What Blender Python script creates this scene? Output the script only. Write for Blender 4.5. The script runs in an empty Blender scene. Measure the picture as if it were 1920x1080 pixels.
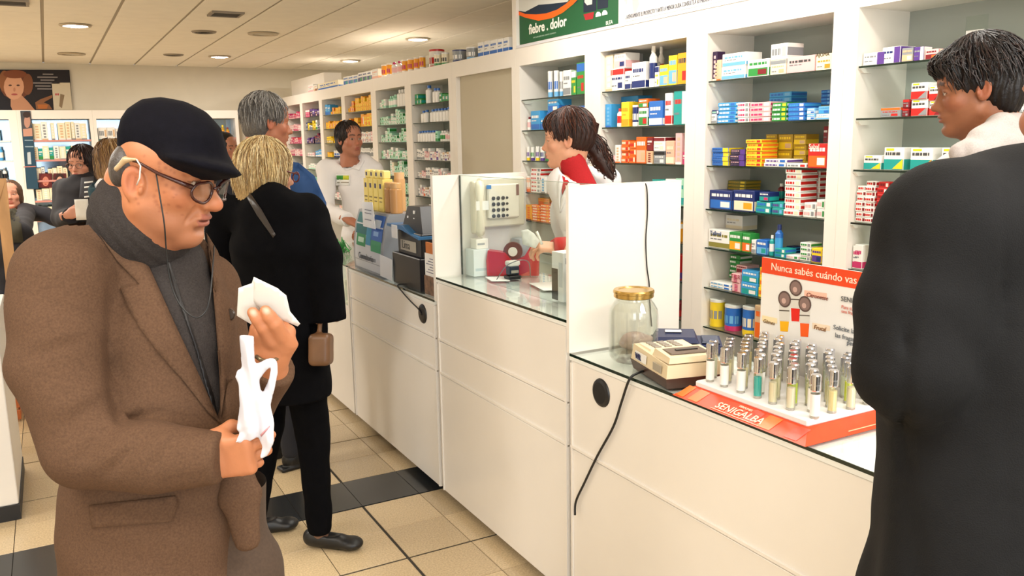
import bpy, bmesh, math, random
import numpy as np
from mathutils import Vector, Matrix
from mathutils.bvhtree import BVHTree
from mathutils.geometry import delaunay_2d_cdt
rng = random.Random(7)
SC = bpy.context.scene
COL = SC.collection
# ------------------------------------------------------------------ camera, world, lights, exposure
F_PX, CAM_YAW, CAM_PITCH, CAM_ROLL, CAM_H = 1576.17, 0.49820, 0.17462, 0.01718, 1.65
def _cam_axes():
    cy, sy = math.cos(CAM_YAW), math.sin(CAM_YAW)
    f = np.array([sy*math.cos(CAM_PITCH), cy*math.cos(CAM_PITCH), -math.sin(CAM_PITCH)])
    r = np.array([cy, -sy, 0.0]); d = np.cross(f, r)
    c, s = math.cos(CAM_ROLL), math.sin(CAM_ROLL)
    return np.array([c*r+s*d, -s*r+c*d, f])
CM = _cam_axes()
CO = np.array([0.0, 0.0, CAM_H])
AR, AU, AF = CM[0], -CM[1], CM[2]            # photographer's right, up, forward
cam_d = bpy.data.cameras.new('camera'); cam = bpy.data.objects.new('camera', cam_d); COL.objects.link(cam)
cam_d.sensor_width = 36.0; cam_d.lens = 36.0*F_PX/1920.0; cam_d.clip_start = 0.05; cam_d.clip_end = 100
cam.matrix_world = Matrix([[AR[0], AU[0], -AF[0], CO[0]], [AR[1], AU[1], -AF[1], CO[1]], [AR[2], AU[2], -AF[2], CO[2]], [0, 0, 0, 1]])
SC.camera = cam
SC.view_settings.view_transform = 'Standard'; SC.view_settings.look = 'None'
SC.view_settings.gamma = 1.0; SC.view_settings.use_curve_mapping = False
SC.view_settings.exposure = 0.0
w = bpy.data.worlds.new('sky'); SC.world = w; w.use_nodes = True
bgn = w.node_tree.nodes['Background']; bgn.inputs[0].default_value = (0.85, 0.92, 1.0, 1); bgn.inputs[1].default_value = 1.6
def area_light(name, loc, size, energy, color, rot=(0, 0, 0), shape='RECTANGLE', size_y=None):
    l = bpy.data.lights.new(name, 'AREA'); l.shape = shape; l.size = size; l.energy = energy; l.color = color
    if shape == 'RECTANGLE': l.size_y = size_y or size
    o = bpy.data.objects.new(name, l); o.location = loc; o.rotation_euler = rot; COL.objects.link(o); return o
WARM = (1.0, 0.955, 0.88)
# added fill lights at ceiling height, out of view over the sales floor
for i, (lx, ly) in enumerate(((-0.9, 1.2), (0.9, 0.0), (-1.2, 4.2), (-1.4, 7.4), (2.3, 0.2), (0.6, -1.9), (-1.4, -1.6), (-1.4, 10.0))):
    area_light('ceiling_fill_light', (lx, ly, 2.63), 1.15, 36 if ly < 5 else 75, WARM, size_y=0.5)
area_light('aisle_fill_light', (2.25, 3.0, 2.63), 0.2, 52, WARM, size_y=3.2)  # added unseen fill above the aisle, brightens the near shelving
# added area fill behind the photographer, standing in for shop-front daylight
area_light('shopfront_fill_light', (-0.2, -2.9, 1.5), 4.6, 100, (0.97, 0.98, 1.0), rot=(math.radians(90), 0, math.radians(0)), size_y=2.0)
for (lx, ly, e) in ((0.32, 8.1, 22), (1.86, 10.35, 22), (3.34, 8.0, 26), (3.42, 10.38, 22)):
    area_light('downlight_lamp', (lx, ly, 2.615), 0.16, e, (1.0, 0.95, 0.86), shape='DISK')
# ------------------------------------------------------------------ helpers
def V(*a): return np.array(a, dtype=np.float64)
def P(px, py, d): return CO + (CM.T @ np.array([(px-960)/F_PX, (py-540)/F_PX, 1.0]))*d
def UN(px, py, ax, val):
    r = CM.T @ np.array([(px-960)/F_PX, (py-540)/F_PX, 1.0]); return CO + r*((val-CO[ax])/r[ax])
def lin(c):
    if isinstance(c, str):
        c = c.lstrip('#'); c = tuple(int(c[i:i+2], 16) for i in (0, 2, 4))
    return tuple((v/255/12.92 if v/255 <= 0.04045 else ((v/255+0.055)/1.055)**2.4) for v in c[:3])
MATS = {}
def mat(name, color='#ffffff', rough=0.6, metal=0.0, spec=0.5, noise=0.0, nscale=20.0, bump=0.0, bscale=200.0, attr=False, emit=None, estr=0, coat=0.0, stretch=(1, 1, 1), sheen=0.0, sss=0.0):
    if name in MATS: return MATS[name]
    m = bpy.data.materials.new(name); m.use_nodes = True; nt = m.node_tree; N = nt.nodes; L = nt.links
    b = N['Principled BSDF']; b.inputs['Roughness'].default_value = rough; b.inputs['Metallic'].default_value = metal
    b.inputs['Specular IOR Level'].default_value = spec; b.inputs['Coat Weight'].default_value = coat
    if sheen: b.inputs['Sheen Weight'].default_value = sheen
    if sss:
        b.inputs['Subsurface Weight'].default_value = sss; b.inputs['Subsurface Scale'].default_value = 0.01
    c = lin(color)+(1,)
    tc = N.new('ShaderNodeTexCoord'); mp = N.new('ShaderNodeMapping'); L.new(tc.outputs['Object'], mp.inputs[0]); mp.inputs['Scale'].default_value = stretch
    src = None
    if attr:
        a = N.new('ShaderNodeAttribute'); a.attribute_name = 'Col'; src = a.outputs['Color']
    ns = N.new('ShaderNodeTexNoise'); ns.inputs['Scale'].default_value = nscale; ns.inputs['Detail'].default_value = 5; L.new(mp.outputs[0], ns.inputs[0])
    mr = N.new('ShaderNodeMapRange'); mr.inputs[1].default_value = 0.3; mr.inputs[2].default_value = 0.7
    mr.inputs[3].default_value = 1-noise; mr.inputs[4].default_value = 1+noise*0.6; L.new(ns.outputs[0], mr.inputs[0])
    mx = N.new('ShaderNodeMix'); mx.data_type = 'RGBA'; mx.blend_type = 'MULTIPLY'; mx.inputs[0].default_value = 1
    if src: L.new(src, mx.inputs[6])
    else: mx.inputs[6].default_value = c
    L.new(mr.outputs[0], mx.inputs[7]); L.new(mx.outputs[2], b.inputs['Base Color'])
    if bump:
        nb = N.new('ShaderNodeTexNoise'); nb.inputs['Scale'].default_value = bscale; nb.inputs['Detail'].default_value = 3; L.new(mp.outputs[0], nb.inputs[0])
        bp = N.new('ShaderNodeBump'); bp.inputs['Strength'].default_value = bump; bp.inputs['Distance'].default_value = 0.004
        L.new(nb.outputs[0], bp.inputs['Height']); L.new(bp.outputs[0], b.inputs['Normal'])
    if emit:
        b.inputs['Emission Color'].default_value = lin(emit)+(1,); b.inputs['Emission Strength'].default_value = estr
    MATS[name] = m; return m
def glassy(name, tint='#e8f4ee', op=0.1, rough=0.02, gl='#ffffff'):
    if name in MATS: return MATS[name]
    m = bpy.data.materials.new(name); m.use_nodes = True; nt = m.node_tree; N = nt.nodes; L = nt.links; N.clear()
    o = N.new('ShaderNodeOutputMaterial'); t = N.new('ShaderNodeBsdfTransparent'); t.inputs[0].default_value = lin(tint)+(1,)
    g = N.new('ShaderNodeBsdfGlossy'); g.inputs['Roughness'].default_value = rough; g.inputs[0].default_value = lin(gl)+(1,)
    lw = N.new('ShaderNodeLayerWeight'); lw.inputs[0].default_value = 0.5; pw = N.new('ShaderNodeMath'); pw.operation = 'POWER'; pw.inputs[1].default_value = 4.5; L.new(lw.outputs['Facing'], pw.inputs[0])
    ad = N.new('ShaderNodeMath'); ad.operation = 'MULTIPLY_ADD'; ad.inputs[1].default_value = 0.75; ad.inputs[2].default_value = op; ad.use_clamp = True; L.new(pw.outputs[0], ad.inputs[0])
    x = N.new('ShaderNodeMixShader'); L.new(ad.outputs[0], x.inputs[0]); L.new(t.outputs[0], x.inputs[1]); L.new(g.outputs[0], x.inputs[2]); L.new(x.outputs[0], o.inputs[0])
    MATS[name] = m; return m
WROOT = {}
def link(name, me, parent=None, loc=None, rotz=0.0):
    o = bpy.data.objects.new(name, me); COL.objects.link(o)
    if parent is not None:
        o.parent = parent
        if parent.name in WROOT: o.matrix_parent_inverse = Matrix.Translation(tuple(-v for v in WROOT[parent.name]))
    if loc is not None: o.location = tuple(float(v) for v in loc)
    if rotz: o.rotation_euler[2] = rotz
    return o
def tag(o, label=None, cat=None, group=None, kind=None):
    if label: o['label'] = label
    if cat: o['category'] = cat
    if group: o['group'] = group
    if kind: o['kind'] = kind
    return o
def empty(name, loc=(0, 0, 0), label=None, cat=None, group=None, kind=None, rotz=0.0):
    o = bpy.data.objects.new(name, None); COL.objects.link(o); o.location = tuple(float(v) for v in loc); o.rotation_euler[2] = rotz
    o.empty_display_size = 0.05
    return tag(o, label, cat, group, kind)
def wroot(name, loc, label=None, cat=None, group=None, kind=None):
    """an Empty at the thing's base whose parts are modelled in world coordinates"""
    o = empty(name, loc, label, cat, group, kind); WROOT[o.name] = tuple(float(v) for v in loc); return o
class MB:
    """collects simple solids (with a colour each) into one mesh"""
    def __init__(s): s.v = []; s.f = []; s.c = []; s.sm = []
    def add(s, vs, fs, col='#ffffff', smooth=False):
        n = len(s.v); s.v += [tuple(float(q) for q in v) for v in vs]; c = lin(col) if isinstance(col, str) else col
        for f in fs: s.f.append(tuple(n+i for i in f)); s.c.append(c); s.sm.append(smooth)
        return s
    def box(s, x0, x1, y0, y1, z0, z1, col='#ffffff'):
        v = [(x, y, z) for x in (x0, x1) for y in (y0, y1) for z in (z0, z1)]
        return s.add(v, [(0, 1, 3, 2), (4, 6, 7, 5), (0, 4, 5, 1), (2, 3, 7, 6), (0, 2, 6, 4), (1, 5, 7, 3)], col)
    def cbox(s, x0, x1, y0, y1, z0, z1, b=0.004, col='#ffffff'):
        """box with chamfered vertical and top edges"""
        n = len(s.v); vs = []
        def ring(i, z): return [(x0+i+b, y0+i, z), (x1-i-b, y0+i, z), (x1-i, y0+i+b, z), (x1-i, y1-i-b, z), (x1-i-b, y1-i, z), (x0+i+b, y1-i, z), (x0+i, y1-i-b, z), (x0+i, y0+i+b, z)]
        vs = ring(b*.7, z0)+ring(0, z0+b)+ring(0, z1-b)+ring(b*.7, z1); fs = [tuple(range(7, -1, -1)), tuple(range(24, 32))]
        for k in range(3):
            for i in range(8): fs.append((k*8+i, k*8+(i+1) % 8, k*8+8+(i+1) % 8, k*8+8+i))
        return s.add(vs, fs, col)
    def lathe(s, prof, c=(0, 0, 0), n=14, cols=None, col='#ffffff', cap=True, smooth=True):
        for k in range(len(prof)-1):
            (r0, z0), (r1, z1) = prof[k], prof[k+1]; cc = cols[k] if cols else col
            vs = [(c[0]+r0*math.cos(2*math.pi*i/n), c[1]+r0*math.sin(2*math.pi*i/n), c[2]+z0) for i in range(n)]
            vs += [(c[0]+r1*math.cos(2*math.pi*i/n), c[1]+r1*math.sin(2*math.pi*i/n), c[2]+z1) for i in range(n)]
            s.add(vs, [(i, (i+1) % n, n+(i+1) % n, n+i) for i in range(n)], cc, smooth)
        if cap:
            for (r, z), rev, cc in ((prof[0], True, cols[0] if cols else col), (prof[-1], False, cols[-1] if cols else col)):
                if r < 1e-4: continue
                vs = [(c[0]+r*math.cos(2*math.pi*i/n), c[1]+r*math.sin(2*math.pi*i/n), c[2]+z) for i in range(n)]
                s.add(vs, [tuple(range(n))[::-1] if rev else tuple(range(n))], cc)
        return s
    def tube(s, pts, r, n=6, col='#ffffff', closed=False, flat=1.0, caps=True):
        pts = [np.array(p, float) for p in pts]; m = len(pts)
        rs = r if hasattr(r, '__len__') else [r]*m
        T = []
        for i in range(m):
            a = pts[(i-1) % m] if (closed or i > 0) else pts[i]; b = pts[(i+1) % m] if (closed or i < m-1) else pts[i]
            t = b-a; T.append(t/(np.linalg.norm(t)+1e-12))
        up = np.array([0, 0, 1.0]) if abs(T[0][2]) < 0.9 else np.array([1.0, 0, 0]); N = np.cross(T[0], up); N /= np.linalg.norm(N); vs = []
        for i in range(m):
            N = N-T[i]*np.dot(N, T[i]); N /= (np.linalg.norm(N)+1e-12); B = np.cross(T[i], N)
            for k in range(n):
                a = 2*math.pi*k/n; vs.append(pts[i]+rs[i]*(math.cos(a)*N+flat*math.sin(a)*B))
        fs = []
        for i in range(m if closed else m-1):
            for k in range(n):
                a = i*n+k; b = i*n+(k+1) % n; j = ((i+1) % m)*n; fs.append((a, b, j+(k+1) % n, j+k))
        if not closed and caps: fs.append(tuple(range(n))[::-1]); fs.append(tuple((m-1)*n+k for k in range(n)))
        return s.add(vs, fs, col, n > 4)
    def quad(s, pts, col='#ffffff'): return s.add(pts, [tuple(range(len(pts)))], col)
    def prism(s, poly, off, col='#ffffff'):
        """planar polygon (3-D points) extruded by vector off"""
        n = len(poly); off = np.array(off); vs = [np.array(p) for p in poly]+[np.array(p)+off for p in poly]
        return s.add(vs, [tuple(range(n))[::-1], tuple(range(n, 2*n))]+[(i, (i+1) % n, n+(i+1) % n, n+i) for i in range(n)], col)
    def mesh(s, name, m):
        me = bpy.data.meshes.new(name); me.from_pydata(s.v, [], s.f)
        at = me.color_attributes.new('Col', 'FLOAT_COLOR', 'CORNER')
        cl = np.empty((len(me.loops), 4), np.float32); k = 0
        for f, c in zip(s.f, s.c): cl[k:k+len(f)] = (*c, 1); k += len(f)
        at.data.foreach_set('color', cl.ravel()); me.polygons.foreach_set('use_smooth', s.sm)
        me.materials.append(m); me.update(); return me
    def build(s, name, m, parent=None, loc=None, rotz=0.0): return link(name, s.mesh(name, m), parent, loc, rotz)
def fix_normals(o):
    bm = bmesh.new(); bm.from_mesh(o.data); bmesh.ops.recalc_face_normals(bm, faces=bm.faces); bm.to_mesh(o.data); bm.free(); return o
def text_mesh(txt, size, col, parent, origin, xdir, ydir, m=None, depth=0.0006, name='lettering', align='LEFT', shear=0.0, width=None, bold=0.0):
    cu = bpy.data.curves.new('txt', 'FONT'); cu.body = txt; cu.size = size; cu.extrude = depth; cu.align_x = align; cu.shear = shear; cu.offset = bold; cu.resolution_u = 3
    to = bpy.data.objects.new('txt', cu); COL.objects.link(to); dg = bpy.context.evaluated_depsgraph_get(); me = bpy.data.meshes.new_from_object(to.evaluated_get(dg))
    bpy.data.objects.remove(to); bpy.data.curves.remove(cu)
    x = Vector(xdir).normalized(); y = Vector(ydir).normalized(); z = x.cross(y).normalized()
    sx = 1.0
    if width and len(me.vertices):
        xs = [v.co.x for v in me.vertices]; sx = width/(max(xs)-min(xs))
    M = Matrix(((x.x, y.x, z.x, origin[0]), (x.y, y.y, z.y, origin[1]), (x.z, y.z, z.z, origin[2]), (0, 0, 0, 1))) @ Matrix.Diagonal((sx, 1, 1, 1))
    me.transform(M); me.materials.clear(); me.materials.append(m or mat('ink_'+col, col, 0.6)); o = link(name, me, parent); return o
WHITE = mat('white_laminate', '#efe8de', 0.38, noise=0.02, nscale=3)
PRINT = mat('printed_card', rough=0.42, attr=True, spec=0.4)
PLAST = mat('moulded_plastic', rough=0.3, attr=True, spec=0.5)
CLOTH = mat('plain_cloth', rough=0.9, attr=True, spec=0.2, noise=0.12, nscale=60, bump=0.25, bscale=500)
# ------------------------------------------------------------------ implicit modelling: smooth unions of tapered shapes, polygonised by surface nets
def rotm(x, y):
    x = np.array(x, float); x /= np.linalg.norm(x); y = np.array(y, float); y = y-x*np.dot(x, y); y /= np.linalg.norm(y); return np.array([x, y, np.cross(x, y)])
def cone(a, b, ra, rb=None):
    a = np.array(a, float); b = np.array(b, float); rb = ra if rb is None else rb; ab = b-a; L2 = float(ab@ab)+1e-9
    def f(X, Y, Z):
        x, y, z = X-a[0], Y-a[1], Z-a[2]; t = np.clip((x*ab[0]+y*ab[1]+z*ab[2])/L2, 0, 1)
        return np.sqrt((x-t*ab[0])**2+(y-t*ab[1])**2+(z-t*ab[2])**2)-(ra+(rb-ra)*t)
    r = max(ra, rb); return f, np.minimum(a, b)-r, np.maximum(a, b)+r
def ell(c, r, R=None):
    c = np.array(c, float); r = np.array(r, float)
    def f(X, Y, Z):
        x, y, z = X-c[0], Y-c[1], Z-c[2]
        if R is not None: x, y, z = (R[0][0]*x+R[0][1]*y+R[0][2]*z, R[1][0]*x+R[1][1]*y+R[1][2]*z, R[2][0]*x+R[2][1]*y+R[2][2]*z)
        k0 = np.sqrt((x/r[0])**2+(y/r[1])**2+(z/r[2])**2); k1 = np.sqrt((x/r[0]**2)**2+(y/r[1]**2)**2+(z/r[2]**2)**2)+1e-6
        return k0*(k0-1)/k1
    m = np.full(3, r.max()) if R is not None else r
    return f, c-m, c+m
def etube(a, b, ra, rb, side):
    """elliptic cone: ra=(half width along side, half depth)"""
    a = np.array(a, float); b = np.array(b, float); ab = b-a; L2 = float(ab@ab)+1e-9; ax = ab/math.sqrt(L2)
    s = np.array(side, float); s = s-ax*(s@ax); s /= np.linalg.norm(s); q = np.cross(ax, s)
    def f(X, Y, Z):
        x, y, z = X-a[0], Y-a[1], Z-a[2]; t = np.clip((x*ab[0]+y*ab[1]+z*ab[2])/L2, 0, 1)
        x, y, z = x-t*ab[0], y-t*ab[1], z-t*ab[2]; rx = ra[0]+(rb[0]-ra[0])*t; ry = ra[1]+(rb[1]-ra[1])*t
        u = x*s[0]+y*s[1]+z*s[2]; v = x*q[0]+y*q[1]+z*q[2]; w = x*ax[0]+y*ax[1]+z*ax[2]; rm = np.minimum(rx, ry)
        k0 = np.sqrt((u/rx)**2+(v/ry)**2+(w/rm)**2); k1 = np.sqrt((u/rx**2)**2+(v/ry**2)**2+(w/rm**2)**2)+1e-6
        return k0*(k0-1)/k1
    r = max(*ra, *rb); return f, np.minimum(a, b)-r, np.maximum(a, b)+r
def rbox(c, h, R, rad=0.005):
    c = np.array(c, float); h = np.array(h, float); R = np.eye(3) if R is None else R
    def f(X, Y, Z):
        x, y, z = X-c[0], Y-c[1], Z-c[2]
        x, y, z = (R[0][0]*x+R[0][1]*y+R[0][2]*z, R[1][0]*x+R[1][1]*y+R[1][2]*z, R[2][0]*x+R[2][1]*y+R[2][2]*z)
        qx, qy, qz = np.abs(x)-h[0]+rad, np.abs(y)-h[1]+rad, np.abs(z)-h[2]+rad
        return np.sqrt(np.maximum(qx, 0)**2+np.maximum(qy, 0)**2+np.maximum(qz, 0)**2)+np.minimum(np.maximum(qx, np.maximum(qy, qz)), 0)-rad
    m = np.full(3, np.linalg.norm(h)); return f, c-m, c+m
class G:
    def __init__(s, lo, hi, h):
        s.lo = np.array(lo, float); s.h = h; s.n = (np.ceil((np.array(hi, float)-s.lo)/h).astype(int)+1)
        s.ax = [(s.lo[i]+h*np.arange(s.n[i])).astype(np.float32) for i in range(3)]; s.F = np.full(tuple(s.n), 0.15, np.float32)
    def sl(s, lo, hi, m):
        i0 = np.clip(np.floor((lo-m-s.lo)/s.h).astype(int), 0, s.n); i1 = np.clip(np.ceil((hi+m-s.lo)/s.h).astype(int)+1, 0, s.n)
        return tuple(slice(a, b) for a, b in zip(i0, i1))
    def xyz(s, q=None):
        q = q or (slice(None),)*3; return s.ax[0][q[0]][:, None, None], s.ax[1][q[1]][None, :, None], s.ax[2][q[2]][None, None, :]
    def add(s, prim, k=0.01):
        f, lo, hi = prim; q = s.sl(lo, hi, k+2.5*s.h)
        if any(a.stop <= a.start for a in q): return s
        d = f(*s.xyz(q)).astype(np.float32); a = s.F[q]; h = np.maximum(k-np.abs(a-d), 0)/max(k, 1e-6); s.F[q] = np.minimum(a, d)-h*h*k*0.25; return s
    def sub(s, prim, k=0.006):
        f, lo, hi = prim; q = s.sl(lo, hi, k+2.5*s.h)
        if any(a.stop <= a.start for a in q): return s
        d = -f(*s.xyz(q)).astype(np.float32); a = s.F[q]; h = np.maximum(k-np.abs(a-d), 0)/max(k, 1e-6); s.F[q] = np.maximum(a, d)+h*h*k*0.25; return s
    def pix(s):
        X, Y, Z = s.xyz(); X = X-CO[0]; Y = Y-CO[1]; Z = Z-CO[2]
        c = [CM[i][0]*X+CM[i][1]*Y+CM[i][2]*Z for i in range(3)]; return 960+F_PX*c[0]/c[2], 540+F_PX*c[1]/c[2], c[2]
    def net(s):
        F = s.F; I = F < 0; nx, ny, nz = F.shape
        cs = np.zeros((nx-1, ny-1, nz-1), np.uint8)
        for a in (0, 1):
            for b in (0, 1):
                for c in (0, 1): cs += I[a:nx-1+a, b:ny-1+b, c:nz-1+c]
        act = np.argwhere((cs > 0) & (cs < 8)); idx = np.full(cs.shape, -1, np.int64); idx[tuple(act.T)] = np.arange(len(act))
        acc = np.zeros((len(act), 3)); cnt = np.zeros(len(act))
        cr = [(a, b, c) for a in (0, 1) for b in (0, 1) for c in (0, 1)]
        for p in cr:
            for d in range(3):
                if p[d]: continue
                q = list(p); q[d] = 1
                A = F[act[:, 0]+p[0], act[:, 1]+p[1], act[:, 2]+p[2]]; B = F[act[:, 0]+q[0], act[:, 1]+q[1], act[:, 2]+q[2]]
                m = (A < 0) != (B < 0); t = np.where(m, A/(A-B+1e-20), 0)
                for e in range(3): acc[:, e] += np.where(m, p[e]+(t if e == d else 0), 0)
                cnt += m
        vs = s.lo+s.h*(act+acc/np.maximum(cnt, 1)[:, None]); fs = []
        for d in range(3):
            e1, e2 = (d+1) % 3, (d+2) % 3; s0 = [slice(None)]*3; s1 = [slice(None)]*3; s0[d] = slice(0, -1); s1[d] = slice(1, None)
            ch = I[tuple(s0)] != I[tuple(s1)]; p = np.argwhere(ch); ok = (p[:, e1] > 0) & (p[:, e2] > 0) & (p[:, e1] < F.shape[e1]-1) & (p[:, e2] < F.shape[e2]-1); p = p[ok]
            if not len(p): continue
            ins = I[tuple(p.T)]; o = []
            for a, b in ((1, 1), (0, 1), (0, 0), (1, 0)):
                c = p.copy(); c[:, e1] -= a; c[:, e2] -= b; o.append(idx[tuple(c.T)])
            qd = np.stack(o, 1); qd[~ins] = qd[~ins][:, ::-1]; fs.append(qd)
        return vs, (np.concatenate(fs) if fs else np.zeros((0, 4), int))
def relax(vs, fs, it=1, lam=0.5):
    n = len(vs); e = np.concatenate([fs[:, [0, 1]], fs[:, [1, 2]], fs[:, [2, 3]], fs[:, [3, 0]]])
    for _ in range(it):
        a = np.zeros_like(vs); c = np.zeros(n)
        for k in range(3): a[:, k] = np.bincount(e[:, 0], vs[e[:, 1], k], n)+np.bincount(e[:, 1], vs[e[:, 0], k], n)
        c = np.bincount(e[:, 0], minlength=n)+np.bincount(e[:, 1], minlength=n); vs = vs+(a/np.maximum(c, 1)[:, None]-vs)*lam
    return vs
def sdf_mesh(parts, name, m, colfn=None, col='#ffffff', it=1):
    """parts: list of (vs, fs) or (vs, fs, vertex colours); joined into ONE mesh"""
    V_, F_, C_ = [], [], []; n = 0
    for p in parts:
        vs, fs = p[0], p[1]
        if it: vs = relax(vs, fs, it)
        V_.append(vs); F_.append(fs+n); n += len(vs)
        C_.append(p[2] if len(p) > 2 else np.tile(np.array(lin(col)), (len(vs), 1)))
    vs = np.concatenate(V_); fs = np.concatenate(F_); cs = np.concatenate(C_)
    me = bpy.data.meshes.new(name); me.vertices.add(len(vs)); me.vertices.foreach_set('co', vs.astype(np.float32).ravel())
    me.loops.add(len(fs)*4); me.loops.foreach_set('vertex_index', fs.astype(np.int32).ravel()); me.polygons.add(len(fs))
    me.polygons.foreach_set('loop_start', np.arange(0, len(fs)*4, 4, dtype=np.int32)); me.update(calc_edges=True)
    me.polygons.foreach_set('use_smooth', np.ones(len(fs), bool))
    at = me.color_attributes.new('Col', 'FLOAT_COLOR', 'POINT'); at.data.foreach_set('color', np.concatenate([cs, np.ones((len(vs), 1))], 1).astype(np.float32).ravel())
    me.materials.append(m); return me
def poly_d(px, py, poly):
    """signed distance (pixels) to a closed 2-D polygon, negative inside"""
    d = np.full(px.shape, 1e9, np.float32); ins = np.zeros(px.shape, bool); n = len(poly)
    for i in range(n):
        ax_, ay_ = poly[i]; bx, by = poly[(i+1) % n]; ex, ey = bx-ax_, by-ay_; wx, wy = px-ax_, py-ay_
        t = np.clip((wx*ex+wy*ey)/(ex*ex+ey*ey+1e-9), 0, 1); d = np.minimum(d, (wx-ex*t)**2+(wy-ey*t)**2)
        c = ((ay_ > py) != (by > py)) & (px < (bx-ax_)*(py-ay_)/(by-ay_+1e-12)+ax_); ins ^= c
    d = np.sqrt(d); return np.where(ins, -d, d)
def xf(vs, R, c, s=1.0): return (vs*s) @ np.array(R) + np.array(c)      # rows of R = local axes in world
def bvh_of(objs):
    vs = []; fs = []; n = 0
    for o in objs:
        me = o.data; a = np.empty(len(me.vertices)*3, np.float32); me.vertices.foreach_get('co', a); a = a.reshape(-1, 3)
        M = np.array(o.matrix_world) if False else None
        vs += [Vector(p) for p in a.tolist()]; fs += [tuple(n+i for i in p.vertices) for p in me.polygons]; n += len(a)
    return BVHTree.FromPolygons(vs, fs)
def patch(bv, poly, name, m, parent, col='#ffffff', off=0.004, thick=0.003, step=7.0, colfn=None, dmax=9.0, view=None):
    """a thin piece of cloth / card lying on a modelled surface: outline given as seen, each point carried onto the surface"""
    xs = [p[0] for p in poly]; ys = [p[1] for p in poly]; pts = []; n = len(poly)
    for i in range(n):
        a = np.array(poly[i], float); b = np.array(poly[(i+1) % n], float); k = max(1, int(np.linalg.norm(b-a)/step))
        for j in range(k): pts.append(tuple(a+(b-a)*j/k))
    nb = len(pts); gx, gy = np.meshgrid(np.arange(min(xs)+step/2, max(xs), step), np.arange(min(ys)+step/2, max(ys), step)); g = np.stack([gx.ravel(), gy.ravel()], 1)
    if len(g):
        d = poly_d(g[:, 0], g[:, 1], poly); pts += [tuple(q) for q in g[d < -step*0.35]]
    r = delaunay_2d_cdt([Vector(p) for p in pts], [(i, (i+1) % nb) for i in range(nb)], [], 1, 1e-4)
    P2, _, T = r[0], r[1], r[2]; vs = []; okv = []; last = None
    for p in P2:
        dr = CM.T @ np.array([(p.x-960)/F_PX, (p.y-540)/F_PX, 1.0]); dr /= np.linalg.norm(dr)
        h = bv.ray_cast(Vector(CO), Vector(dr), dmax)
        if h[0] is None: okv.append(None); vs.append(None); continue
        okv.append(h[3]); vs.append((dr, h[3]))
    ds = [d for d in okv if d is not None]
    if not ds: return None
    P3 = []
    for i, v in enumerate(vs):
        if v is None:
            j = min((q for q in range(len(vs)) if vs[q] is not None), key=lambda q: (P2[q]-P2[i]).length_squared)
            dr = CM.T @ np.array([(P2[i].x-960)/F_PX, (P2[i].y-540)/F_PX, 1.0]); dr /= np.linalg.norm(dr); v = (dr, vs[j][1])
        P3.append(CO+v[0]*(v[1]-off))
    mb = MB(); nn = len(P3); bk = [p+(p-CO)/np.linalg.norm(p-CO)*thick for p in P3]
    vv = P3+bk; ff = [tuple(t)[::-1] for t in T]; fb = [tuple(nn+i for i in t) for t in T]
    ec = {}
    for t in T:
        for i in range(3): a, b = t[i], t[(i+1) % 3]; ec[(a, b)] = 1
    rim = [(a, b, nn+b, nn+a) for (a, b) in ec if (b, a) not in ec]
    mb.add(vv, ff+fb+rim, col, True)
    o = fix_normals(mb.build(name, m, parent)); return o
# ------------------------------------------------------------------ the room
CZ = 2.65; XL, XR, YF, YB = -2.6, 4.6, -3.2, 11.85; XS, XC = 2.81, 1.48
TILE = mat('terrazzo_tile', rough=0.22, attr=True, spec=0.5, noise=0.22, nscale=140, bump=0.03, bscale=60)
DARKT = mat('black_terrazzo', '#26282a', 0.25, noise=0.5, nscale=160)
PAINT = mat('wall_paint', '#d9d0bd', 0.75, noise=0.04, nscale=4)
CEIL = mat('ceiling_board', '#f3eada', 0.85, noise=0.03, nscale=8, bump=0.1, bscale=90)
GRID = mat('ceiling_grid', '#a89c88', 0.6)
SHAD = mat('shaded_shelf_back', '#a3a9a4', 0.6, noise=0.03, nscale=4)  # white laminate, with its shadow put into this grey
GLS = glassy('shelf_glass', '#eef5f1', 0.04); GEDGE = mat('glass_edge', '#12251c', 0.15, spec=0.6)
CTG = glassy('counter_glass', '#fcfefd', 0.03); CLR = glassy('clear_glass', '#f6faf8', 0.02)
CHROME = mat('chrome', '#d8d8dc', 0.12, metal=1.0)
BLACKP = mat('black_plastic', '#15151a', 0.35)
fl = MB().box(XL, XR, YF, YB, -0.12, -0.004, '#39352f').build('floor', mat('grout', '#3a352e', 0.8)); tag(fl, kind='structure')
# tiles 0.28 m in a grid; dark joints every second row / column, a black band across the shop
tiles = []
TW = 0.28; X0 = 1.120
for i in range(-13, 13):
    for j in range(-14, 31):
        xa = X0+i*TW; xb = xa+TW; ya = 2.972+j*TW; yb = ya+TW
        if j >= 2: ya += 0.318; yb += 0.318
        wide_x = 0.0065; ga = wide_x if i % 2 == 0 else 0.0015; gb = wide_x if i % 2 == 1 else 0.0015
        ha = wide_x if j % 2 == 0 else 0.0015; hb = wide_x if j % 2 == 1 else 0.0015
        if j == 2: ha = 0.0015
        if xb > XR or xa < XL or yb > YB or ya < YF: continue
        tiles.append((xa+ga, xb-gb, ya+ha, yb-hb, 0))
    xa = X0+i*TW
    if xa >= XL and xa+TW <= XR: tiles.append((xa+0.001, xa+TW-0.001, 3.536, 3.848, 1))
def tdist(t): return (t[0]-0.4)**2*1.5+(t[2]-2.5)**2*0.4 + (40 if t[0] > 1.6 or t[2] < 0.8 or t[0] < -1.2 else 0)
tiles.sort(key=tdist); far = MB(); r2 = random.Random(3)
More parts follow.
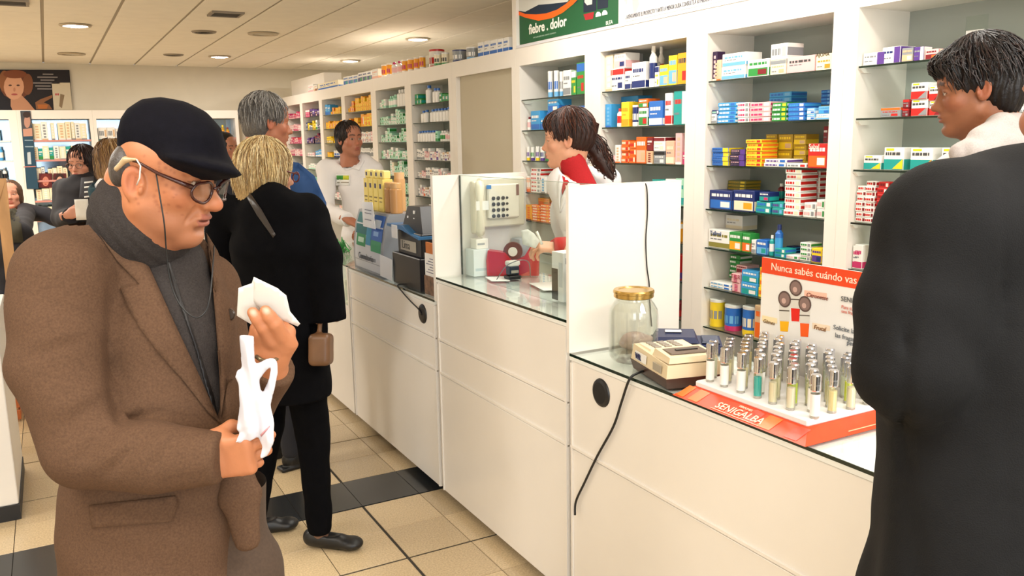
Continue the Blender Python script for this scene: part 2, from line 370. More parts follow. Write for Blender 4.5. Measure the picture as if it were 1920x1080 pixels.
for k, (xa, xb, ya, yb, dk) in enumerate(tiles):
    b = r2.uniform(0.84, 1.08); base = [v*b for v in lin('#cfb893')]
    tgt = MB() if k < 290 else far
    if dk:
        o = MB().cbox(xa, xb, ya, yb, -0.004, 0.0, 0.0008, '#2a2b2d').build('dark_floor_tile' if k < 290 else 'dark_floor_tile', DARKT, fl); continue
    tgt.cbox(xa, xb, ya, yb, -0.004, 0.0, 0.0008, tuple(base))
    if k < 290: tgt.build('floor_tile', TILE, fl)
tag(far.build('floor_tiling', TILE, fl), kind='stuff')
ce = MB().box(XL, XR, YF, YB, CZ+0.012, CZ+0.1).build('ceiling', GRID); tag(ce, kind='structure')
pan_me = MB().cbox(0.011, 0.489, 0.004, 1.146, CZ+0.002, CZ+0.012, 0.003).mesh('ceiling_panel', CEIL)
for i in range(-5, 9):
    for j in range(-9, 4):
        xa = 0.08+i*0.5; ya = 7.5+j*1.15
        if ya < YF or ya+1.15 > YB+0.3 or xa < XL or xa+0.5 > XR: continue
        if ya+1.15 > YB:
            MB().cbox(xa+0.011, xa+0.489, ya+0.004, YB-0.004, CZ+0.002, CZ+0.012, 0.003).build('ceiling_panel', CEIL, ce); continue
        o = link('ceiling_panel', pan_me, ce, (xa, ya, 0))
def wall(name, *b):
    return tag(MB().box(*b).build(name, PAINT), kind='structure')
wall('wall_back', XL, XR, YB, YB+0.1, 0, CZ+0.01); wall('wall_left', XL-0.1, XL, YF, YB, 0, CZ+0.01); wall('wall_right', XR, XR+0.1, YF, YB, 0, CZ+0.01)
# shop front behind the photographer: piers, a sill and a wide glazed opening
wf = tag(MB().box(XL, XR, YF-0.1, YF, 0, 0.35).box(XL, XR, YF-0.1, YF, 2.45, CZ).box(XL, XL+0.3, YF-0.1, YF, 0.35, 2.45).box(XR-1.6, XR, YF-0.1, YF, 0.35, 2.45).build('wall_front', PAINT), kind='structure')
wn = tag(MB().box(XL+0.3, XR-1.6, YF-0.07, YF-0.03, 0.35, 0.40).box(XL+0.3, XR-1.6, YF-0.07, YF-0.03, 2.40, 2.45).box(-1.05, -1.0, YF-0.07, YF-0.03, 0.4, 2.4).box(1.0, 1.05, YF-0.07, YF-0.03, 0.4, 2.4).build('window_1', mat('dark_frame', '#3a3a3c', 0.4)), kind='structure')
MB().box(XL+0.3, XR-1.6, YF-0.055, YF-0.045, 0.4, 2.4).build('window_pane', CLR, wn)
# ceiling fittings
LAMP = mat('lamp_glow', '#ffffff', 0.5, emit='#fff4ff', estr=14); OFFL = mat('lamp_off', '#c9c0ae', 0.4)
RING = mat('lamp_ring', '#b7a78c', 0.35, metal=0.3)
lit = [(0.32, 8.1, 'first lit round ceiling downlight, leftmost, above the man in the cap'), (1.86, 10.35, 'lit round ceiling downlight between the two unlit vents and the back wall'),
       (3.34, 8.0, 'lit round ceiling downlight above the pots on the shelf top'), (3.42, 10.38, 'smaller lit ceiling downlight near the far end of the shelving')]
for x, y, lb in lit:
    t = wroot('ceiling_downlight', (x, y, CZ), lb, 'ceiling light', 'round ceiling downlights')
    MB().lathe([(0.105, 0.0), (0.125, -0.004), (0.12, -0.014), (0.098, -0.016), (0.095, -0.004)], (x, y, CZ+0.002), 24).build('ring', RING, t)
    MB().lathe([(0.001, -0.022), (0.05, -0.020), (0.094, -0.010), (0.094, -0.004)], (x, y, CZ+0.002), 24).build('lens', LAMP, t)
for x, y, lb in ((1.86, 8.12, 'unlit round ceiling light with a pale ring, right of the small grille'), (0.35, 10.55, 'unlit round ceiling light low above the wall poster')):
    t = wroot('ceiling_downlight', (x, y, CZ), lb, 'ceiling light', 'round ceiling downlights')
    MB().lathe([(0.105, 0.0), (0.14, -0.004), (0.135, -0.014), (0.098, -0.016), (0.095, -0.004)], (x, y, CZ+0.002), 24).build('ring', RING, t)
    MB().lathe([(0.001, -0.008), (0.05, -0.008), (0.094, -0.006)], (x, y, CZ+0.002), 24).build('lens', OFFL, t)
VENT = mat('vent_metal', '#8f8474', 0.5, metal=0.4)
for x, y, lb, rnd in ((1.33, 7.02, 'small square slotted ceiling vent above the grey-haired man', 0), (1.35, 8.18, 'dark round ceiling grille, the nearer of the two', 1), (1.36, 10.33, 'dark round ceiling grille, the farther one by the back wall', 1), (-0.12, 7.0, 'ceiling vent cut off by the upper left corner', 0)):
    t = wroot('ceiling_vent', (x, y, CZ), lb, 'vent', 'ceiling vents')
    if rnd:
        MB().lathe([(0.11, 0.0), (0.10, -0.012), (0.085, -0.014), (0.08, 0.0)], (x, y, CZ+0.002), 20).build('frame', VENT, t)
        m = MB()
        for k in (0.02, 0.045, 0.068): m.lathe([(k, -0.004), (k+0.008, -0.010)], (x, y, CZ+0.002), 16, cap=False)
        m.build('grille', mat('vent_dark', '#4d463c', 0.6), t)
    else:
        m = MB()
        for a, b, c, d in ((-.12, .12, -.12, -.1), (-.12, .12, .1, .12), (-.12, -.1, -.1, .1), (.1, .12, -.1, .1)): m.box(x+a, x+b, y+c, y+d, CZ-0.012, CZ+0.002)
        m.build('frame', VENT, t)
        for k in range(5): MB().box(x-.1, x+.1, y-.085+k*.038, y-.075+k*.038, CZ-0.01, CZ+0.002).build('slat', mat('vent_dark', '#4d463c', 0.6), t)
# ------------------------------------------------------------------ shelving along the right
BAYS = [  # name, near opening edge, far opening edge (Y), kind
    ('B0', 1.42, 2.32), ('B1', 2.44, 3.18), ('B2', 3.33, 4.07), ('B3', 4.23, 5.01), ('B4', 5.12, 6.01), ('B5', 6.15, 6.93), ('B6', 7.07, 7.82), ('B7', 7.96, 8.78), ('B8', 8.90, 9.62), ('B9', 9.74, 10.46), ('B10', 10.58, 11.30)]
ZN = [1.91, 1.71, 1.51, 1.30, 1.11, 0.91, 0.71]; ZFAR = [1.96, 1.805, 1.645, 1.49, 1.335, 1.18, 1.02, 0.86]
BAYTXT = {'B0': 'white shelving bay behind the young man in the hood', 'B1': 'white shelving bay above the orange display', 'B2': 'white shelving bay behind the ponytail', 'B3': 'white shelving bay left of the woman pharmacist\'s face',
          'B4': 'empty shelving bay with a plain beige back and no shelves', 'B5': 'white shelving bay of blue-capped bottles', 'B6': 'white shelving bay of pale green cartons', 'B7': 'white shelving bay with yellow cartons, right of the man pharmacist\'s head',
          'B8': 'white shelving bay with yellow cartons, left of the man pharmacist\'s head', 'B9': 'white shelving bay with purple goods, second from the far end', 'B10': 'white shelving bay of pink packs at the far end'}
EDGE = [1.30, 2.38, 3.255, 4.15, 5.065, 6.08, 7.0, 7.89, 8.84, 9.68, 10.52, 11.42]
ZT, ZF = 2.13, 2.245
SHELFZ = {}
for bi, (bn, ya, yb) in enumerate(BAYS):
    e0, e1 = EDGE[bi], EDGE[bi+1]; t = wroot('shelving_bay', (XS+.17, (ya+yb)/2, 0), BAYTXT[bn], 'shelving', 'white shelving bays along the right')
    MB().box(XS, XS+0.34, e0+.0005, ya, 0.0, ZF).build('side_panel', WHITE, t); MB().box(XS, XS+0.34, yb, e1-.0005, 0.0, ZF).build('side_panel', WHITE, t)
    MB().box(XS, XS+0.34, ya, yb, ZT, ZF).build('top_panel', WHITE, t)
    bx = XS+0.30 if bn != 'B4' else XS+0.035
    MB().box(bx, XS+0.34, ya, yb, 0.0, ZT).build('back_panel', SHAD if bn != 'B4' else mat('niche_back', '#bdb29a', 0.6), t)
    MB().box(XS+0.005, bx, ya, yb, 0.0, 0.42).build('base_panel', WHITE, t)
    if bn == 'B4': continue
    zs = ZN if bi < 4 else ZFAR; SHELFZ[bn] = zs
    for z in zs:
        s = MB().box(XS+0.012, bx-.002, ya+.004, yb-.004, z-0.008, z-.0005).build('glass_shelf', GLS, t)
        MB().box(XS+0.0095, XS+0.012, ya+.004, yb-.004, z-0.008, z-.0005).build('shelf_edge', GEDGE, s)
        for yy in (ya, yb-0.012):
            m = MB().box(XS+0.03, XS+0.075, yy, yy+0.012, z-0.026, z-0.008); m.add([(XS+.01, yy, z-.012), (XS+.03, yy, z-.026), (XS+.03, yy, z-.008), (XS+.01, yy+.012, z-.012), (XS+.03, yy+.012, z-.026), (XS+.03, yy+.012, z-.008)], [(0, 1, 2), (5, 4, 3), (0, 3, 4, 1), (1, 4, 5, 2), (2, 5, 3, 0)])
            m.build('shelf_bracket', WHITE, t)
# white end box on top at the far end
BX = XS+.13; by_ = UN(607, 137, 0, BX)[1]
t = wroot('bulkhead_box', (XS+.25, 10.5, ZF), 'long white closed box standing on the far end of the shelving', 'box')
for q_ in ((BX, BX+0.012, by_, 11.42), (BX+.012, XS+0.34, 11.408, 11.42), (BX+.012, XS+0.34, by_, by_+.012), (XS+.328, XS+.34, by_+.012, 11.408)): MB().box(*q_, ZF+.0005, 2.45).build('side_board', WHITE, t)
MB().box(BX, XS+0.34, by_, 11.42, 2.45, 2.462).build('top_board', WHITE, t)
# ------------------------------------------------------------------ signs above the near shelving
xs = XS+0.02
t = wroot('poster_frame', (XS+.05, 2.5, ZF), 'long pale frame over the near shelving that holds the two posters', 'frame')
MB().box(XS, XS+.10, 5.045, 5.10, ZF, CZ).build('frame_end', WHITE, t)
MB().box(XS+.03, XS+.10, 0.2, 5.045, ZF, CZ).build('backing_board', WHITE, t)
MB().box(XS-.004, XS+.03, 0.2, 5.045, ZF, 2.262).build('lower_rail', mat('pale_alu', '#d9d8dc', 0.35, metal=0.3), t)
MB().box(XS+.012, XS+.0295, 3.86, 3.915, 2.2625, CZ).build('divider', WHITE, t)
t = wroot('green_poster', (xs, 4.5, 2.27), 'green advertising poster with an orange curve reading fiebre dolor', 'poster')
x1 = XS+0.022
MB().box(x1, x1+.006, 3.92, 5.04, 2.27, CZ-.005, '#1f5a34').build('poster_sheet', mat('poster_print', rough=0.55, attr=True, spec=.3), t)
m = MB()
def yz(py_x, py_y): p = UN(py_x, py_y, 0, x1-.0005); return p[1], p[2]
def flat(pts, col, off=0.0):
    m.prism([(x1-.0006-off, *yz(*p)) for p in pts], (.0005, 0, 0), col)
flat([(970, -22), (970, 23), (990, 26), (1030, 24), (1060, 8), (1083, -22)], '#dcdcd6')
flat([(970, 20), (985, 22), (1010, 9), (1035, 7), (1068, 3), (1085, 2), (1055, 20), (1035, 27), (1008, 28), (985, 26)], '#1d2f45', .0006)
flat([(970, 20), (985, 26), (1005, 27), (1025, 25), (1045, 18), (1062, 7), (1078, -8), (1090, -8), (1075, 8), (1055, 24), (1035, 34), (1010, 39), (985, 33), (970, 27)], '#ff6a1a', .0012)
flat([(1094, -20), (1094, 24), (1118, 20), (1118, -20)], '#1c2738'); flat([(1120, -20), (1120, 18), (1140, 14), (1140, -20)], '#1c2738')
flat([(1094, 27), (1098, 38), (1112, 35), (1114, 22)], '#a8262b', .0006)
flat([(1097, -10), (1096, 4), (1101, 10), (1110, 8), (1111, -10)], '#e9e2cf', .0006)
for cx, cy in ((1122, 28), (1134, 25)): flat([(cx-5, cy+4), (cx-5, cy-1), (cx-2, cy-6), (cx+2, cy-6), (cx+5, cy-2), (cx+5, cy+2)], '#f2f0e6', .0006)
m.build('poster_artwork', mat('poster_print'), t)
a = yz(992, 63); b_ = yz(1063, 52)
text_mesh('fiebre . dolor', 0.085, '#f4f1e4', t, (x1-.0012, a[0], a[1]-.004), (0, -1, 0), (0, 0, 1), width=abs(a[0]-b_[0]), bold=.002)
a = yz(1136, 46); text_mesh('BLEA', 0.030, '#dfe5da', t, (x1-.0012, a[0], a[1]-.003), (0, -1, 0), (0, 0, 1))
a = yz(1000, 69); text_mesh('ANTE CUALQUIER DUDA CONSULTE A SU MEDICO', 0.012, '#9fb8a0', t, (x1-.0012, a[0], a[1]-.01), (0, -1, 0), (0, 0, 1))
t = wroot('pink_poster', (xs, 3.2, 2.27), 'pale grey poster with a faint pink figure, right of the green poster', 'poster')
m = MB().box(x1, x1+.006, 2.3, 3.86, 2.27, CZ-.005, '#dcd8d4')
flat([(1185, -8), (1196, -8), (1198, 8), (1192, 24), (1188, 26), (1186, 10)], '#e3b9b9'); flat([(1165, -10), (1178, -14), (1176, 6), (1170, 10)], '#e6c6c4')
m.build('poster_sheet', mat('poster_print'), t)
a = yz(1168, 36); b_ = yz(1318, 6)
text_mesh('LEA ATENTAMENTE EL PROSPECTO Y ANTE LA MENOR DUDA CONSULTE A SU MEDICO Y/O FARMACEUTICO', 0.03, '#55555e', t, (x1-.0012, a[0], a[1]-.004), (0, -1, 0), (0, 0, 1), width=0.86)
t = wroot('white_poster', (xs, 1.3, 2.27), 'plain pale poster at the right end of the row, mostly outside the picture', 'poster')
MB().box(x1, x1+.006, 0.3, 2.28, 2.27, CZ-.005, '#dcd8d4').build('poster_sheet', mat('poster_print'), t)
# ------------------------------------------------------------------ back wall display cases
MIRR = mat('mirror_back', '#8fa0ae', 0.08, metal=0.9); PINK = mat('pink_edge', '#cf8c80', 0.4)
YC = 11.5; CASES = [('L', -1.1, -0.34), ('M', -0.17, 0.50), ('R', 0.575, 1.33), ('F', 1.48, 2.2)]
CE = [-1.14, -0.255, 0.537, 1.405, 2.24]; ZC = [1.74, 1.51, 1.27, 1.03, 0.8]
CT = {'L': 'wall display case at the left edge behind the blue boxes', 'M': 'mirror-backed wall case with pink shelf edges under the portrait poster', 'R': 'wall display case with green shelf edges, partly behind the cap', 'F': 'wall display case of brown bottles between cap and grey hair'}
for i, (cn, xa, xb) in enumerate(CASES):
    t = wroot('display_case', ((xa+xb)/2, YC+.15, 0), CT[cn], 'display case', 'white display cases on the back wall')
    e0, e1 = CE[i]+.0005, CE[i+1]-.0005
    MB().box(e0, xa, YC, YB-.005, 0, 2.085).build('side_panel', WHITE, t); MB().box(xb, e1, YC, YB-.005, 0, 2.085).build('side_panel', WHITE, t)
    MB().box(xa, xb, YC, YB-.005, 1.985, 2.085).build('top_panel', WHITE, t); MB().box(xa, xb, YC+.02, YB-.03, 0, 0.5).build('base_panel', WHITE, t)
    MB().box(xa, xb, YB-.03, YB-.005, 0.0, 1.985).build('mirror', MIRR, t)
    for z in ZC:
        s = MB().box(xa+.003, xb-.003, YC+.022, YB-.032, z-.008, z-.0005).build('glass_shelf', GLS, t)
        MB().box(xa+.003, xb-.003, YC+.006, YC+.022, z-.022, z-.0005).build('shelf_edge', PINK if cn in 'MF' else mat('green_edge', '#2e5a4a', 0.4) if cn == 'R' else mat('pale_edge', '#cfd6d8', 0.4), s)
# ------------------------------------------------------------------ service counters
LAM = mat('counter_laminate', '#f0ebe4', 0.32, noise=0.035, nscale=2.2, spec=0.5)
def counter(y0, y1, top, label, zsplit, far=False):
    t = wroot('service_counter', ((XC+1.93)/2, (y0+y1)/2, 0), label, 'counter', 'white counter units')
    MB().box(XC+.012, 1.93, y0+.003, y1-.003, 0.055, top-.022).build('carcass', LAM, t)
    MB().box(XC+.05, 1.90, y0+.003, y1-.003, 0.0, 0.055).build('plinth', mat('plinth_black', '#1c1b1c', 0.5), t)
    z = [0.04]+zsplit+[top-.022]
    for k in range(len(z)-1):
        o = MB().cbox(XC, XC+.0118, y0+.004, y1-.004, z[k]+.003, z[k+1]-.003, .002).build('front_panel', LAM, t)
    for zz in zsplit:
        MB().box(XC-.006, XC-.0002, y0+.006, y1-.006, zz+.004, zz+.013).build('trim_strip', LAM, t)
    for yy in (y0+.004, y1-.016): MB().box(XC-.005, XC-.0002, yy, yy+.010, 0.045, top-.03).build('edge_strip', LAM, t)
    MB().box(XC-.003, 1.935, y0, y1, top-.022, top-.009).build('worktop', mat('worktop_white', '#eef0ec', .5), t)
    g = MB().box(XC-.001, 1.935, y0, y1, top-.0088, top).build('glass_top', CTG, t); MB().box(XC-.0035, XC-.001, y0, y1, top-.0088, top).build('glass_edge', GEDGE, g)
    return t
def grommet(y, z, t):
    o = MB().lathe([(0.001, .010), (0.035, .009), (0.044, .005), (0.047, 0.0)], (0, 0, 0), 24).build('cable_cover', BLACKP, t)
    o.data.transform(Matrix.Rotation(-math.pi/2, 4, 'Y')); o.data.transform(Matrix.Translation((XC-.0005, y, z))); return o
cn = counter(1.02, 2.318, 0.94, 'near low white counter carrying the jar and the perfume display', [0.608]); grommet(2.135, .85, cn)
cm = counter(2.335, 3.425, 1.05, 'taller white counter with the glass screen between two upright panels', [0.604, 0.760])
cl = counter(3.455, 4.70, 0.94, 'white counter with card reader stand, left of the taller counter', [0.606, 0.760]); grommet(3.60, .852, cl)
for y, lb in ((2.319, 'white upright partition panel behind the glass jar'), (3.427, 'white upright partition panel with the wall telephone')):
    t = wroot('partition_panel', (1.71, y+.008, 0.9), lb, 'panel', 'upright partition panels on the counter')
    MB().box(XC-.004, 1.945, y, y+.016 if y < 3 else y+.024, 0.94, 1.497).build('board', LAM, t)
    MB().box(XC-.005, 1.946, y-.0005, (y+.0165) if y < 3 else (y+.0245), 1.497, 1.500).build('top_edge', WHITE, t)
t = wroot('glass_screen', (1.606, 2.88, 1.05), 'clear upright glass screen on the taller counter in front of the telephone', 'glass screen')
MB().box(1.603, 1.609, 2.337, 3.425, 1.0505, 1.497).build('pane', CLR, t)
MB().box(1.603, 1.609, 2.337, 3.425, 1.497, 1.4985).build('pane_edge', mat('pale_glass_edge', '#7d9c8c', 0.2), t)
MB().box(1.6025, 1.6095, 3.4205, 3.4245, 1.0505, 1.4985).build('pane_side_edge', GEDGE, t)
# far glazed counter with a display top
t = wroot('glass_counter', (1.7, 5.6, 0), 'far counter with a glass display case top holding green goods', 'counter')
MB().box(XC, 1.93, 4.73, 5.86, 0.04, 0.70).build('carcass', LAM, t); MB().box(XC+.05, 1.9, 4.73, 5.86, 0, 0.04).build('plinth', mat('plinth_black'), t)
MB().box(XC-.004, XC+.012, 4.72, 4.74, 0.7, 0.94).box(XC-.004, XC+.012, 5.84, 5.86, 0.7, 0.94).box(1.918, 1.93, 4.72, 4.74, 0.7, 0.94).box(1.918, 1.93, 5.84, 5.86, 0.7, 0.94).build('corner_post', WHITE, t)
MB().box(XC, XC+.006, 4.74, 5.84, 0.70, 0.934).build('front_glass', CLR, t)
g = MB().box(XC-.001, 1.93, 4.72, 5.86, 0.934, 0.94).build('glass_top', GLS, t); MB().box(XC-.004, XC-.001, 4.72, 5.86, 0.934, 0.94).build('glass_edge', GEDGE, g)
r3 = random.Random(5)
for k in range(14):
    y = 4.80+k*.078; h = r3.uniform(.06, .14)
    o = MB().cbox(-.04, .04, -.033, .033, 0, h, .002, r3.choice(['#8fc6a0', '#e9efe6', '#c9dcc8', '#dfe6ea'])).build('carton', PRINT, None, (1.56+.1*(k % 2), y, .7005))
    tag(o, f'small carton inside the far glass counter, {["first", "second", "third", "fourth", "fifth", "sixth", "seventh", "eighth", "ninth", "tenth", "eleventh", "twelfth", "thirteenth", "fourteenth"][k]} from its near end', 'box', 'cartons inside the far glass counter')
# cabinet at the left edge
t = wroot('white_cabinet', (-.6, 4.4, 0), 'white cabinet with a black plinth cut off by the left edge', 'cabinet')
MB().cbox(-1.1, -.262, 4.21, 4.9, 0.07, 0.90, .004).build('carcass', LAM, t); MB().box(-1.09, -.258, 4.2, 4.88, 0, 0.07).build('plinth', mat('plinth_black'), t)
MB().cbox(-1.11, -.255, 4.2, 4.91, 0.90, 0.925, .004).build('top', LAM, t)
# ------------------------------------------------------------------ goods on the shelves
ORD = ['', 'first', 'second', 'third', 'fourth', 'fifth', 'sixth', 'seventh', 'eighth', 'ninth', 'tenth', 'eleventh', 'twelfth', 'thirteenth', 'fourteenth', 'fifteenth', 'sixteenth', 'seventeenth', 'eighteenth', 'nineteenth', 'twentieth', 'twenty-first', 'twenty-second', 'twenty-third', 'twenty-fourth']
BT = {'B0': 'bay behind young man', 'B1': 'bay above orange display', 'B2': 'bay behind ponytail', 'B3': "bay by woman pharmacist's face", 'B5': 'bay nearest empty niche', 'B6': 'pale green goods bay', 'B7': 'bay right of man pharmacist', 'B8': 'bay left of man pharmacist', 'B9': 'purple goods bay', 'B10': 'far pink goods bay'}
PAL = dict(wh='#efece6', cr='#efe3c4', pk='#eab9b8', mg='#c8326a', rd='#c9241f', dr='#7e1a22', og='#ee6a1e', yo='#f2a51e', ye='#f4d22b', gd='#b8942a', gn='#2f8f3f', tl='#1f9d96', lb='#6fb0dc', bl='#2b6cc0', nb='#1f2f6b', sb='#3f9bd6', pu='#5b3a8c', dp='#33203f', bk='#1b1b20', gy='#8d9092', be='#d8b48c', lg='#a6dcc0', pe='#f0b79a', ol='#8a8238')
CN = dict(wh='white', cr='cream', pk='pink', mg='magenta', rd='red', dr='dark red', og='orange', yo='amber', ye='yellow', gd='gold', gn='green', tl='teal', lb='light blue', bl='blue', nb='navy', sb='sky blue', pu='purple', dp='plum', bk='black', gy='grey', be='beige', lg='pale green', pe='peach', ol='olive')
def carton_mesh(w, d, h, base, acc, ac2, style, rr):
    """card box, front towards -X; w along Y. flat print as coloured panels on the card"""
    B, A, A2 = PAL[base], PAL[acc], PAL[ac2]; m = MB().cbox(-d/2, d/2, -w/2, w/2, 0, h, min(.0015, w*.05), B); x = -d/2-.0004
    def q(y0, y1, z0, z1, c, k=0):      # fractions; y0 = left as seen from the front (towards +Y)
        yy0, yy1 = w/2-y0*w, w/2-y1*w; X = x-k*.0003; m.quad([(X, yy0, z0*h), (X, yy1, z0*h), (X, yy1, z1*h), (X, yy0, z1*h)], c)
    def sd(z0, z1, c): m.quad([(-d/2+.002, -w/2-.0004, z0*h), (d/2-.002, -w/2-.0004, z0*h), (d/2-.002, -w/2-.0004, z1*h), (-d/2+.002, -w/2-.0004, z1*h)], c)
    def words(y0, y1, z, hh, c, k=1):
        y = y0
        while y < y1-.03:
            l = rr.uniform(.06, .2); q(y, min(y1, y+l), z, z+hh, c, k); y += l+.035
    tcol = '#f4f1ea' if base in ('rd', 'bl', 'nb', 'pu', 'dp', 'tl', 'og', 'gn', 'mg', 'bk', 'dr', 'sb') else A if A != B else '#444444'
    if style == 0:      # band low, lettering high
        q(.02, .98, .04, .3, A); sd(.04, .3, A); words(.1, .85, .62, .14, tcol); words(.1, .6, .46, .05, '#6b6b70' if tcol[1] != 'f' else tcol)
    elif style == 1:    # coloured right third and side
        q(.66, .99, .02, .98, A); sd(.02, .98, A); words(.08, .6, .62, .13, A2 if A2 != B else A); words(.08, .5, .3, .06, '#7a7a80')
    elif style == 2:    # band on top, panel
        q(.02, .98, .72, .97, A); sd(.72, .97, A); words(.12, .85, .5, .1, A2); q(.55, .88, .1, .36, A2); words(.1, .45, .2, .05, '#6b6b70')
    elif style == 3:    # thin repeated cartons in a stack (ends)
        words(.08, .62, .3, .4, A); q(.7, .93, .2, .8, A2); sd(.25, .75, A)
    elif style == 4:    # picture pack
        q(.05, .95, .05, .5, A); q(.5, .9, .12, .42, A2, 1); words(.1, .9, .68, .15, tcol); sd(.05, .5, A)
    elif style == 5:    # plain with vertical lettering
        for z in np.arange(.12, .85, .16): q(.3, .7, z, z+.1, A, 1)
        q(.05, .95, .0, .07, A2)
    elif style == 6:    # bottom half colour, diagonal patch
        q(.01, .99, .02, .48, A); sd(.02, .48, A); yy = lambda f: w/2-f*w
        m.quad([(x-.0006, yy(.45), .05*h), (x-.0006, yy(.97), .05*h), (x-.0006, yy(.97), .5*h)], A2); words(.08, .85, .66, .13, '#4a4a4a'); q(.1, .5, .86, .96, PAL['ye'])
    return m
CC = {}
BY = {b[0]: (b[1], b[2]) for b in BAYS}
def put(kind, loc, w, d, h, base, acc, ac2, style, label, cat, group, rz=0.0, rr=rng, big=True):
    key = (kind, round(w, 3), round(d, 3), round(h, 3), base, acc, ac2, style)
    if kind == 'c':
        if key not in CC: CC[key] = carton_mesh(w, d, h, base, acc, ac2, style, rr).mesh('carton', PRINT)
        o = link('carton', CC[key], None, loc, rz)
    elif kind in 'bv':     # bottle with cap ; v = slim vial
        r = min(w/2, d/2); cols = (PAL[base], PAL[acc], PAL[ac2])
        if key not in CC:
            hb = h*.84
            body = MB().lathe([(r*.92, 0), (r, .003), (r, hb*.25), (r, hb*.7), (r*.98, hb*.86), (r*.45, hb*.98), (r*.42, h*.88)], n=12, cols=[cols[0], cols[0], cols[1], cols[0], cols[0], cols[0]]).mesh('bottle', PLAST)
            cap = MB().lathe([(r*.52, h*.84), (r*.54, h*.86), (r*.5, h*.99), (r*.46, h)], n=12, col=cols[2]).mesh('cap', PLAST); CC[key] = (body, cap)
        o = link('bottle', CC[key][0], None, loc, rz); link('cap', CC[key][1], o)
    elif kind == 'n':     # can / tub with a lid
        r = w/2
        if key not in CC:
            body = MB().lathe([(r*.97, 0), (r, .004), (r, h*.2), (r, h*.65), (r, h*.9)], n=16, cols=[PAL[acc], PAL[acc], PAL[base], PAL[base]]).mesh('can', PLAST)
            m2 = MB()
            for a in (2.3, 2.9, 3.5, 4.1):
                m2.add([((r+.0006)*math.cos(a+q), (r+.0006)*math.sin(a+q), z) for q, z in ((0, h*.3), (.42, h*.3), (.42, h*.6), (0, h*.6))], [(0, 1, 2, 3)], PAL[ac2])
            lid = MB().lathe([(r*1.02, h*.9), (r*1.03, h*.99), (r*.95, h)], n=16, col=PAL[acc] if style else PAL['wh']).mesh('lid', PLAST)
            CC[key] = (body, lid, m2.mesh('printed_label', PRINT))
        o = link('can', CC[key][0], None, loc, rz); link('lid', CC[key][1], o); link('printed_label', CC[key][2], o)
    return tag(o, label, cat, group)
KN = dict(c=('carton', 'box'), b=('bottle', 'bottle'), n=('tub', 'tub'), v=('bottle', 'bottle'))
def shelf_row(bay, si, z, items, T, depth=0.10, xf=None):
    """items: (x0, x1, ytop, ybot|0, layers, kind, base, acc, acc2, style[, row]) in the coordinates of an enlarged crop T = (ox, oy, scale)"""
    ox, oy, sc = T; items = sorted(items, key=lambda i: (i[0], -i[2]))
    for n, it in enumerate(items):
        x0, x1, yt, yb, ly, kind, ba, ac, a2, st = it[:10]; row = it[10] if len(it) > 10 else 0
        X = XS+0.03+row*0.11; pxm = ox+sc*(x0+x1)/2
        ya = UN(ox+sc*x0, oy+sc*yt, 0, X)[1]; yc = UN(ox+sc*x1, oy+sc*yt, 0, X)[1]; ztop = UN(pxm, oy+sc*yt, 0, X)[2]; z0 = z+.0006
        if yb: z0 = max(z0, UN(pxm, oy+sc*yb, 0, X)[2])
        w = max(.012, abs(ya-yc)-.002); w = w if kind == 'c' else (x1-x0)*sc/F_PX*float(CM[2] @ (np.array([X, (ya+yc)/2, z])-CO)); h = max(.012, (ztop-z0)/ly); d = min(depth, max(.05, w*1.1)) if kind == 'c' else w
        if kind == 'n': w = min(w, .11)
        for k in range(ly):
            c1, c2 = CN[ba], CN[ac]
            desc = f'{c1} and {c2} {KN[kind][0]}' if ba != ac else f'{c1} {KN[kind][0]}'
            lb = f'{desc}, {ORD[n+1]} from left'+(f', {ORD[k+1]} up' if ly > 1 else '')+f', {ORD[si+1]} shelf, {BT[bay]}'
            sh = rng.uniform(-.003, .003) if ly > 1 else 0
            lo_, hi_ = BY[bay][0]+w/2+.006, BY[bay][1]-w/2-.006; yc0 = min(max((ya+yc)/2, lo_), hi_) if lo_ < hi_ else (lo_+hi_)/2
            put(kind, (X+d/2+(rng.uniform(0, .006) if ly > 1 else 0), yc0+sh, z0+k*(h+.0003)), w-(.004 if ly > 1 else 0), d, h-.0006, ba, ac, a2, st, lb, KN[kind][1], f'{KN[kind][1]} goods, shelf {si+1}, {BT[bay]}', rz=rng.uniform(-.03, .03) if kind == 'c' and ly == 1 and w < .09 else 0)
T1 = (1290, 60, .2778); T1b = (1290, 330, .2778)
shelf_row('B1', 0, ZN[0], [(124, 156, 138, 0, 1, 'c', 'dp', 'pk', 'cr', 5), (160, 222, 190, 0, 1, 'c', 'pe', 'be', 'og', 5), (226, 392, 142, 0, 2, 'c', 'wh', 'lb', 'bl', 0), (402, 548, 184, 0, 1, 'c', 'wh', 'gn', 'dr', 4),
    (556, 664, 188, 0, 1, 'c', 'cr', 'gy', 'be', 2), (560, 672, 78, 187, 1, 'c', 'wh', 'gy', 'pk', 3), (668, 858, 162, 0, 1, 'c', 'pk', 'pk', 'mg', 0), (864, 975, 145, 0, 1, 'c', 'cr', 'cr', 'gd', 2)], T1)
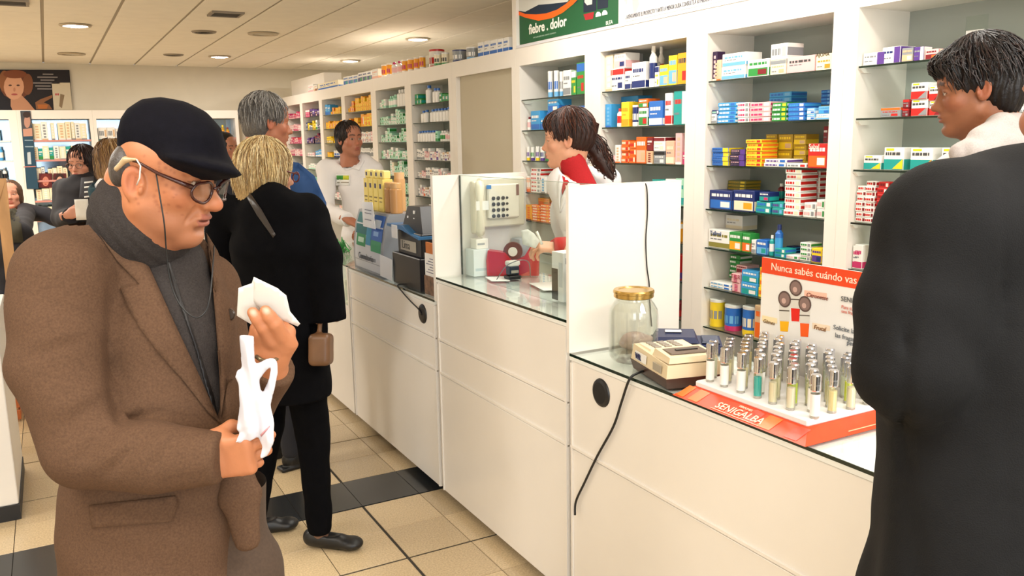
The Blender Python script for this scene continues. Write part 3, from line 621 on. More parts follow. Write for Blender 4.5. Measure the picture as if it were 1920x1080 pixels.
shelf_row('B1', 1, ZN[1], [(105, 138, 556, 0, 1, 'c', 'wh', 'gy', 'be', 0), (142, 196, 528, 0, 3, 'c', 'nb', 'lg', 'wh', 3), (198, 324, 478, 0, 5, 'c', 'sb', 'wh', 'bl', 3), (328, 410, 476, 0, 4, 'c', 'wh', 'mg', 'gy', 3), (412, 556, 474, 0, 4, 'c', 'pk', 'mg', 'wh', 3),
    (545, 700, 405, 475, 2, 'c', 'sb', 'bl', 'lb', 3, 1), (560, 665, 478, 0, 4, 'c', 'gn', 'wh', 'ye', 3, 0), (672, 790, 480, 0, 4, 'c', 'bl', 'sb', 'wh', 3), (796, 858, 512, 0, 2, 'c', 'lb', 'wh', 'bl', 4), (892, 962, 392, 490, 4, 'c', 'bl', 'sb', 'lb', 3, 1), (864, 960, 552, 0, 1, 'c', 'wh', 'lb', 'bl', 0), (880, 958, 500, 552, 1, 'c', 'lb', 'sb', 'bl', 4)], T1)
shelf_row('B1', 2, ZN[2], [(160, 276, 782, 0, 4, 'c', 'bl', 'ye', 'nb', 1), (280, 384, 792, 0, 3, 'c', 'dp', 'pu', 'pk', 1), (388, 500, 728, 0, 7, 'c', 'ye', 'og', 'rd', 3), (505, 660, 858, 0, 2, 'c', 'wh', 'pu', 'bl', 3), (664, 800, 888, 0, 1, 'c', 'wh', 'gy', 'rd', 3),
    (520, 598, 690, 0, 3, 'c', 'gd', 'ye', 'be', 4, 1), (602, 706, 690, 0, 2, 'c', 'gd', 'ye', 'be', 4, 1), (710, 800, 690, 0, 3, 'c', 'gd', 'ye', 'be', 4, 1), (812, 942, 752, 0, 1, 'c', 'rd', 'og', 'wh', 4), (915, 965, 635, 745, 1, 'c', 'dr', 'dr', 'wh', 1, 1)], T1)
shelf_row('B1', 3, ZN[3], [(96, 138, 112, 0, 4, 'c', 'ye', 'gd', 'og', 3), (146, 300, 98, 0, 1, 'c', 'nb', 'bl', 'wh', 4), (306, 450, 98, 0, 1, 'c', 'nb', 'cr', 'yo', 4), (210, 335, 30, 95, 3, 'c', 'ol', 'gd', 'ye', 3, 1), (455, 560, 172, 0, 2, 'c', 'tl', 'bl', 'wh', 3), (480, 548, 108, 170, 1, 'c', 'nb', 'tl', 'mg', 4),
    (564, 644, 178, 0, 2, 'c', 'tl', 'pu', 'lb', 3), (590, 640, 50, 178, 1, 'b', 'dr', 'tl', 'wh', 0, 1), (650, 682, 60, 178, 1, 'b', 'dr', 'tl', 'wh', 0, 1), (654, 768, -52, 0, 8, 'c', 'wh', 'rd', 'cr', 3), (775, 895, -70, 150, 6, 'c', 'wh', 'rd', 'pk', 3, 1), (774, 860, 180, 0, 2, 'c', 'wh', 'pk', 'gy', 3), (864, 925, 160, 0, 2, 'c', 'wh', 'pk', 'gn', 3)], T1b)
shelf_row('B1', 4, ZN[4], [(122, 274, 362, 0, 1, 'c', 'wh', 'ol', 'nb', 0), (226, 340, 262, 360, 1, 'c', 'wh', 'cr', 'nb', 0, 1), (278, 362, 378, 0, 1, 'c', 'gn', 'yo', 'wh', 4), (366, 424, 388, 0, 1, 'c', 'gn', 'og', 'wh', 4), (428, 458, 430, 0, 1, 'c', 'wh', 'gy', 'lb', 0), (462, 535, 432, 0, 1, 'c', 'bl', 'lb', 'tl', 4), (540, 575, 400, 0, 1, 'b', 'tl', 'wh', 'wh', 0),
    (572, 626, 328, 0, 1, 'b', 'bl', 'sb', 'nb', 0), (580, 656, 490, 0, 2, 'c', 'tl', 'bl', 'wh', 3, -.1), (660, 745, 535, 0, 1, 'c', 'wh', 'pk', 'gn', 3), (660, 720, 485, 0, 3, 'c', 'nb', 'sb', 'bl', 3, 1), (750, 830, 452, 0, 4, 'c', 'wh', 'gn', 'gy', 3), (834, 905, 488, 0, 1, 'c', 'ye', 'pu', 'nb', 4)], T1b)
shelf_row('B1', 5, ZN[5], [(140, 286, 722, 0, 2, 'c', 'wh', 'lb', 'bl', 3), (290, 352, 660, 0, 2, 'c', 'pk', 'mg', 'dr', 5), (325, 400, 602, 656, 1, 'c', 'pk', 'dr', 'mg', 4, .6), (355, 470, 640, 0, 2, 'c', 'sb', 'tl', 'wh', 4), (276, 350, 535, 690, 5, 'c', 'gn', 'wh', 'gn', 3, 1), (474, 530, 620, 0, 3, 'c', 'ye', 'og', 'gd', 3), (534, 640, 640, 0, 3, 'c', 'rd', 'wh', 'og', 3), (644, 760, 660, 0, 2, 'c', 'wh', 'bl', 'gn', 0), (764, 890, 670, 0, 2, 'c', 'pk', 'wh', 'mg', 0)], T1b)
shelf_row('B1', 6, ZN[6], [(104, 205, 830, 0, 1, 'n', 'ye', 'ye', 'gy', 0), (208, 325, 872, 0, 1, 'n', 'bl', 'mg', 'lb', 0), (330, 446, 882, 0, 1, 'n', 'bl', 'ye', 'cr', 0), (450, 560, 880, 0, 1, 'c', 'be', 'og', 'wh', 4), (564, 680, 900, 0, 2, 'c', 'wh', 'bl', 'gn', 3), (684, 790, 910, 0, 1, 'c', 'lb', 'wh', 'gn', 4)], T1b)
T2 = (1100, 60, .2594)
shelf_row('B2', 0, ZN[0], [(112, 165, 168, 0, 1, 'c', 'cr', 'wh', 'be', 5), (172, 270, 264, 0, 1, 'c', 'wh', 'rd', 'nb', 2), (198, 280, 152, 262, 1, 'c', 'wh', 'pk', 'nb', 4), (276, 322, 282, 0, 1, 'c', 'wh', 'nb', 'rd', 0), (326, 426, 218, 0, 1, 'c', 'wh', 'nb', 'rd', 0), (432, 490, 98, 0, 1, 'b', 'wh', 'nb', 'wh', 0),
    (500, 545, 104, 0, 1, 'b', 'wh', 'rd', 'wh', 0, 1), (492, 524, 248, 0, 1, 'c', 'wh', 'nb', 'ye', 2), (527, 588, 236, 0, 1, 'c', 'ye', 'lb', 'pe', 4), (592, 654, 168, 0, 1, 'c', 'ye', 'lb', 'pe', 4), (658, 728, 150, 0, 1, 'c', 'yo', 'yo', 'rd', 4)], T2)
shelf_row('B2', 1, ZN[1], [(116, 160, 522, 0, 1, 'c', 'sb', 'lb', 'bl', 5), (170, 290, 470, 0, 1, 'c', 'sb', 'bl', 'lb', 4, 1), (204, 246, 552, 0, 1, 'b', 'wh', 'rd', 'rd', 0, -.1), (250, 306, 505, 0, 1, 'c', 'ye', 'yo', 'og', 0), (310, 366, 528, 0, 1, 'n', 'nb', 'wh', 'wh', 0), (374, 440, 548, 0, 1, 'c', 'wh', 'gn', 'rd', 4), (374, 440, 482, 546, 1, 'c', 'og', 'gn', 'wh', 4),
    (450, 550, 498, 0, 1, 'c', 'bl', 'wh', 'lb', 0), (566, 620, 440, 0, 1, 'c', 'wh', 'rd', 'gn', 0), (630, 724, 424, 0, 1, 'c', 'tl', 'wh', 'rd', 1)], T2)
shelf_row('B2', 2, ZN[2], [(152, 202, 892, 0, 1, 'c', 'pk', 'pk', 'mg', 0), (205, 243, 816, 0, 1, 'c', 'wh', 'be', 'og', 5), (247, 300, 782, 0, 4, 'c', 'og', 'cr', 'rd', 3), (303, 354, 790, 0, 3, 'c', 'og', 'rd', 'cr', 3), (358, 430, 758, 0, 1, 'c', 'og', 'pe', 'be', 4), (432, 478, 860, 0, 1, 'c', 'be', 'dr', 'wh', 5), (436, 480, 762, 858, 1, 'c', 'dr', 'dr', 'be', 0), (484, 568, 862, 0, 1, 'c', 'gy', 'bk', 'wh', 2), (484, 566, 760, 860, 1, 'c', 'wh', 'dr', 'cr', 2),
    (574, 634, 785, 0, 1, 'c', 'pe', 'cr', 'be', 0), (642, 692, 730, 0, 1, 'c', 'pk', 'pe', 'wh', 5), (694, 720, 866, 0, 1, 'c', 'mg', 'mg', 'wh', 0)], T2)
shelf_row('B2', 3, ZN[3], [(300, 420, 1110, 0, 3, 'c', 'wh', 'tl', 'bl', 3), (470, 560, 1068, 0, 4, 'c', 'tl', 'wh', 'bl', 3), (563, 640, 1064, 0, 4, 'c', 'wh', 'tl', 'gy', 3), (643, 712, 1060, 0, 1, 'c', 'lg', 'tl', 'ye', 0)], T2)
for si, cols in ((4, ('wh', 'gy', 'nb', 'pk', 'rd', 'wh', 'yo')), (5, ('rd', 'wh', 'yo', 'gn', 'pk', 'rd', 'rd')), (6, ('nb', 'wh', 'lb', 'dr', 'wh', 'tl', 'dr'))):
    its = []
    for k, c in enumerate(cols):
        y0 = 3.98-k*.09
        hh = rng.uniform(.07, .14); o = put('c', (XS+.085, y0, ZN[si]+.0006), .08, .1, hh, c, rng.choice(['rd', 'wh', 'pu', 'tl']), 'cr', rng.choice([0, 2, 4]), f'{CN[c]} carton, {ORD[k+1]} from left, {ORD[si+1]} shelf, {BT["B2"]}', 'box', f'box goods, shelf {si+1}, {BT["B2"]}')
T3 = (960, 0, .3147); T3b = (960, 180, .2778)
shelf_row('B3', 0, ZN[0], [(200, 232, 424, 0, 1, 'n', 'wh', 'lb', 'bl', 0), (235, 268, 420, 0, 1, 'n', 'wh', 'lb', 'bl', 0), (271, 298, 426, 0, 1, 'n', 'wh', 'lb', 'gy', 0), (303, 348, 418, 0, 1, 'c', 'wh', 'gy', 'tl', 0), (352, 380, 420, 0, 1, 'c', 'gn', 'wh', 'ye', 2), (384, 434, 372, 0, 1, 'c', 'gn', 'bl', 'rd', 2)], T3)
shelf_row('B3', 1, ZN[1], [(88, 122, 140, 0, 1, 'b', 'wh', 'pk', 'dr', 0), (126, 188, 100, 0, 1, 'c', 'sb', 'bl', 'wh', 0), (192, 225, 150, 0, 1, 'c', 'sb', 'bl', 'pk', 4), (232, 300, 108, 0, 1, 'c', 'bl', 'sb', 'lb', 4), (240, 312, 22, 106, 1, 'c', 'sb', 'bl', 'wh', 4), (420, 500, 66, 0, 2, 'c', 'bl', 'nb', 'sb', 4)], T3b)
shelf_row('B3', 2, ZN[2], [(88, 113, 342, 0, 1, 'n', 'wh', 'ye', 'pu', 0), (115, 142, 344, 0, 1, 'n', 'wh', 'pu', 'gn', 0), (148, 176, 340, 0, 1, 'n', 'wh', 'ye', 'pu', 0), (178, 208, 342, 0, 1, 'n', 'wh', 'pu', 'nb', 0), (225, 312, 426, 0, 1, 'c', 'gn', 'gn', 'wh', 3)], T3b)
shelf_row('B3', 3, ZN[3], [(80, 118, 540, 0, 1, 'n', 'pe', 'og', 'wh', 0), (122, 188, 488, 0, 6, 'c', 'wh', 'rd', 'gy', 3), (192, 226, 542, 0, 1, 'c', 'wh', 'lb', 'gy', 5), (228, 256, 580, 0, 1, 'n', 'wh', 'og', 'rd', 0), (258, 312, 512, 0, 4, 'c', 'wh', 'gy', 'be', 3)], T3b)
shelf_row('B3', 4, ZN[4], [(90, 128, 734, 0, 1, 'c', 'yo', 'og', 'dr', 5), (131, 185, 736, 0, 6, 'c', 'og', 'cr', 'yo', 3), (188, 248, 734, 0, 6, 'c', 'og', 'cr', 'yo', 3), (176, 252, 690, 733, 1, 'c', 'yo', 'og', 'gd', 4, .7)], T3b)
T0 = (1560, 0, .3147); T0b = (1560, 320, .352)
shelf_row('B0', 0, ZN[0], [(162, 290, 315, 0, 1, 'c', 'wh', 'pu', 'gy', 1), (302, 412, 278, 0, 1, 'c', 'wh', 'pu', 'nb', 1), (416, 484, 284, 0, 1, 'c', 'gy', 'be', 'cr', 4), (488, 548, 278, 0, 1, 'c', 'pu', 'wh', 'gy', 1), (556, 636, 292, 0, 1, 'c', 'pk', 'dr', 'og', 4), (640, 730, 288, 0, 1, 'c', 'pe', 'wh', 'dr', 0), (1060, 1140, 250, 0, 1, 'c', 'wh', 'tl', 'gn', 1)], T0)
shelf_row('B0', 1, ZN[1], [(290, 412, 640, 0, 1, 'c', 'gy', 'og', 'rd', 2), (416, 462, 592, 0, 2, 'c', 'dr', 'rd', 'gy', 2), (468, 572, 492, 0, 2, 'c', 'wh', 'rd', 'gy', 6), (576, 650, 512, 0, 2, 'c', 'wh', 'rd', 'dr', 6), (1050, 1140, 620, 0, 1, 'c', 'wh', 'gy', 'gn', 0)], T0)
shelf_row('B0', 2, ZN[2], [(190, 296, 926, 0, 1, 'c', 'wh', 'tl', 'ye', 6), (312, 430, 878, 0, 1, 'c', 'wh', 'tl', 'ye', 6), (470, 604, 880, 0, 1, 'c', 'wh', 'tl', 'yo', 6), (432, 468, 930, 0, 1, 'c', 'tl', 'gn', 'yo', 4, 1), (655, 780, 880, 0, 1, 'c', 'wh', 'tl', 'ye', 6)], T0)
shelf_row('B0', 3, ZN[3], [(112, 172, 82, 0, 7, 'c', 'wh', 'rd', 'dr', 3), (176, 234, 58, 0, 8, 'c', 'wh', 'rd', 'dr', 3), (238, 300, 62, 0, 7, 'c', 'rd', 'dr', 'wh', 3)], T0b)
shelf_row('B0', 4, ZN[4], [(72, 116, 396, 0, 1, 'c', 'wh', 'mg', 'rd', 0), (122, 166, 394, 0, 1, 'c', 'wh', 'mg', 'rd', 0), (205, 250, 322, 0, 1, 'c', 'cr', 'tl', 'gn', 0)], T0b)
# legible brand lettering on a few packs
INK = lambda c: mat('ink_'+c, c, 0.6)
KEEP = set()
def lab(txt, px, py, size, col, row=0.0, depthx=0.0):
    X = XS+.03+row*.11-.0016; p = UN(px, py, 0, X)
    host = min((o for o in COL.objects if o.name.startswith(('carton', 'bottle', 'can'))and o.parent is None), key=lambda o: (o.location[1]-p[1])**2+(o.location[2]-p[2]+.02)**2)
    KEEP.add(host.name); L = host.location; t = text_mesh(txt, size, col, host, (X-L[0], p[1]-L[1], p[2]-L[2]), (0, -1, 0), (0, 0, 1), width=None); return t
lab('AJOMA', 1530, 107, .021, '#4a3a20'); lab('Tafirol', 1331, 440, .030, '#23407c'); lab('Sabal', 1517, 279, .028, '#f6e9d8')
lab('T.L.R', 1370, 521, .03, '#9a2c3c')
# acrylic price holder on the top shelf of the bay behind the young man
p0 = UN(1560+.3147*790, 75, 0, XS+.16); p1 = UN(1560+.3147*920, 75, 0, XS+.16)
t = wroot('acrylic_holder', (XS+.16, (p0[1]+p1[1])/2, ZN[0]), 'clear upright acrylic holder with a white card above the young man\'s hair', 'holder')
MB().box(XS+.16, XS+.163, p1[1], p0[1], ZN[0]+.0006, 2.06).box(XS+.16, XS+.22, p1[1], p0[1], ZN[0]+.0006, ZN[0]+.004).build('holder_sheet', CLR, t)
MB().box(XS+.157, XS+.1595, p1[1]+.01, p0[1]-.005, ZN[0]+.004, ZN[0]+.10, '#eef0ee').build('card', PRINT, t)
# far bays: palettes per shelf
def far_row(bay, si, ya, yb, z, spec, rr):
    """spec: list of (fraction, kind, width, height lo, hi, layers, [(base,acc,acc2,style)...])"""
    y = yb-.015; n = 0
    for (frac, kind, w, h0, h1, ly, cols) in spec:
        end = y-frac*(yb-ya-.03)
        while y-w > end-.002:
            h = rr.uniform(h0, h1); ba, ac, a2, st = rr.choice(cols); n += 1; L = ly if isinstance(ly, int) else rr.randint(*ly); d = min(.09, w*1.2) if kind == 'c' else w
            for k in range(L):
                c1, c2 = CN[ba], CN[ac]; desc = f'{c1} and {c2} {KN[kind][0]}' if ba != ac else f'{c1} {KN[kind][0]}'
                lb = f'{desc}, {ORD[min(n, 24)]} from left'+(f', {ORD[k+1]} up' if L > 1 else '')+f', {ORD[si+1]} shelf, {BT[bay]}'
                put(kind, (XS+.03+d/2, y-w/2, z+.0006+k*(h+.0004)), w-.003, d, round(h, 3)-.0006, ba, ac, a2, st, lb, KN[kind][1], f'{KN[kind][1]} goods, shelf {si+1}, {BT[bay]}')
            y -= w
        y = min(y, end)
BC = [('wh', 'wh', 'bl', 0)]; G1 = [('lg', 'wh', 'gn', 4), ('wh', 'lg', 'gn', 0), ('lg', 'gn', 'wh', 3)]; W1 = [('wh', 'pk', 'gy', 3), ('wh', 'gy', 'rd', 0), ('wh', 'be', 'dr', 2), ('pk', 'wh', 'gy', 0)]
GAP = lambda f: (f, 'c', 9, 0, 0, 1, W1)
def gaprow(*a): far_row(*a)
R = random.Random(11)
F5 = [[(.22, 'c', .07, .03, .06, (1, 2), [('gn', 'tl', 'wh', 3)]), (.06, 'c', 9, 0, 0, 1, W1), (.1, 'b', .066, .145, .15, 1, BC), (.09, 'c', 9, 0, 0, 1, W1), (.22, 'b', .058, .115, .12, 1, BC), (.3, 'c', .06, .03, .06, (1, 2), [('gn', 'wh', 'tl', 3), ('tl', 'gn', 'wh', 4)])],
      [(.12, 'c', 9, 0, 0, 1, W1), (.2, 'b', .062, .10, .11, 1, BC), (.06, 'c', 9, 0, 0, 1, W1), (.62, 'b', .064, .10, .115, 1, BC)],
      [(.55, 'b', .058, .09, .095, 1, BC), (.1, 'c', .05, .07, .09, 1, [('lg', 'gn', 'wh', 0)]), (.35, 'b', .05, .08, .10, 1, [('wh', 'pk', 'gy', 0), ('wh', 'gn', 'wh', 0)])]]
F5 += [[(1.0, 'c', .042, .06, .10, 1, W1+[('wh', 'pu', 'pk', 0)])], [(1.0, 'c', .045, .045, .10, 1, W1)], [(1.0, 'c', .04, .05, .10, 1, W1+[('wh', 'og', 'rd', 0)])], [(1.0, 'c', .045, .06, .10, 1, W1+[('wh', 'nb', 'bl', 1)])], [(1.0, 'c', .05, .07, .11, 1, [('wh', 'lb', 'bl', 0), ('wh', 'gy', 'bl', 0)])]]
F6 = [[(.3, 'c', .055, .05, .09, 1, G1), (.3, 'b', .06, .10, .13, 1, [('lg', 'wh', 'lg', 0)]), (.4, 'b', .07, .145, .155, 1, [('wh', 'wh', 'wh', 0)])], [(.4, 'c', .055, .035, .04, (1, 2), G1), (.6, 'c', .06, .03, .035, (2, 4), G1)],
      [(1, 'c', .06, .03, .05, (1, 3), G1)], [(.35, 'c', .05, .04, .09, 1, W1+G1), (.65, 'c', .06, .05, .11, 1, G1)], [(.3, 'c', .06, .03, .05, 1, G1), (.7, 'c', .05, .04, .05, (2, 3), G1+[('cr', 'wh', 'be', 5)])], [(1, 'c', .05, .03, .045, (1, 3), G1)], [(.5, 'c', .04, .10, .11, 1, [('wh', 'lg', 'gn', 5)]), (.5, 'c', .05, .04, .045, 3, G1)], [(1, 'c', .05, .05, .11, 1, G1)]]
O1 = [('yo', 'ye', 'og', 4), ('yo', 'og', 'wh', 3), ('ye', 'yo', 'og', 2)]
F7 = [[(.3, 'c', .06, .04, .06, (1, 2), O1), (.7, 'c', .06, .04, .05, (2, 3), O1)], [(.5, 'c', .06, .03, .05, (1, 2), O1), (.5, 'c', .09, .10, .13, 1, O1)], [(.4, 'c', .06, .05, .11, 1, O1), (.6, 'c', .07, .05, .055, 2, W1)], [(1, 'v', .04, .09, .11, 1, [('wh', 'gy', 'wh', 0)])], [(1, 'c', .06, .05, .1, 1, W1)], [(1, 'c', .06, .05, .1, 1, O1)], [(1, 'c', .06, .05, .1, 1, W1)], [(1, 'c', .06, .05, .1, 1, W1)]]
F8 = [[(.3, 'c', .1, .10, .12, 1, [('sb', 'bl', 'wh', 0)]), (.55, 'c', .06, .03, .04, (1, 2), O1), (.15, 'b', .06, .10, .11, 1, [('wh', 'lb', 'gy', 0)])], [(1, 'c', .05, .06, .09, 1, O1)], [(.4, 'c', .06, .05, .09, 1, [('ye', 'gd', 'wh', 4)]), (.6, 'c', .07, .05, .055, 2, O1)], [(.3, 'c', .06, .04, .06, 1, O1), (.5, 'n', .09, .07, .08, 1, [('wh', 'nb', 'bl', 0)]), (.2, 'b', .06, .08, .1, 1, BC)], [(1, 'c', .07, .05, .1, 1, W1)], [(1, 'c', .07, .05, .1, 1, W1)], [(1, 'c', .07, .05, .1, 1, W1)], [(1, 'c', .07, .05, .1, 1, W1)]]
PU = [('pu', 'dp', 'wh', 0), ('dp', 'pu', 'pk', 2)]; MX = [('ye', 'gd', 'wh', 0), ('gy', 'wh', 'nb', 2), ('nb', 'gy', 'wh', 0), ('wh', 'gn', 'gy', 0)]
F9 = [[(.3, 'c', .09, .06, .09, 1, [('mg', 'wh', 'pk', 2)]), (.7, 'c', .1, .07, .10, 1, PU)], [(1, 'c', .07, .05, .12, 1, MX)], [(.5, 'c', .06, .04, .08, 1, PU), (.5, 'c', .06, .08, .12, 1, [('nb', 'dr', 'gd', 2)])], [(.5, 'c', .1, .03, .05, 1, W1), (.5, 'c', .08, .06, .09, 1, [('sb', 'wh', 'bl', 0)])], [(1, 'c', .09, .04, .07, 1, [('wh', 'lg', 'gy', 0)])], [(1, 'c', .09, .04, .07, 1, [('lg', 'tl', 'ye', 4)])], [], []]
PM = [('mg', 'pk', 'wh', 0), ('mg', 'rd', 'pk', 2)]; PP = [('pk', 'mg', 'wh', 0), ('pk', 'wh', 'mg', 4)]
F10 = [[(1, 'c', .08, .05, .09, 1, PM)], [(1, 'c', .08, .06, .09, 1, PP)], [(1, 'c', .08, .06, .09, 1, PM+PP)], [(1, 'c', .08, .06, .1, 1, PP)], [(1, 'c', .09, .04, .07, 1, [('gy', 'pk', 'wh', 0)])], [(1, 'c', .09, .04, .07, 1, PP)], [], []]
for (bn, ya, yb) in BAYS[5:]:
    spec = dict(B5=F5, B6=F6, B7=F7, B8=F8, B9=F9, B10=F10)[bn]
    for si, z in enumerate(ZFAR):
        if si < len(spec) and spec[si]: far_row(bn, si, ya, yb, z, spec[si], R)
# things on top of the shelving
TT = (560, 90, .2083)
def top_item(x0, x1, yt, kind, ba, ac, a2, st, label, cat, grp, T=TT, X=XS+.035):
    ox, oy, sc = T; ya = UN(ox+sc*x0, oy+sc*yt, 0, X)[1]; yc = UN(ox+sc*x1, oy+sc*yt, 0, X)[1]; zt = UN(ox+sc*(x0+x1)/2, oy+sc*yt, 0, X)[2]; w = abs(ya-yc)-.003; w = w if kind == 'c' else min(w, (x1-x0)*sc/F_PX*float(CM[2] @ (np.array([X, (ya+yc)/2, ZF])-CO))*1.15); h = zt-ZF-.001
    d = min(.09, w) if kind == 'c' else w
    put(kind, (X+d/2, (ya+yc)/2, ZF+.0006), w, d, h, ba, ac, a2, st, label, cat, grp)
top_item(82, 130, 330, 'c', 'wh', 'pk', 'gy', 0, 'small pink and white carton farthest left on the shelf top', 'box', 'boxes on the shelf top'); top_item(132, 164, 336, 'c', 'wh', 'be', 'dr', 4, 'small beige carton, second from the left on the shelf top', 'box', 'boxes on the shelf top')
top_item(170, 355, 305, 'c', 'cr', 'bl', 'gy', 0, 'long cream carton with a blue base in front of the white bulkhead box', 'box', 'boxes on the shelf top')
for k, (a, b) in enumerate(((400, 443), (445, 488), (490, 530))): top_item(a, b, 258-k*8, 'c', 'wh', 'bl', 'tl', 4, f'white, teal and blue carton, {ORD[k+1]} of the left trio on the shelf top', 'box', 'boxes on the shelf top')
for k, (a, b) in enumerate(((534, 572), (574, 612), (614, 650))): top_item(a, b, 222-k*8, 'c', 'wh', 'nb', 'gn', 4, f'white, green and navy carton, {ORD[k+1]} of the right trio on the shelf top', 'box', 'boxes on the shelf top')
top_item(656, 712, 190, 'c', 'wh', 'pe', 'pk', 0, 'plain pale carton just left of the orange-labelled bottles on the shelf top', 'box', 'boxes on the shelf top')
bx = [(722, 768), (770, 812), (814, 858), (860, 904), (906, 952), (954, 1008), (1012, 1062), (1064, 1112)]
for k, (a, b) in enumerate(bx): top_item(a, b, 150-k*11, 'b' if k in (2, 3) else 'n', 'wh' if k in (2, 3) else 'yo', 'pk' if k in (2, 3) else 'wh', 'mg', 0, f'white and orange jar on the shelf top, {ORD[k+1]} from the left of its row', 'tub', 'jars on the shelf top')
top_item(1122, 1240, 12, 'n', 'wh', 'rd', 'rd', 1, 'large white can with a red lid on the shelf top', 'can', 'cans on the shelf top', X=XS+.13)
top_item(1190, 1250, 52, 'n', 'cr', 'gn', 'bk', 0, 'small cream can in front of the large red-lidded can', 'can', 'cans on the shelf top', X=XS+.005)
top_item(1256, 1318, 42, 'n', 'cr', 'gn', 'bk', 0, 'small cream can between the red-lidded can and the grey can', 'can', 'cans on the shelf top')
top_item(1332, 1448, 16, 'n', 'gy', 'nb', 'wh', 1, 'large grey and navy can on the shelf top', 'can', 'cans on the shelf top'); top_item(1462, 1568, -8, 'n', 'gy', 'lb', 'wh', 0, 'large plain grey can left of the tall blue-based boxes', 'can', 'cans on the shelf top')
for k, (a, b) in enumerate(((1610, 1662), (1666, 1716), (1720, 1786), (1790, 1836), (1840, 1890))): top_item(a, b, -52-k*11, 'c', 'wh', 'bl', 'pu', 0, f'tall white carton with blue base, {ORD[k+1]} of five left of the green poster', 'box', 'tall boxes on the shelf top')
# back wall goods
R = random.Random(21)
def wall_row(ci, si, x0, x1, z, cols, kinds, wlo, whi, hlo, hhi, txt):
    x = x0; n = 0
    while x < x1-.02:
        w = R.uniform(wlo, whi)
        if x+w > x1: break
        n += 1; kind = R.choice(kinds); ba, ac, a2, st = R.choice(cols); h = R.uniform(hlo, hhi); dd = min(.07, w)
        put(kind, (x+w/2, YC+.06, z+.0006), round(w, 2)-.003 if kind == 'c' else .045, dd if kind == 'c' else .045, round(h, 2), ba, ac, a2, st, f'{CN[ba]} and {CN[ac]} {KN[kind][0]}, {ORD[min(n, 24)]} from left, {ORD[si+1]} shelf, {txt}' if ba != ac else f'{CN[ba]} {KN[kind][0]}, {ORD[min(n, 24)]} from left, {ORD[si+1]} shelf, {txt}', KN[kind][1], f'{KN[kind][1]} goods, {ORD[si+1]} shelf, {txt}', rz=math.pi/2)
        x += w+R.choice([0, 0, 0, .03])
WM = [('cr', 'wh', 'gy', 5), ('wh', 'gy', 'be', 5), ('cr', 'be', 'wh', 5)]; BL = [('sb', 'wh', 'lb', 0), ('wh', 'nb', 'gy', 1), ('wh', 'bk', 'gy', 1), ('lb', 'sb', 'wh', 4)]
for si, z in enumerate(ZC):
    wall_row('M', si, -.15, .49, z, WM+([('tl', 'gn', 'wh', 0)] if si == 1 else []), 'c', .04, .08, .13 if si else .19, .16 if si else .21, 'portrait poster wall case')
    wall_row('L', si, -.62, -.36, z, BL, 'cb', .05, .09, .12, .17, 'left edge wall case')
    if si < 3: wall_row('R', si, .585, 1.32, z, [('wh', 'gy', 'be', 3)], 'c', .09, .11, .13, .15, 'wall case beside cap')
    wall_row('F', si, 1.5, 2.18, z, [('gd', 'yo', 'ye', 0), ('dp', 'gd', 'pu', 0), ('gd', 'og', 'dr', 0)] if si == 0 else W1, 'bc' if si else 'b', .055, .07, .13, .17, 'brown bottles wall case')

# cartons: the ~300 that show largest stay things of their own, the rest are joined
cart = [o for o in COL.objects if o.name.startswith('carton') and o.parent is None and o.get('category') == 'box']
def appar(o):
    w_ = max(o.dimensions[1], .02) if False else 1; a = np.empty(len(o.data.vertices)*3, np.float32); o.data.vertices.foreach_get('co', a); a = a.reshape(-1, 3); e = a.max(0)-a.min(0); L_ = o.location
    dist = math.dist(L_, CO); c = CM @ (np.array(L_)-CO); px, py = 960+F_PX*c[0]/c[2], 540+F_PX*c[1]/c[2]
    hid = (px < 620) or (865 < px and L_[2] < 1.05) or (1075 < px < 1270 and L_[2] < 1.29) or (px > 1700 and L_[2] < 1.6)
    return max(e[0], e[1])*e[2]/dist**2*(.05 if hid else 1)
cart.sort(key=appar, reverse=True)
cart = [o for o in cart if o.name not in KEEP]
vs, fs, cs = [], [], []; n = 0; dead = []
for o in cart[300:]:
    me = o.data; a = np.empty(len(me.vertices)*3, np.float32); me.vertices.foreach_get('co', a); a = a.reshape(-1, 3); c_, s_ = math.cos(o.rotation_euler[2]), math.sin(o.rotation_euler[2]); L_ = o.location
    b = np.stack([a[:, 0]*c_-a[:, 1]*s_+L_[0], a[:, 0]*s_+a[:, 1]*c_+L_[1], a[:, 2]+L_[2]], 1); vs += b.tolist()
    cc_ = np.empty(len(me.loops)*4, np.float32); me.color_attributes['Col'].data.foreach_get('color', cc_); cs.append(cc_)
    fs += [tuple(n+i for i in p.vertices) for p in me.polygons]; n += len(a); dead.append(o)
for o in dead: bpy.data.objects.remove(o)
me = bpy.data.meshes.new('small_cartons'); me.from_pydata(vs, [], fs); at = me.color_attributes.new('Col', 'FLOAT_COLOR', 'CORNER'); at.data.foreach_set('color', np.concatenate(cs)); me.materials.append(PRINT)
tag(link('small_cartons', me), 'many small medicine cartons on the distant shelves and in the far wall cases', 'boxes', kind='stuff')
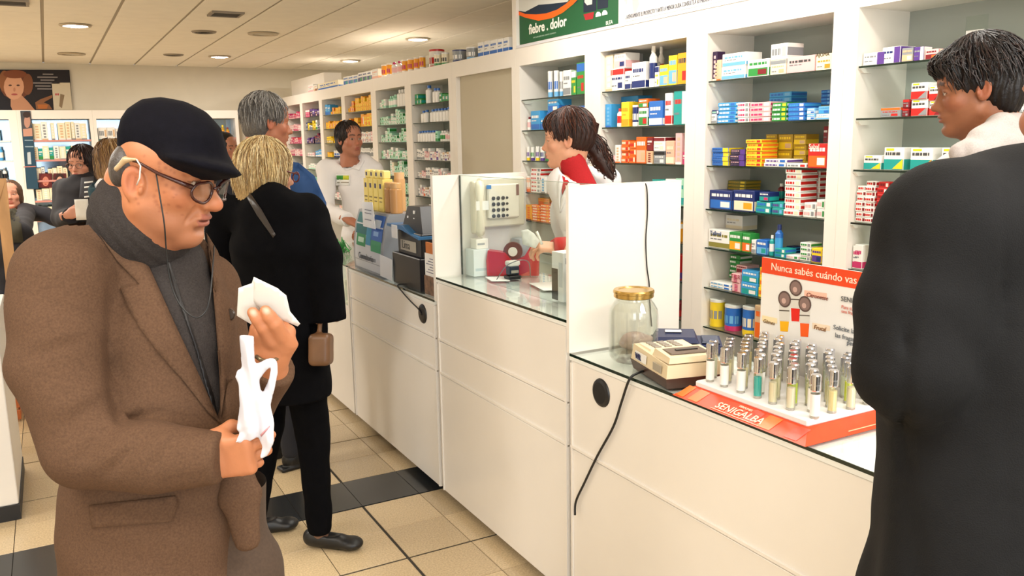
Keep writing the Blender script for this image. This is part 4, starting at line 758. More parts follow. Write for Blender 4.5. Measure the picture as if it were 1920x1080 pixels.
# ------------------------------------------------------------------ perfume display on the near counter
ORNG = mat('orange_card', '#e8440f', 0.4, noise=0.06, nscale=9)
t = wroot('perfume_display', (1.66, 1.55, .94), 'orange and white perfume display with upright poster, standing on the near counter', 'display')
m = MB(); z0, z1 = .9405, .962
a0, a1, b0, b1 = 1.470, 1.835, 1.300, 1.775        # outer base ; inner tray rim
i0, i1, j0, j1 = 1.528, 1.815, 1.348, 1.752
m.add([(a0, b0, z0), (a1, b0, z0), (a1, b1, z0), (a0, b1, z0), (i0, j0, z1), (i1, j0, z1), (i1, j1, z1), (i0, j1, z1)], [(3, 2, 1, 0), (0, 1, 5, 4), (1, 2, 6, 5), (2, 3, 7, 6), (3, 0, 4, 7), (4, 5, 6, 7)]); m.build('base', ORNG, t)
for k, (u0, u1) in enumerate(((.12, .2), (.55, .63), (.66, .75), (.85, .93), (.02, .08))):
    def lip(u, v): return (a0+(i0-a0)*v-.0006, b1+(b0-b1)*u, z0+(z1-z0)*v+.0008)
    MB().quad([lip(u0, .1), lip(u0, .95), lip(u1, .95), lip(u1, .1)]).build('printed_square', mat('orange_print_%d' % (k % 2), ('#f0701a', '#e03a0c')[k % 2], .35), t)
TRAY = mat('white_tray', '#f3f1f0', .3)
m = MB().cbox(i0+.002, i1-.002, j0+.002, j1-.002, z1, z1+.016, .003).build('tray', TRAY, t)
s = Vector((i0-a0, 0, z1-z0)).normalized()
text_mesh('SENIGALBA', .036, '#f7e2c8', t, (a0+.012, 1.62, z0+.0062), (0, -1, 0), s, width=.165, name='lettering')
MB().box(a0+.005, a0+.0065, 1.455, 1.625, z0+.003, z0+.0042).build('underline', mat('ink_#f7e2c8'), t)
text_mesh('PERFUMES', .010, '#f7e2c8', t, (a0+.042, 1.56, z0+.0172), (0, -1, 0), s)
MB().box(1.62, 1.73, b0+.004, b0+.0052, z0+.0075, z0+.0095).build('faint_print', mat('ink_#f7b48c', '#f7b48c', .6), t)
XP = 1.822
pb = MB().box(XP, XP+.006, 1.325, 1.802, z1-.02, 1.297).build('poster_board', mat('poster_white', '#eceae6', .35), t)
MB().box(XP-.0012, XP-.0002, 1.325, 1.802, 1.251, 1.297).build('orange_band', ORNG, pb)
text_mesh('Nunca sabés cuándo vas a conocer', .030, '#ffe6cf', pb, (XP-.002, 1.765, 1.264), (0, -1, 0), (0, 0, 1), width=.43)
def pp(px, py): q = UN(px, py, 0, XP-.001); return q[1], q[2]
art = MB()
def disc(px, py, rx, col, off=.0005, n=20, ry=None):
    y, z = pp(px, py); s_ = np.linalg.norm(np.array(pp(px+rx, py))-np.array((y, z))); r_ = s_
    art.prism([(XP-.0004-off, y+r_*math.cos(2*math.pi*k/n), z+(r_)*math.sin(2*math.pi*k/n)) for k in range(n)], (.0004, 0, 0), col)
def pquad(pts, col, off=.0004): art.prism([(XP-.0004-off, *pp(*p)) for p in pts], (.0004, 0, 0), col)
for (cx, cy, liq, y0, y1_) in ((1492, 540, '#e22418', 578, 603), (1471, 561, '#f5b50f', 602, 622), (1509, 570, '#f5601c', 606, 632)):
    pquad([(cx-10, cy), (cx+10, cy+1), (cx+9, y0), (cx-10, y0-1)], '#dcd8cf'); pquad([(cx-9, y0), (cx+8, y0+1), (cx+6, y1_), (cx-8, y1_-1)], liq)
    pquad([(cx-10, cy+20), (cx+9, cy+21), (cx+9, cy+23), (cx-10, cy+22)], '#5a5048', .0008)
    disc(cx, cy, 12, '#5d4a44', .0009); disc(cx, cy, 9.5, '#8a716a', .0013); disc(cx-1, cy+3, 4, '#c9a79c', .0017)
for (x, y, wd, s_) in ((1508, 551, 42, '#f6c3ae'), (1429, 598, 28, '#f3e0b4'), (1523, 612, 33, '#f2dcc0')): pquad([(x, y-7), (x+wd, y-1), (x+wd, y+9), (x, y+4)], s_)
art.build('poster_artwork', mat('poster_print'), pb)
for (tx, x, y, sz, c) in (('Citronesse', 1512, 553, .017, '#8a4a3a'), ('Gémea', 1431, 602, .016, '#8a6a3a'), ('Frutal', 1526, 614, .018, '#8a5a2a'), ('SENIGALBA', 1577, 561, .019, '#6b6b6b'), ('Para ti,', 1578, 575, .013, '#d98a7c'), ('una fragancia', 1578, 583, .013, '#d98a7c'), ('Solicite las', 1563, 614, .018, '#70757a'), ('las fragancias', 1566, 629, .018, '#70757a'), ('perfumadas', 1588, 643, .018, '#70757a')):
    y_, z_ = pp(x, y); text_mesh(tx, sz, c, pb, (XP-.0022, y_, z_-.004), (0, -1, 0), (0, 0, 1), shear=.2 if tx in ('Citronesse', 'Gémea', 'Frutal') else 0)
# perfume testers: clear tube, liquid, silver cap
tube = MB().lathe([(.0108, 0), (.0115, .003), (.0115, .066), (.008, .070)], n=14).mesh('glass_tube', glassy('vial_glass', '#f4f4f0', .08))
capm = MB().lathe([(.0118, .0675), (.0124, .069), (.0124, .082), (.0115, .0825), (.0115, .0835), (.0124, .084), (.0124, .105), (.0105, .108)], n=14).mesh('silver_cap', mat('silver_cap', '#e4e4ea', .14, metal=1.0))
basm = MB().lathe([(.011, 0), (.011, .004), (.010, .006)], n=14).mesh('vial_foot', mat('foot_grey', '#b9b4ac', .3)); LQ = {}
def liq(c):
    if c not in LQ: LQ[c] = MB().lathe([(.0098, .005), (.0098, .056)], n=12).mesh('liquid', mat('liquid_'+c, c, .12, spec=.7))
    return LQ[c]
lbm = MB(); lbm.lathe([(.0117, .006), (.0117, .060)], n=14, cap=False); LBL = lbm.mesh('paper_label', mat('paper', '#f1f0ec', .6))
special = {(0, 3): ('#2fbdbb', 'turquoise liquid'), (1, 5): ('#c9e81a', 'lime green liquid'), (5, 6): ('#dcea2c', 'lime yellow liquid'), (2, 4): ('#e8d23e', 'golden liquid')}
pale = ['#e9e3c4', '#e6dcb0', '#f0ead4', '#dfe6d0', '#eadb9e', '#d6dcc0']
for i in range(8):
    for j in range(7):
        x = 1.560+i*.0325+R.uniform(-.002, .002); y = 1.722-j*.0585+(.024 if i % 2 else 0)-(.03 if i % 2 else 0)*0-(.012 if j == 6 and i % 2 == 0 else 0)+R.uniform(-.003, .003); c, lb = special.get((i, j), (R.choice(pale), None))
        paper = (i, j) not in special and ((j < 2 and i == 0) or R.random() < .12)
        v = empty('perfume_tester', (x, y, z1+.0166), f'perfume tester with {lb or ("a paper label" if paper else "pale liquid")}, {ORD[j+1]} from left, {ORD[i+1]} row of the orange display', 'perfume', 'perfume testers on the orange display', rotz=R.uniform(0, 6))
        link('glass_tube', tube, v); link('silver_cap', capm, v); link('vial_foot', basm, v); link('paper_label' if paper else 'liquid', LBL if paper else liq(c), v)
# ------------------------------------------------------------------ glass jar
t = empty('glass_jar', (1.60, 2.13, .9405), 'large empty clear glass jar with a gold lid, in front of the partition panel', 'jar')
m = MB(); n = 40; prof = [(.004, .002), (.05, .001), (.066, .004), (.076, .016), (.079, .035), (.079, .15), (.077, .17), (.066, .19), (.057, .2), (.056, .212)]
m.lathe(prof, n=n, cap=False); m.lathe([(r-.0035, z+.003) for r, z in prof[::-1]], n=n, cap=False); m.build('glass_body', glassy('jar_glass', '#f9fbf8', .06, .03), t)
MB().lathe([(.060, .208), (.0635, .211), (.0635, .222), (.0655, .224), (.0655, .230), (.063, .2345), (.05, .2345), (.047, .232), (.001, .232)], n=40).build('lid', mat('gold_metal', '#c9a55c', .25, metal=.9), t)
# ------------------------------------------------------------------ card terminals
BEI = mat('beige_plastic', '#e2d0ad', .4); DKB = mat('dark_brown_plastic', '#4a3328', .4)
t = wroot('card_terminal', (1.6, 1.92, .94), 'beige card terminal with brown base, between the jar and the perfume display', 'card terminal')
c0 = V(1.575, 1.915, 0); ux = V(.97, -.23, 0)/1.0; uy = V(.23, .97, 0)
def Q(u, v, z): p = c0+ux*u+uy*v; return (p[0], p[1], z)
def slab(mb, u0, u1, v0, v1, za, zb, ins=.0, zl=None, col='#ffffff'):
    zl = zb if zl is None else zl
    mb.add([Q(u0, v0, za), Q(u1, v0, za), Q(u1, v1, za), Q(u0, v1, za), Q(u0+ins, v0+ins, zl), Q(u1-ins, v0+ins, zl), Q(u1-ins, v1-ins, zb), Q(u0+ins, v1-ins, zb)], [(3, 2, 1, 0), (0, 1, 5, 4), (1, 2, 6, 5), (2, 3, 7, 6), (3, 0, 4, 7), (4, 5, 6, 7)], col); return mb
slab(MB(), -.062, .105, -.112, .128, .941, .972, -.008).build('base', DKB, t)
slab(MB(), -.068, .111, -.118, .134, .9722, 1.020, .006, 1.010).build('body', BEI, t)
slab(MB(), -.058, .10, -.112, .0, 1.014, 1.036, .006, 1.030).build('printer_cover', BEI, t)
slab(MB(), -.038, .082, -.085, -.02, 1.0335, 1.0365, .002).build('paper_slot', mat('slot_dark', '#6b5a4a', .5), t)
slab(MB(), -.01, .06, -.06, -.048, 1.0366, 1.040, .001).build('tear_bar', mat('dark_metal', '#3a352f', .3, metal=.6), t)
slab(MB(), -.05, .095, .03, .12, 1.014, 1.0225, .002).build('key_area', mat('beige_light', '#eadcc0', .4), t)
for a in range(3):
    for b in range(4): slab(MB(), -.03+a*.035, -.008+a*.035, .04+b*.019, .053+b*.019, 1.0226, 1.0265, .001).build('key', mat('key_grey', '#9a9186', .4), t)
lbq = [(*Q(-.0695, .10, .968)[:2], .980), (*Q(-.0695, .02, .968)[:2], .980), (*Q(-.0675, .02, .985)[:2], 1.006), (*Q(-.0675, .10, .985)[:2], 1.006)]
MB().prism(lbq, (-.0008, 0, 0)).build('white_sticker', mat('paper'), t)
text_mesh('WR', .024, '#2b2b55', t, (*Q(-.0714, .095, 0)[:2], .984), tuple(-uy), (0, 0, 1), bold=.0012)
slab(MB(), -.0705, -.069, -.085, -.03, .980, 1.003, 0).build('grey_sticker', mat('sticker_grey', '#a8a090', .5), t)
t = wroot('card_reader', (1.84, 2.16, .94), 'dark blue card reader with white stickers behind the beige terminal', 'card reader')
NB = mat('navy_plastic', '#2a3358', .35); c0 = V(1.835, 2.165, 0); ux = V(.80, -.60, 0); uy = V(.6, .8, 0)
slab(MB(), -.11, .13, -.062, .07, .941, .972, .004, .965).build('body', NB, t); slab(MB(), -.10, .05, -.055, .062, .9725, .998, .012, .990).build('top_cover', NB, t)
slab(MB(), -.06, -.005, .0, .03, .9985, .9995, .001, .997).build('sticker', mat('paper'), t)
MB().prism([Q(-.03, -.0635, .948), Q(.055, -.0635, .948), Q(.055, -.0620, .966), Q(-.03, -.0620, .966)], (0, -.0008, 0)).build('front_sticker', mat('paper'), t)
slab(MB(), .06, .12, -.04, .05, .9705, .978, .004).build('keypad', mat('pad_grey', '#4d5468', .5), t)
t = wroot('hand_scanner', (1.66, 2.26, .94), 'rounded pale pink and grey scanner seen through the glass jar', 'scanner')
g = G((1.62, 2.19, .935), (1.80, 2.318, 1.02), .004); g.add(ell((1.71, 2.255, .962), (.068, .045, .026)), .01); g.add(ell((1.69, 2.25, .98), (.04, .03, .02)), .02); g.sub(rbox((1.71, 2.25, .92), (.1, .1, .0215), None), .002)
vs, fs = g.net(); link('housing', sdf_mesh([(vs, fs)], 'housing', mat('scanner_pink', '#b39a95', .35)), t)
MB().box(1.655, 1.70, 2.203, 2.2085, .955, .972).build('window', mat('paper'), t)
# cables
BLK = mat('cable_black', '#161616', .45)
def cable(pts, r, name, label, m=BLK):
    c = []; P_ = [np.array(p, float) for p in pts]
    for i in range(len(P_)-1):
        p0, p1, p2, p3 = P_[max(i-1, 0)], P_[i], P_[i+1], P_[min(i+2, len(P_)-1)]
        for k in range(6):
            s_ = k/6; c.append(.5*((2*p1)+(-p0+p2)*s_+(2*p0-5*p1+4*p2-p3)*s_*s_+(-p0+3*p1-3*p2+p3)*s_**3))
    c.append(P_[-1]); o = MB().tube(c, r, 8).build(name, m); return tag(o, label, 'cable')
XF = XC-.012
def on(px, py, X=XF): return UN(px, py, 0, X)
cable([(1.530, 1.975, .953), UN(1195, 700, 2, .952), on(1180, 712, XC-.015), on(1166, 752), on(1150, 800), on(1120, 855), on(1096, 905), on(1080, 940), on(1078, 966, XC-.02)], .004, 'black_cable', 'thick black cable hanging over the edge from the beige terminal')
yw = 2.3145
def onp(px, py): q = UN(px, py, 1, yw); return q
cable([UN(1202, 352, 1, 2.345)+V(0, 0, .004), UN(1208, 347, 1, 2.325)+V(0, 0, .008), onp(1213, 355), onp(1214, 400), onp(1211, 450), onp(1213, 500), onp(1217, 530), onp(1219, 575), onp(1222, 612)], .0022, 'thin_cable', 'thin black cord hanging down the partition panel behind the jar')
cable([(1.525, 3.80, .96), UN(748, 535, 0, XC-.006)+V(-.004, 0, .003), on(755, 548), on(770, 565), on(785, 580), on(790, 590)], .0035, 'black_cable', 'black cord running from the card stand into the round cable cover')
# ------------------------------------------------------------------ behind the glass screen
BON = mat('bone_plastic', '#e6dfca', .35)
yp = 3.426
t = wroot('wall_telephone', (1.78, yp, 1.35), 'cream wall telephone with keypad on the left partition panel', 'telephone')
MB().cbox(1.690, 1.915, yp-.045, yp-.0005, 1.262, 1.482, .006).build('base', BON, t); MB().cbox(1.715, 1.878, yp-.062, yp-.0455, 1.30, 1.455, .006).build('face_plate', mat('bone_light', '#efe8d6', .35), t)
for a in range(4):
    for b in range(4): MB().lathe([(.0088 if a < 3 else .006, 0), (.0088 if a < 3 else .006, .004), (.006 if a < 3 else .004, .0055)], (0, 0, 0), 10).build('key', mat('key_dark', '#4c463c', .4), t).data.transform(Matrix.Translation((1.742+a*.0245+(0 if a < 3 else -.004), yp-.0622, 1.392-b*.0265)) @ Matrix.Rotation(math.pi/2, 4, 'X'))
MB().box(1.708, 1.732, yp-.0640, yp-.0625, 1.435, 1.452).build('blue_logo', mat('logo_blue', '#4a86c8', .4), t); MB().box(1.86, 1.874, yp-.0640, yp-.0625, 1.40, 1.45).build('dial_card', mat('dial_red', '#8d6a5c', .5), t)
MB().tube([(1.676, yp-.055, 1.46), (1.668, yp-.075, 1.44), (1.664, yp-.082, 1.38), (1.664, yp-.082, 1.32), (1.668, yp-.075, 1.26), (1.676, yp-.055, 1.24)], [.02, .021, .014, .014, .02, .02], 12).build('handset', BON, t)
MB().cbox(1.655, 1.700, yp-.035, yp-.0005, 1.235, 1.47, .005).build('cradle', BON, t)
cc = [(1.672+.010*math.cos(a*1.5)+.0006*a, yp-.06+.010*math.sin(a*1.5), 1.235-.0042*a) for a in range(40)]; MB().tube(cc, .0022, 5).build('coiled_cord', mat('cord_cream', '#cfc7b2', .5), t)
MB().box(1.640, 1.702, yp-.094, yp-.0925, 1.345, 1.385).build('paper_note', mat('paper'), t)
t = wroot('tape_dispenser', (1.78, 3.27, 1.05), 'bright red tape dispenser behind the glass screen', 'tape dispenser')
RED = mat('red_plastic', '#c2161d', .3); c0 = V(1.79, 3.275, 0); ux = V(.83, -.56, 0); uy = V(.56, .83, 0)
m = MB(); sil = [(-.115, 1.0515), (.115, 1.0515), (.118, 1.185), (.085, 1.19), (.05, 1.135), (.0, 1.115), (-.035, 1.155), (-.11, 1.165), (-.118, 1.12)]
m.prism([Q(u, -.03, z) for u, z in sil], tuple(uy*.06)); m.build('body', RED, t)
o = MB().lathe([(.020, -.012), (.043, -.012), (.043, .012), (.020, .012), (.020, -.012)], n=22, cap=False).build('tape_roll', mat('tape_roll', '#6e3b30', .3), t)
o.data.transform(Matrix.Translation(Q(0.0, 0, 1.158)) @ Matrix(((ux[0], 0, uy[0], 0), (ux[1], 0, uy[1], 0), (0, 1, 0, 0), (0, 0, 0, 1))))
o = MB().lathe([(.021, -.014), (.021, .014)], n=14).build('hub', mat('hub_white', '#e8e4da', .4), t); o.data.transform(Matrix.Translation(Q(0.0, 0, 1.158)) @ Matrix(((ux[0], 0, uy[0], 0), (ux[1], 0, uy[1], 0), (0, 1, 0, 0), (0, 0, 0, 1))))
MB().prism([Q(-.02, -.0305, 1.07), Q(.012, -.0305, 1.07), Q(.012, -.0305, 1.12), Q(-.02, -.0305, 1.12)], tuple(-uy*.001)).build('white_tag', mat('paper'), t)
t = wroot('rubber_stamp', (1.74, 3.19, 1.05), 'black and white self-inking rubber stamp in front of the red tape dispenser', 'stamp')
MB().cbox(1.708, 1.772, 3.165, 3.215, 1.0508, 1.066, .003).build('base', BLACKP, t); MB().cbox(1.716, 1.764, 3.170, 3.210, 1.0665, 1.108, .004).build('body', BLACKP, t)
MB().cbox(1.712, 1.768, 3.168, 3.212, 1.1085, 1.130, .005).build('handle', mat('hub_white'), t); MB().box(1.722, 1.758, 3.1685, 3.1695, 1.078, 1.09).build('label_strip', mat('sticker_grey'), t)
cable([(1.80, 3.14, 1.06), (1.77, 3.10, 1.13), (1.72, 3.09, 1.145), (1.67, 3.12, 1.12), (1.645, 3.16, 1.06)], .0022, 'bent_wire', 'thin bent grey wire arching beside the rubber stamp', mat('wire_grey', '#7f7f7c', .4, metal=.5))
def plain_box(x0, x1, y0, y1, z0, z1, cols, name, label, cat, rz=0, bands=()):
    cx, cy = (x0+x1)/2, (y0+y1)/2; m = MB().cbox(x0-cx, x1-cx, y0-cy, y1-cy, 0, z1-z0, .0015, cols)
    for (face, u0, u1, v0, v1, c) in bands:
        W, D, H = x1-x0, y1-y0, z1-z0
        if face == 'x': m.quad([(x0-cx-.0005, y1-cy-u0*D, v0*H), (x0-cx-.0005, y1-cy-u1*D, v0*H), (x0-cx-.0005, y1-cy-u1*D, v1*H), (x0-cx-.0005, y1-cy-u0*D, v1*H)], c)
        else: m.quad([(x0-cx+u0*W, y0-cy-.0005, v0*H), (x0-cx+u1*W, y0-cy-.0005, v0*H), (x0-cx+u1*W, y0-cy-.0005, v1*H), (x0-cx+u0*W, y0-cy-.0005, v1*H)], c)
    return tag(m.build(name, PRINT, None, (cx, cy, z0+.0006), rz), label, cat)
plain_box(1.62, 1.70, 3.33, 3.415, 1.05, 1.17, '#dfe8ea', 'carton', 'pale bluish carton behind the glass screen under the telephone handset', 'box', bands=[('y', .1, .9, .2, .3, '#b9cfd6')])
plain_box(1.64, 1.70, 3.34, 3.40, 1.1712, 1.215, '#f0ece4', 'carton', 'small white carton lying on the bluish one under the telephone', 'box', bands=[('y', .1, .7, .4, .6, '#9aa0a4')])
plain_box(1.86, 1.92, 3.34, 3.42, 1.05, 1.20, '#c9d2d8', 'carton', 'tall pale grey carton right of the telephone above the red dispenser', 'box')
o = plain_box(1.63, 1.725, 2.60, 2.68, 1.05, 1.235, '#e8e8ea', 'carton', 'white carton with a black front panel beside the right partition', 'box', bands=[('x', .0, .55, .02, .66, '#141414'), ('y', .1, .9, .78, .9, '#9aa3ad'), ('x', .62, .95, .3, .8, '#c6ccd4')])
plain_box(1.66, 1.76, 2.50, 2.585, 1.05, 1.225, '#d6dde6', 'carton', 'white carton printed with grey lettering, against the right partition', 'box', bands=[('x', .1, .9, .1*k, .1*k+.04, '#98a2b2' if k != 5 else '#c9705c') for k in range(1, 9)])
def sheet(name, pts, label, cat='paper', m=None, th=(0, 0, -.0008), bands=()):
    mb = MB().prism(pts, th, '#f2f1ee'); o = fix_normals(mb.build(name, m or mat('paper_print', rough=.7, attr=True))); return tag(o, label, cat)
sheet('paper_sheet', [(1.63, 3.18, 1.0515), (1.70, 3.14, 1.0515), (1.74, 3.26, 1.0515), (1.66, 3.30, 1.0515)], 'white slip lying on the glass top left of the stamp')
sheet('paper_sheet', [(1.70, 2.86, 1.0515), (1.84, 2.80, 1.0515), (1.88, 3.0, 1.0515), (1.74, 3.05, 1.0515)], 'sheet of paper lying behind the glass screen under the pharmacist\'s hand')
# ------------------------------------------------------------------ left counter: leaflet stand, bottles, card stand
GRP = mat('grey_plastic', '#8f9399', .35)
t = wroot('leaflet_stand', (1.6, 4.4, .94), 'grey curved counter stand with blue and green leaflet poster', 'display stand')
ys = (4.17, 4.66)
prof = [(1.505, .9405), (1.50, 1.0), (1.505, 1.10), (1.52, 1.20), (1.545, 1.275), (1.56, 1.275), (1.68, 1.275), (1.70, .9405)]
m = MB(); m.prism([(x, ys[0], z) for x, z in prof], (0, ys[1]-ys[0], 0)); fix_normals(m.build('housing', GRP, t))
pp2 = [(x-.0012, z) for x, z in prof[:5]]; m = MB()
def surf(u, v):
    zz = .955+v*(1.262-.955); xs_ = np.interp(zz, [p[1] for p in prof[:5]], [p[0] for p in prof[:5]])-.0015; return (xs_, ys[1]-.03-u*(ys[1]-ys[0]-.06), zz)
def sp(u0, u1, v0, v1, c, k=0):
    N_ = 5
    for q in range(N_):
        a_, b_ = v0+(v1-v0)*q/N_, v0+(v1-v0)*(q+1)/N_; vs_ = [np.array(surf(u0, a_)), np.array(surf(u1, a_)), np.array(surf(u1, b_)), np.array(surf(u0, b_))]; m.quad([w_-V(.0006*k, 0, 0) for w_ in vs_], c)
sp(0, 1, 0, 1, '#cfd2d6'); sp(0, .45, .62, 1, '#1e6e72', 1); sp(.6, 1, .55, 1, '#2f66b5', 1); sp(.05, .4, .40, .62, '#2f8f5a', 1); sp(.42, .6, .45, .8, '#2f8fb5', 2); sp(.62, .98, .36, .56, '#3d9a6a', 2); sp(.66, .9, .78, .92, '#dfe8f2', 2); sp(.68, .86, .64, .72, '#8fb6e2', 2); sp(.12, .34, .47, .56, '#bfe2cc', 2); sp(.2, .8, .18, .24, '#83878e', 1)
m.build('leaflet_poster', mat('poster_print'), t)
m2 = text_mesh('Consultorio', .05, '#5d6168', t, (surf(.15, .17)[0]-.002, surf(.15, .17)[1], surf(.15, .17)[2]), (0, -1, 0), (0, 0, 1))
o = sheet('paper_note', [UN(678, 378, 0, 1.498), UN(698, 379, 0, 1.498), UN(704, 430, 0, 1.49), UN(681, 424, 0, 1.49)], 'white handwritten note stuck on top of the grey leaflet stand', 'note', th=(.0012, 0, 0))
for q, (a_, b_) in enumerate(((392, 690), (398, 692), (410, 694))):
    pa, pb_ = UN(684, a_, 0, 1.492), UN(696, a_+1, 0, 1.492); MB().box(pa[0]-.001, pa[0]-.0002, pb_[1], pa[1], pa[2]-.004, pa[2]).build('ink_line', mat('ink_#777788', '#777788'), o)
# bottles on top of the stand
YBT = mat('yellow_shampoo', rough=.3, attr=True)
for k, y in enumerate((4.60, 4.52, 4.44, 4.36)):
    px = [674, 690, 706, 722][k]; h = .20; tall = True
    t = empty('shampoo_carton', (1.60, y, 1.2755), f'tall pale yellow shampoo carton with navy marks, {ORD[k+1]} from left on the leaflet stand', 'box', 'yellow cartons on the leaflet stand')
    m = MB().cbox(-.03, .03, -.034, .034, 0, .175, .002, '#efd878')
    m.quad([(-.0306, .014, .125), (-.0306, -.014, .125), (-.0306, -.014, .150), (-.0306, .014, .150)], '#2b2b5e'); m.quad([(-.0306, .025, .07), (-.0306, -.025, .07), (-.0306, -.025, .078), (-.0306, .025, .078)], '#8a7438')
    m.quad([(-.0306, .02, .05), (-.0306, -.02, .05), (-.0306, -.02, .056), (-.0306, .02, .056)], '#8a7438'); m.build('box', PRINT, t)
    m = MB().cbox(-.022, .022, -.030, .030, .1752, .222, .006, '#f2e08a'); m.quad([(-.0226, .012, .19), (-.0226, -.012, .19), (-.0226, -.012, .21), (-.0226, .012, .21)], '#2b2b5e'); m.build('cap_box', PRINT, t)
for k, y in enumerate((4.285, 4.205)):
    t = empty('tan_bottle', (1.60, y, 1.2755), ['left', 'right'][k]+' of two plain tan bottles at the right end of the leaflet stand', 'bottle', 'tan bottles on the leaflet stand')
    MB().lathe([(.030, 0), (.033, .004), (.033, .125), (.030, .132)], n=16, col='#c9955c').build('body', PLAST, t); MB().lathe([(.031, .1325), (.031, .158), (.027, .162)], n=16, col='#d3a56c').build('cap', PLAST, t)
t = empty('tan_bottle', (1.67, 4.33, 1.2755), 'tan bottle standing behind the yellow cartons on the leaflet stand', 'bottle', 'tan bottles on the leaflet stand'); MB().lathe([(.030, 0), (.031, .004), (.031, .175)], n=14, col='#d8a873').build('body', PLAST, t); MB().lathe([(.028, .1752), (.028, .21)], n=14, col='#e0b684').build('cap', PLAST, t)
# black card stand
t = wroot('card_stand', (1.58, 3.78, .94), 'black card holder stand with a blue sloping shelf and label, by the leaflet stand', 'stand')
MB().cbox(1.500, 1.66, 3.665, 4.03, .9408, 1.10, .004).build('lower_box', BLACKP, t); MB().cbox(1.515, 1.66, 3.675, 3.98, 1.1006, 1.215, .004).build('upper_box', BLACKP, t)
m = MB().prism([(1.53, 3.69, 1.2155), (1.53, 3.96, 1.2155), (1.55, 3.92, 1.335), (1.55, 3.76, 1.340)], (.09, 0, 0)); fix_normals(m.build('card_back', BLACKP, t))
m = MB().prism([(1.495, 3.66, 1.205), (1.495, 3.76, 1.212), (1.495, 3.88, 1.245), (1.495, 4.08, 1.240), (1.495, 4.08, 1.228), (1.495, 3.88, 1.222), (1.495, 3.66, 1.192)], (.10, 0, 0)); fix_normals(m.build('blue_shelf', mat('blue_plastic', '#2f6a9c', .35), t))
MB().box(1.490, 1.4945, 3.93, 4.0, 1.175, 1.240).build('price_card', mat('paper'), t); MB().box(1.5125, 1.5145, 3.74, 3.94, 1.120, 1.172).build('silver_label', mat('sticker_grey'), t)
text_mesh('Lima', .055, '#3a3834', t, (1.512, 3.92, 1.130), (0, -1, 0), (0, 0, 1))
for (y, z) in ((3.90, 1.28), (3.82, 1.275), (3.82, 1.31)): MB().box(1.540, 1.5495, y-.008, y+.008, z-.008, z+.008).build('small_tab', mat('paper'), t)
sheet('paper_note', [UN(712, 477, 0, 1.492), UN(735, 487, 0, 1.492), UN(735, 527, 0, 1.492), UN(713, 517, 0, 1.492)], 'small printed white card leaning between the leaflet stand and the black stand', 'note', th=(.0012, 0, 0))
t = wroot('brochure_holder', (1.53, 3.59, .94), 'narrow holder with orange, white and photo brochures by the partition panel', 'brochures')
MB().box(1.508, 1.513, 3.50, 3.636, .941, 1.03).build('photo_brochure', mat('brochure_photo', '#7a5a44', .4, noise=.8, nscale=40), t); MB().box(1.514, 1.519, 3.50, 3.636, .941, 1.135).build('white_brochure', mat('paper'), t)
for k in range(6): MB().box(1.5132, 1.5138, 3.51, 3.62-(k % 3)*.02, 1.045+k*.013, 1.049+k*.013).build('text_line', mat('ink_#777788', '#777788'), t)
MB().box(1.520, 1.528, 3.50, 3.636, .941, 1.185).build('orange_brochure', mat('brochure_orange', '#c9742c', .5), t)
# green bow on the far glass counter
t = wroot('green_ribbon', (1.62, 5.3, .94), 'curly green ribbon bow on the far glass counter', 'ribbon'); r4 = random.Random(8)
for k in range(26):
    a = r4.uniform(0, 6.28); rr_ = r4.uniform(.03, .075); h = r4.uniform(.03, .10); MB().tube([(1.62, 5.3, .945), (1.62+rr_*.5*math.cos(a), 5.3+rr_*.5*math.sin(a), .945+h), (1.62+rr_*math.cos(a), 5.3+rr_*math.sin(a), .948+h*.3), (1.62+rr_*.8*math.cos(a+.6), 5.3+rr_*.8*math.sin(a+.6), .943)], .006, 5, flat=.3).build('ribbon_loop', mat('ribbon_green', '#4faa5a', .35), t)
# ------------------------------------------------------------------ back wall posters
def flatset(Yp):
    def q(px, py, o=0.0): p = UN(px, py, 1, Yp-o); return tuple(p)
    return q
t = wroot('portrait_poster', (0, YB-.03, 2.1), 'wide dark cosmetics poster with a red-haired woman and a pale product panel', 'poster')
q = flatset(YB-.035); m = MB()
def fp(pts, c, o): m.prism([q(x, y, o) for x, y in pts], (0, .0008, 0), c)
def oval(cx, cy, rx, ry, c, o, n=16): fp([(cx+rx*math.cos(2*math.pi*k/n), cy+ry*math.sin(2*math.pi*k/n)) for k in range(n)], c, o)
MB().prism([q(-60, 130), q(130, 131), q(136, 206), q(-60, 209)], (0, .02, 0), '#1d1719').build('board', mat('poster_print'), t)
oval(29, 160, 29, 27, '#6b3a22', .002); oval(52, 158, 10, 20, '#7d4a2b', .0026); oval(8, 152, 10, 20, '#8a5632', .0026); fp([(20, 180), (40, 178), (52, 190), (66, 207), (20, 208)], '#c08a68', .003); oval(26, 163, 19, 24, '#d19a78', .004); oval(28, 139, 22, 8, '#7d4426', .005)
fp([(2, 172), (16, 190), (24, 208), (-10, 209)], '#17131a', .0048)
for x in (19, 34): oval(x, 160, 3.2, 1.6, '#4a3026', .005)
oval(27, 168, 2.2, 4, '#b97f60', .005); oval(27, 177, 6, 1.8, '#a8504a', .005)
fp([(97, 155), (131, 155), (136, 206), (101, 206)], '#cdbfa4', .002); fp([(113, 176), (121, 178), (116, 203), (111, 199)], '#8a7458', .003)
for x in (105, 109): oval(x, 177, 1.6, 2.2, '#b8454a', .003)
fp([(66, 192), (76, 186), (98, 178), (98, 183), (82, 192), (92, 196), (98, 205), (68, 205)], '#8a5a38', .002); fp([(70, 196), (90, 196), (88, 204), (72, 204)], '#b5682e', .003)
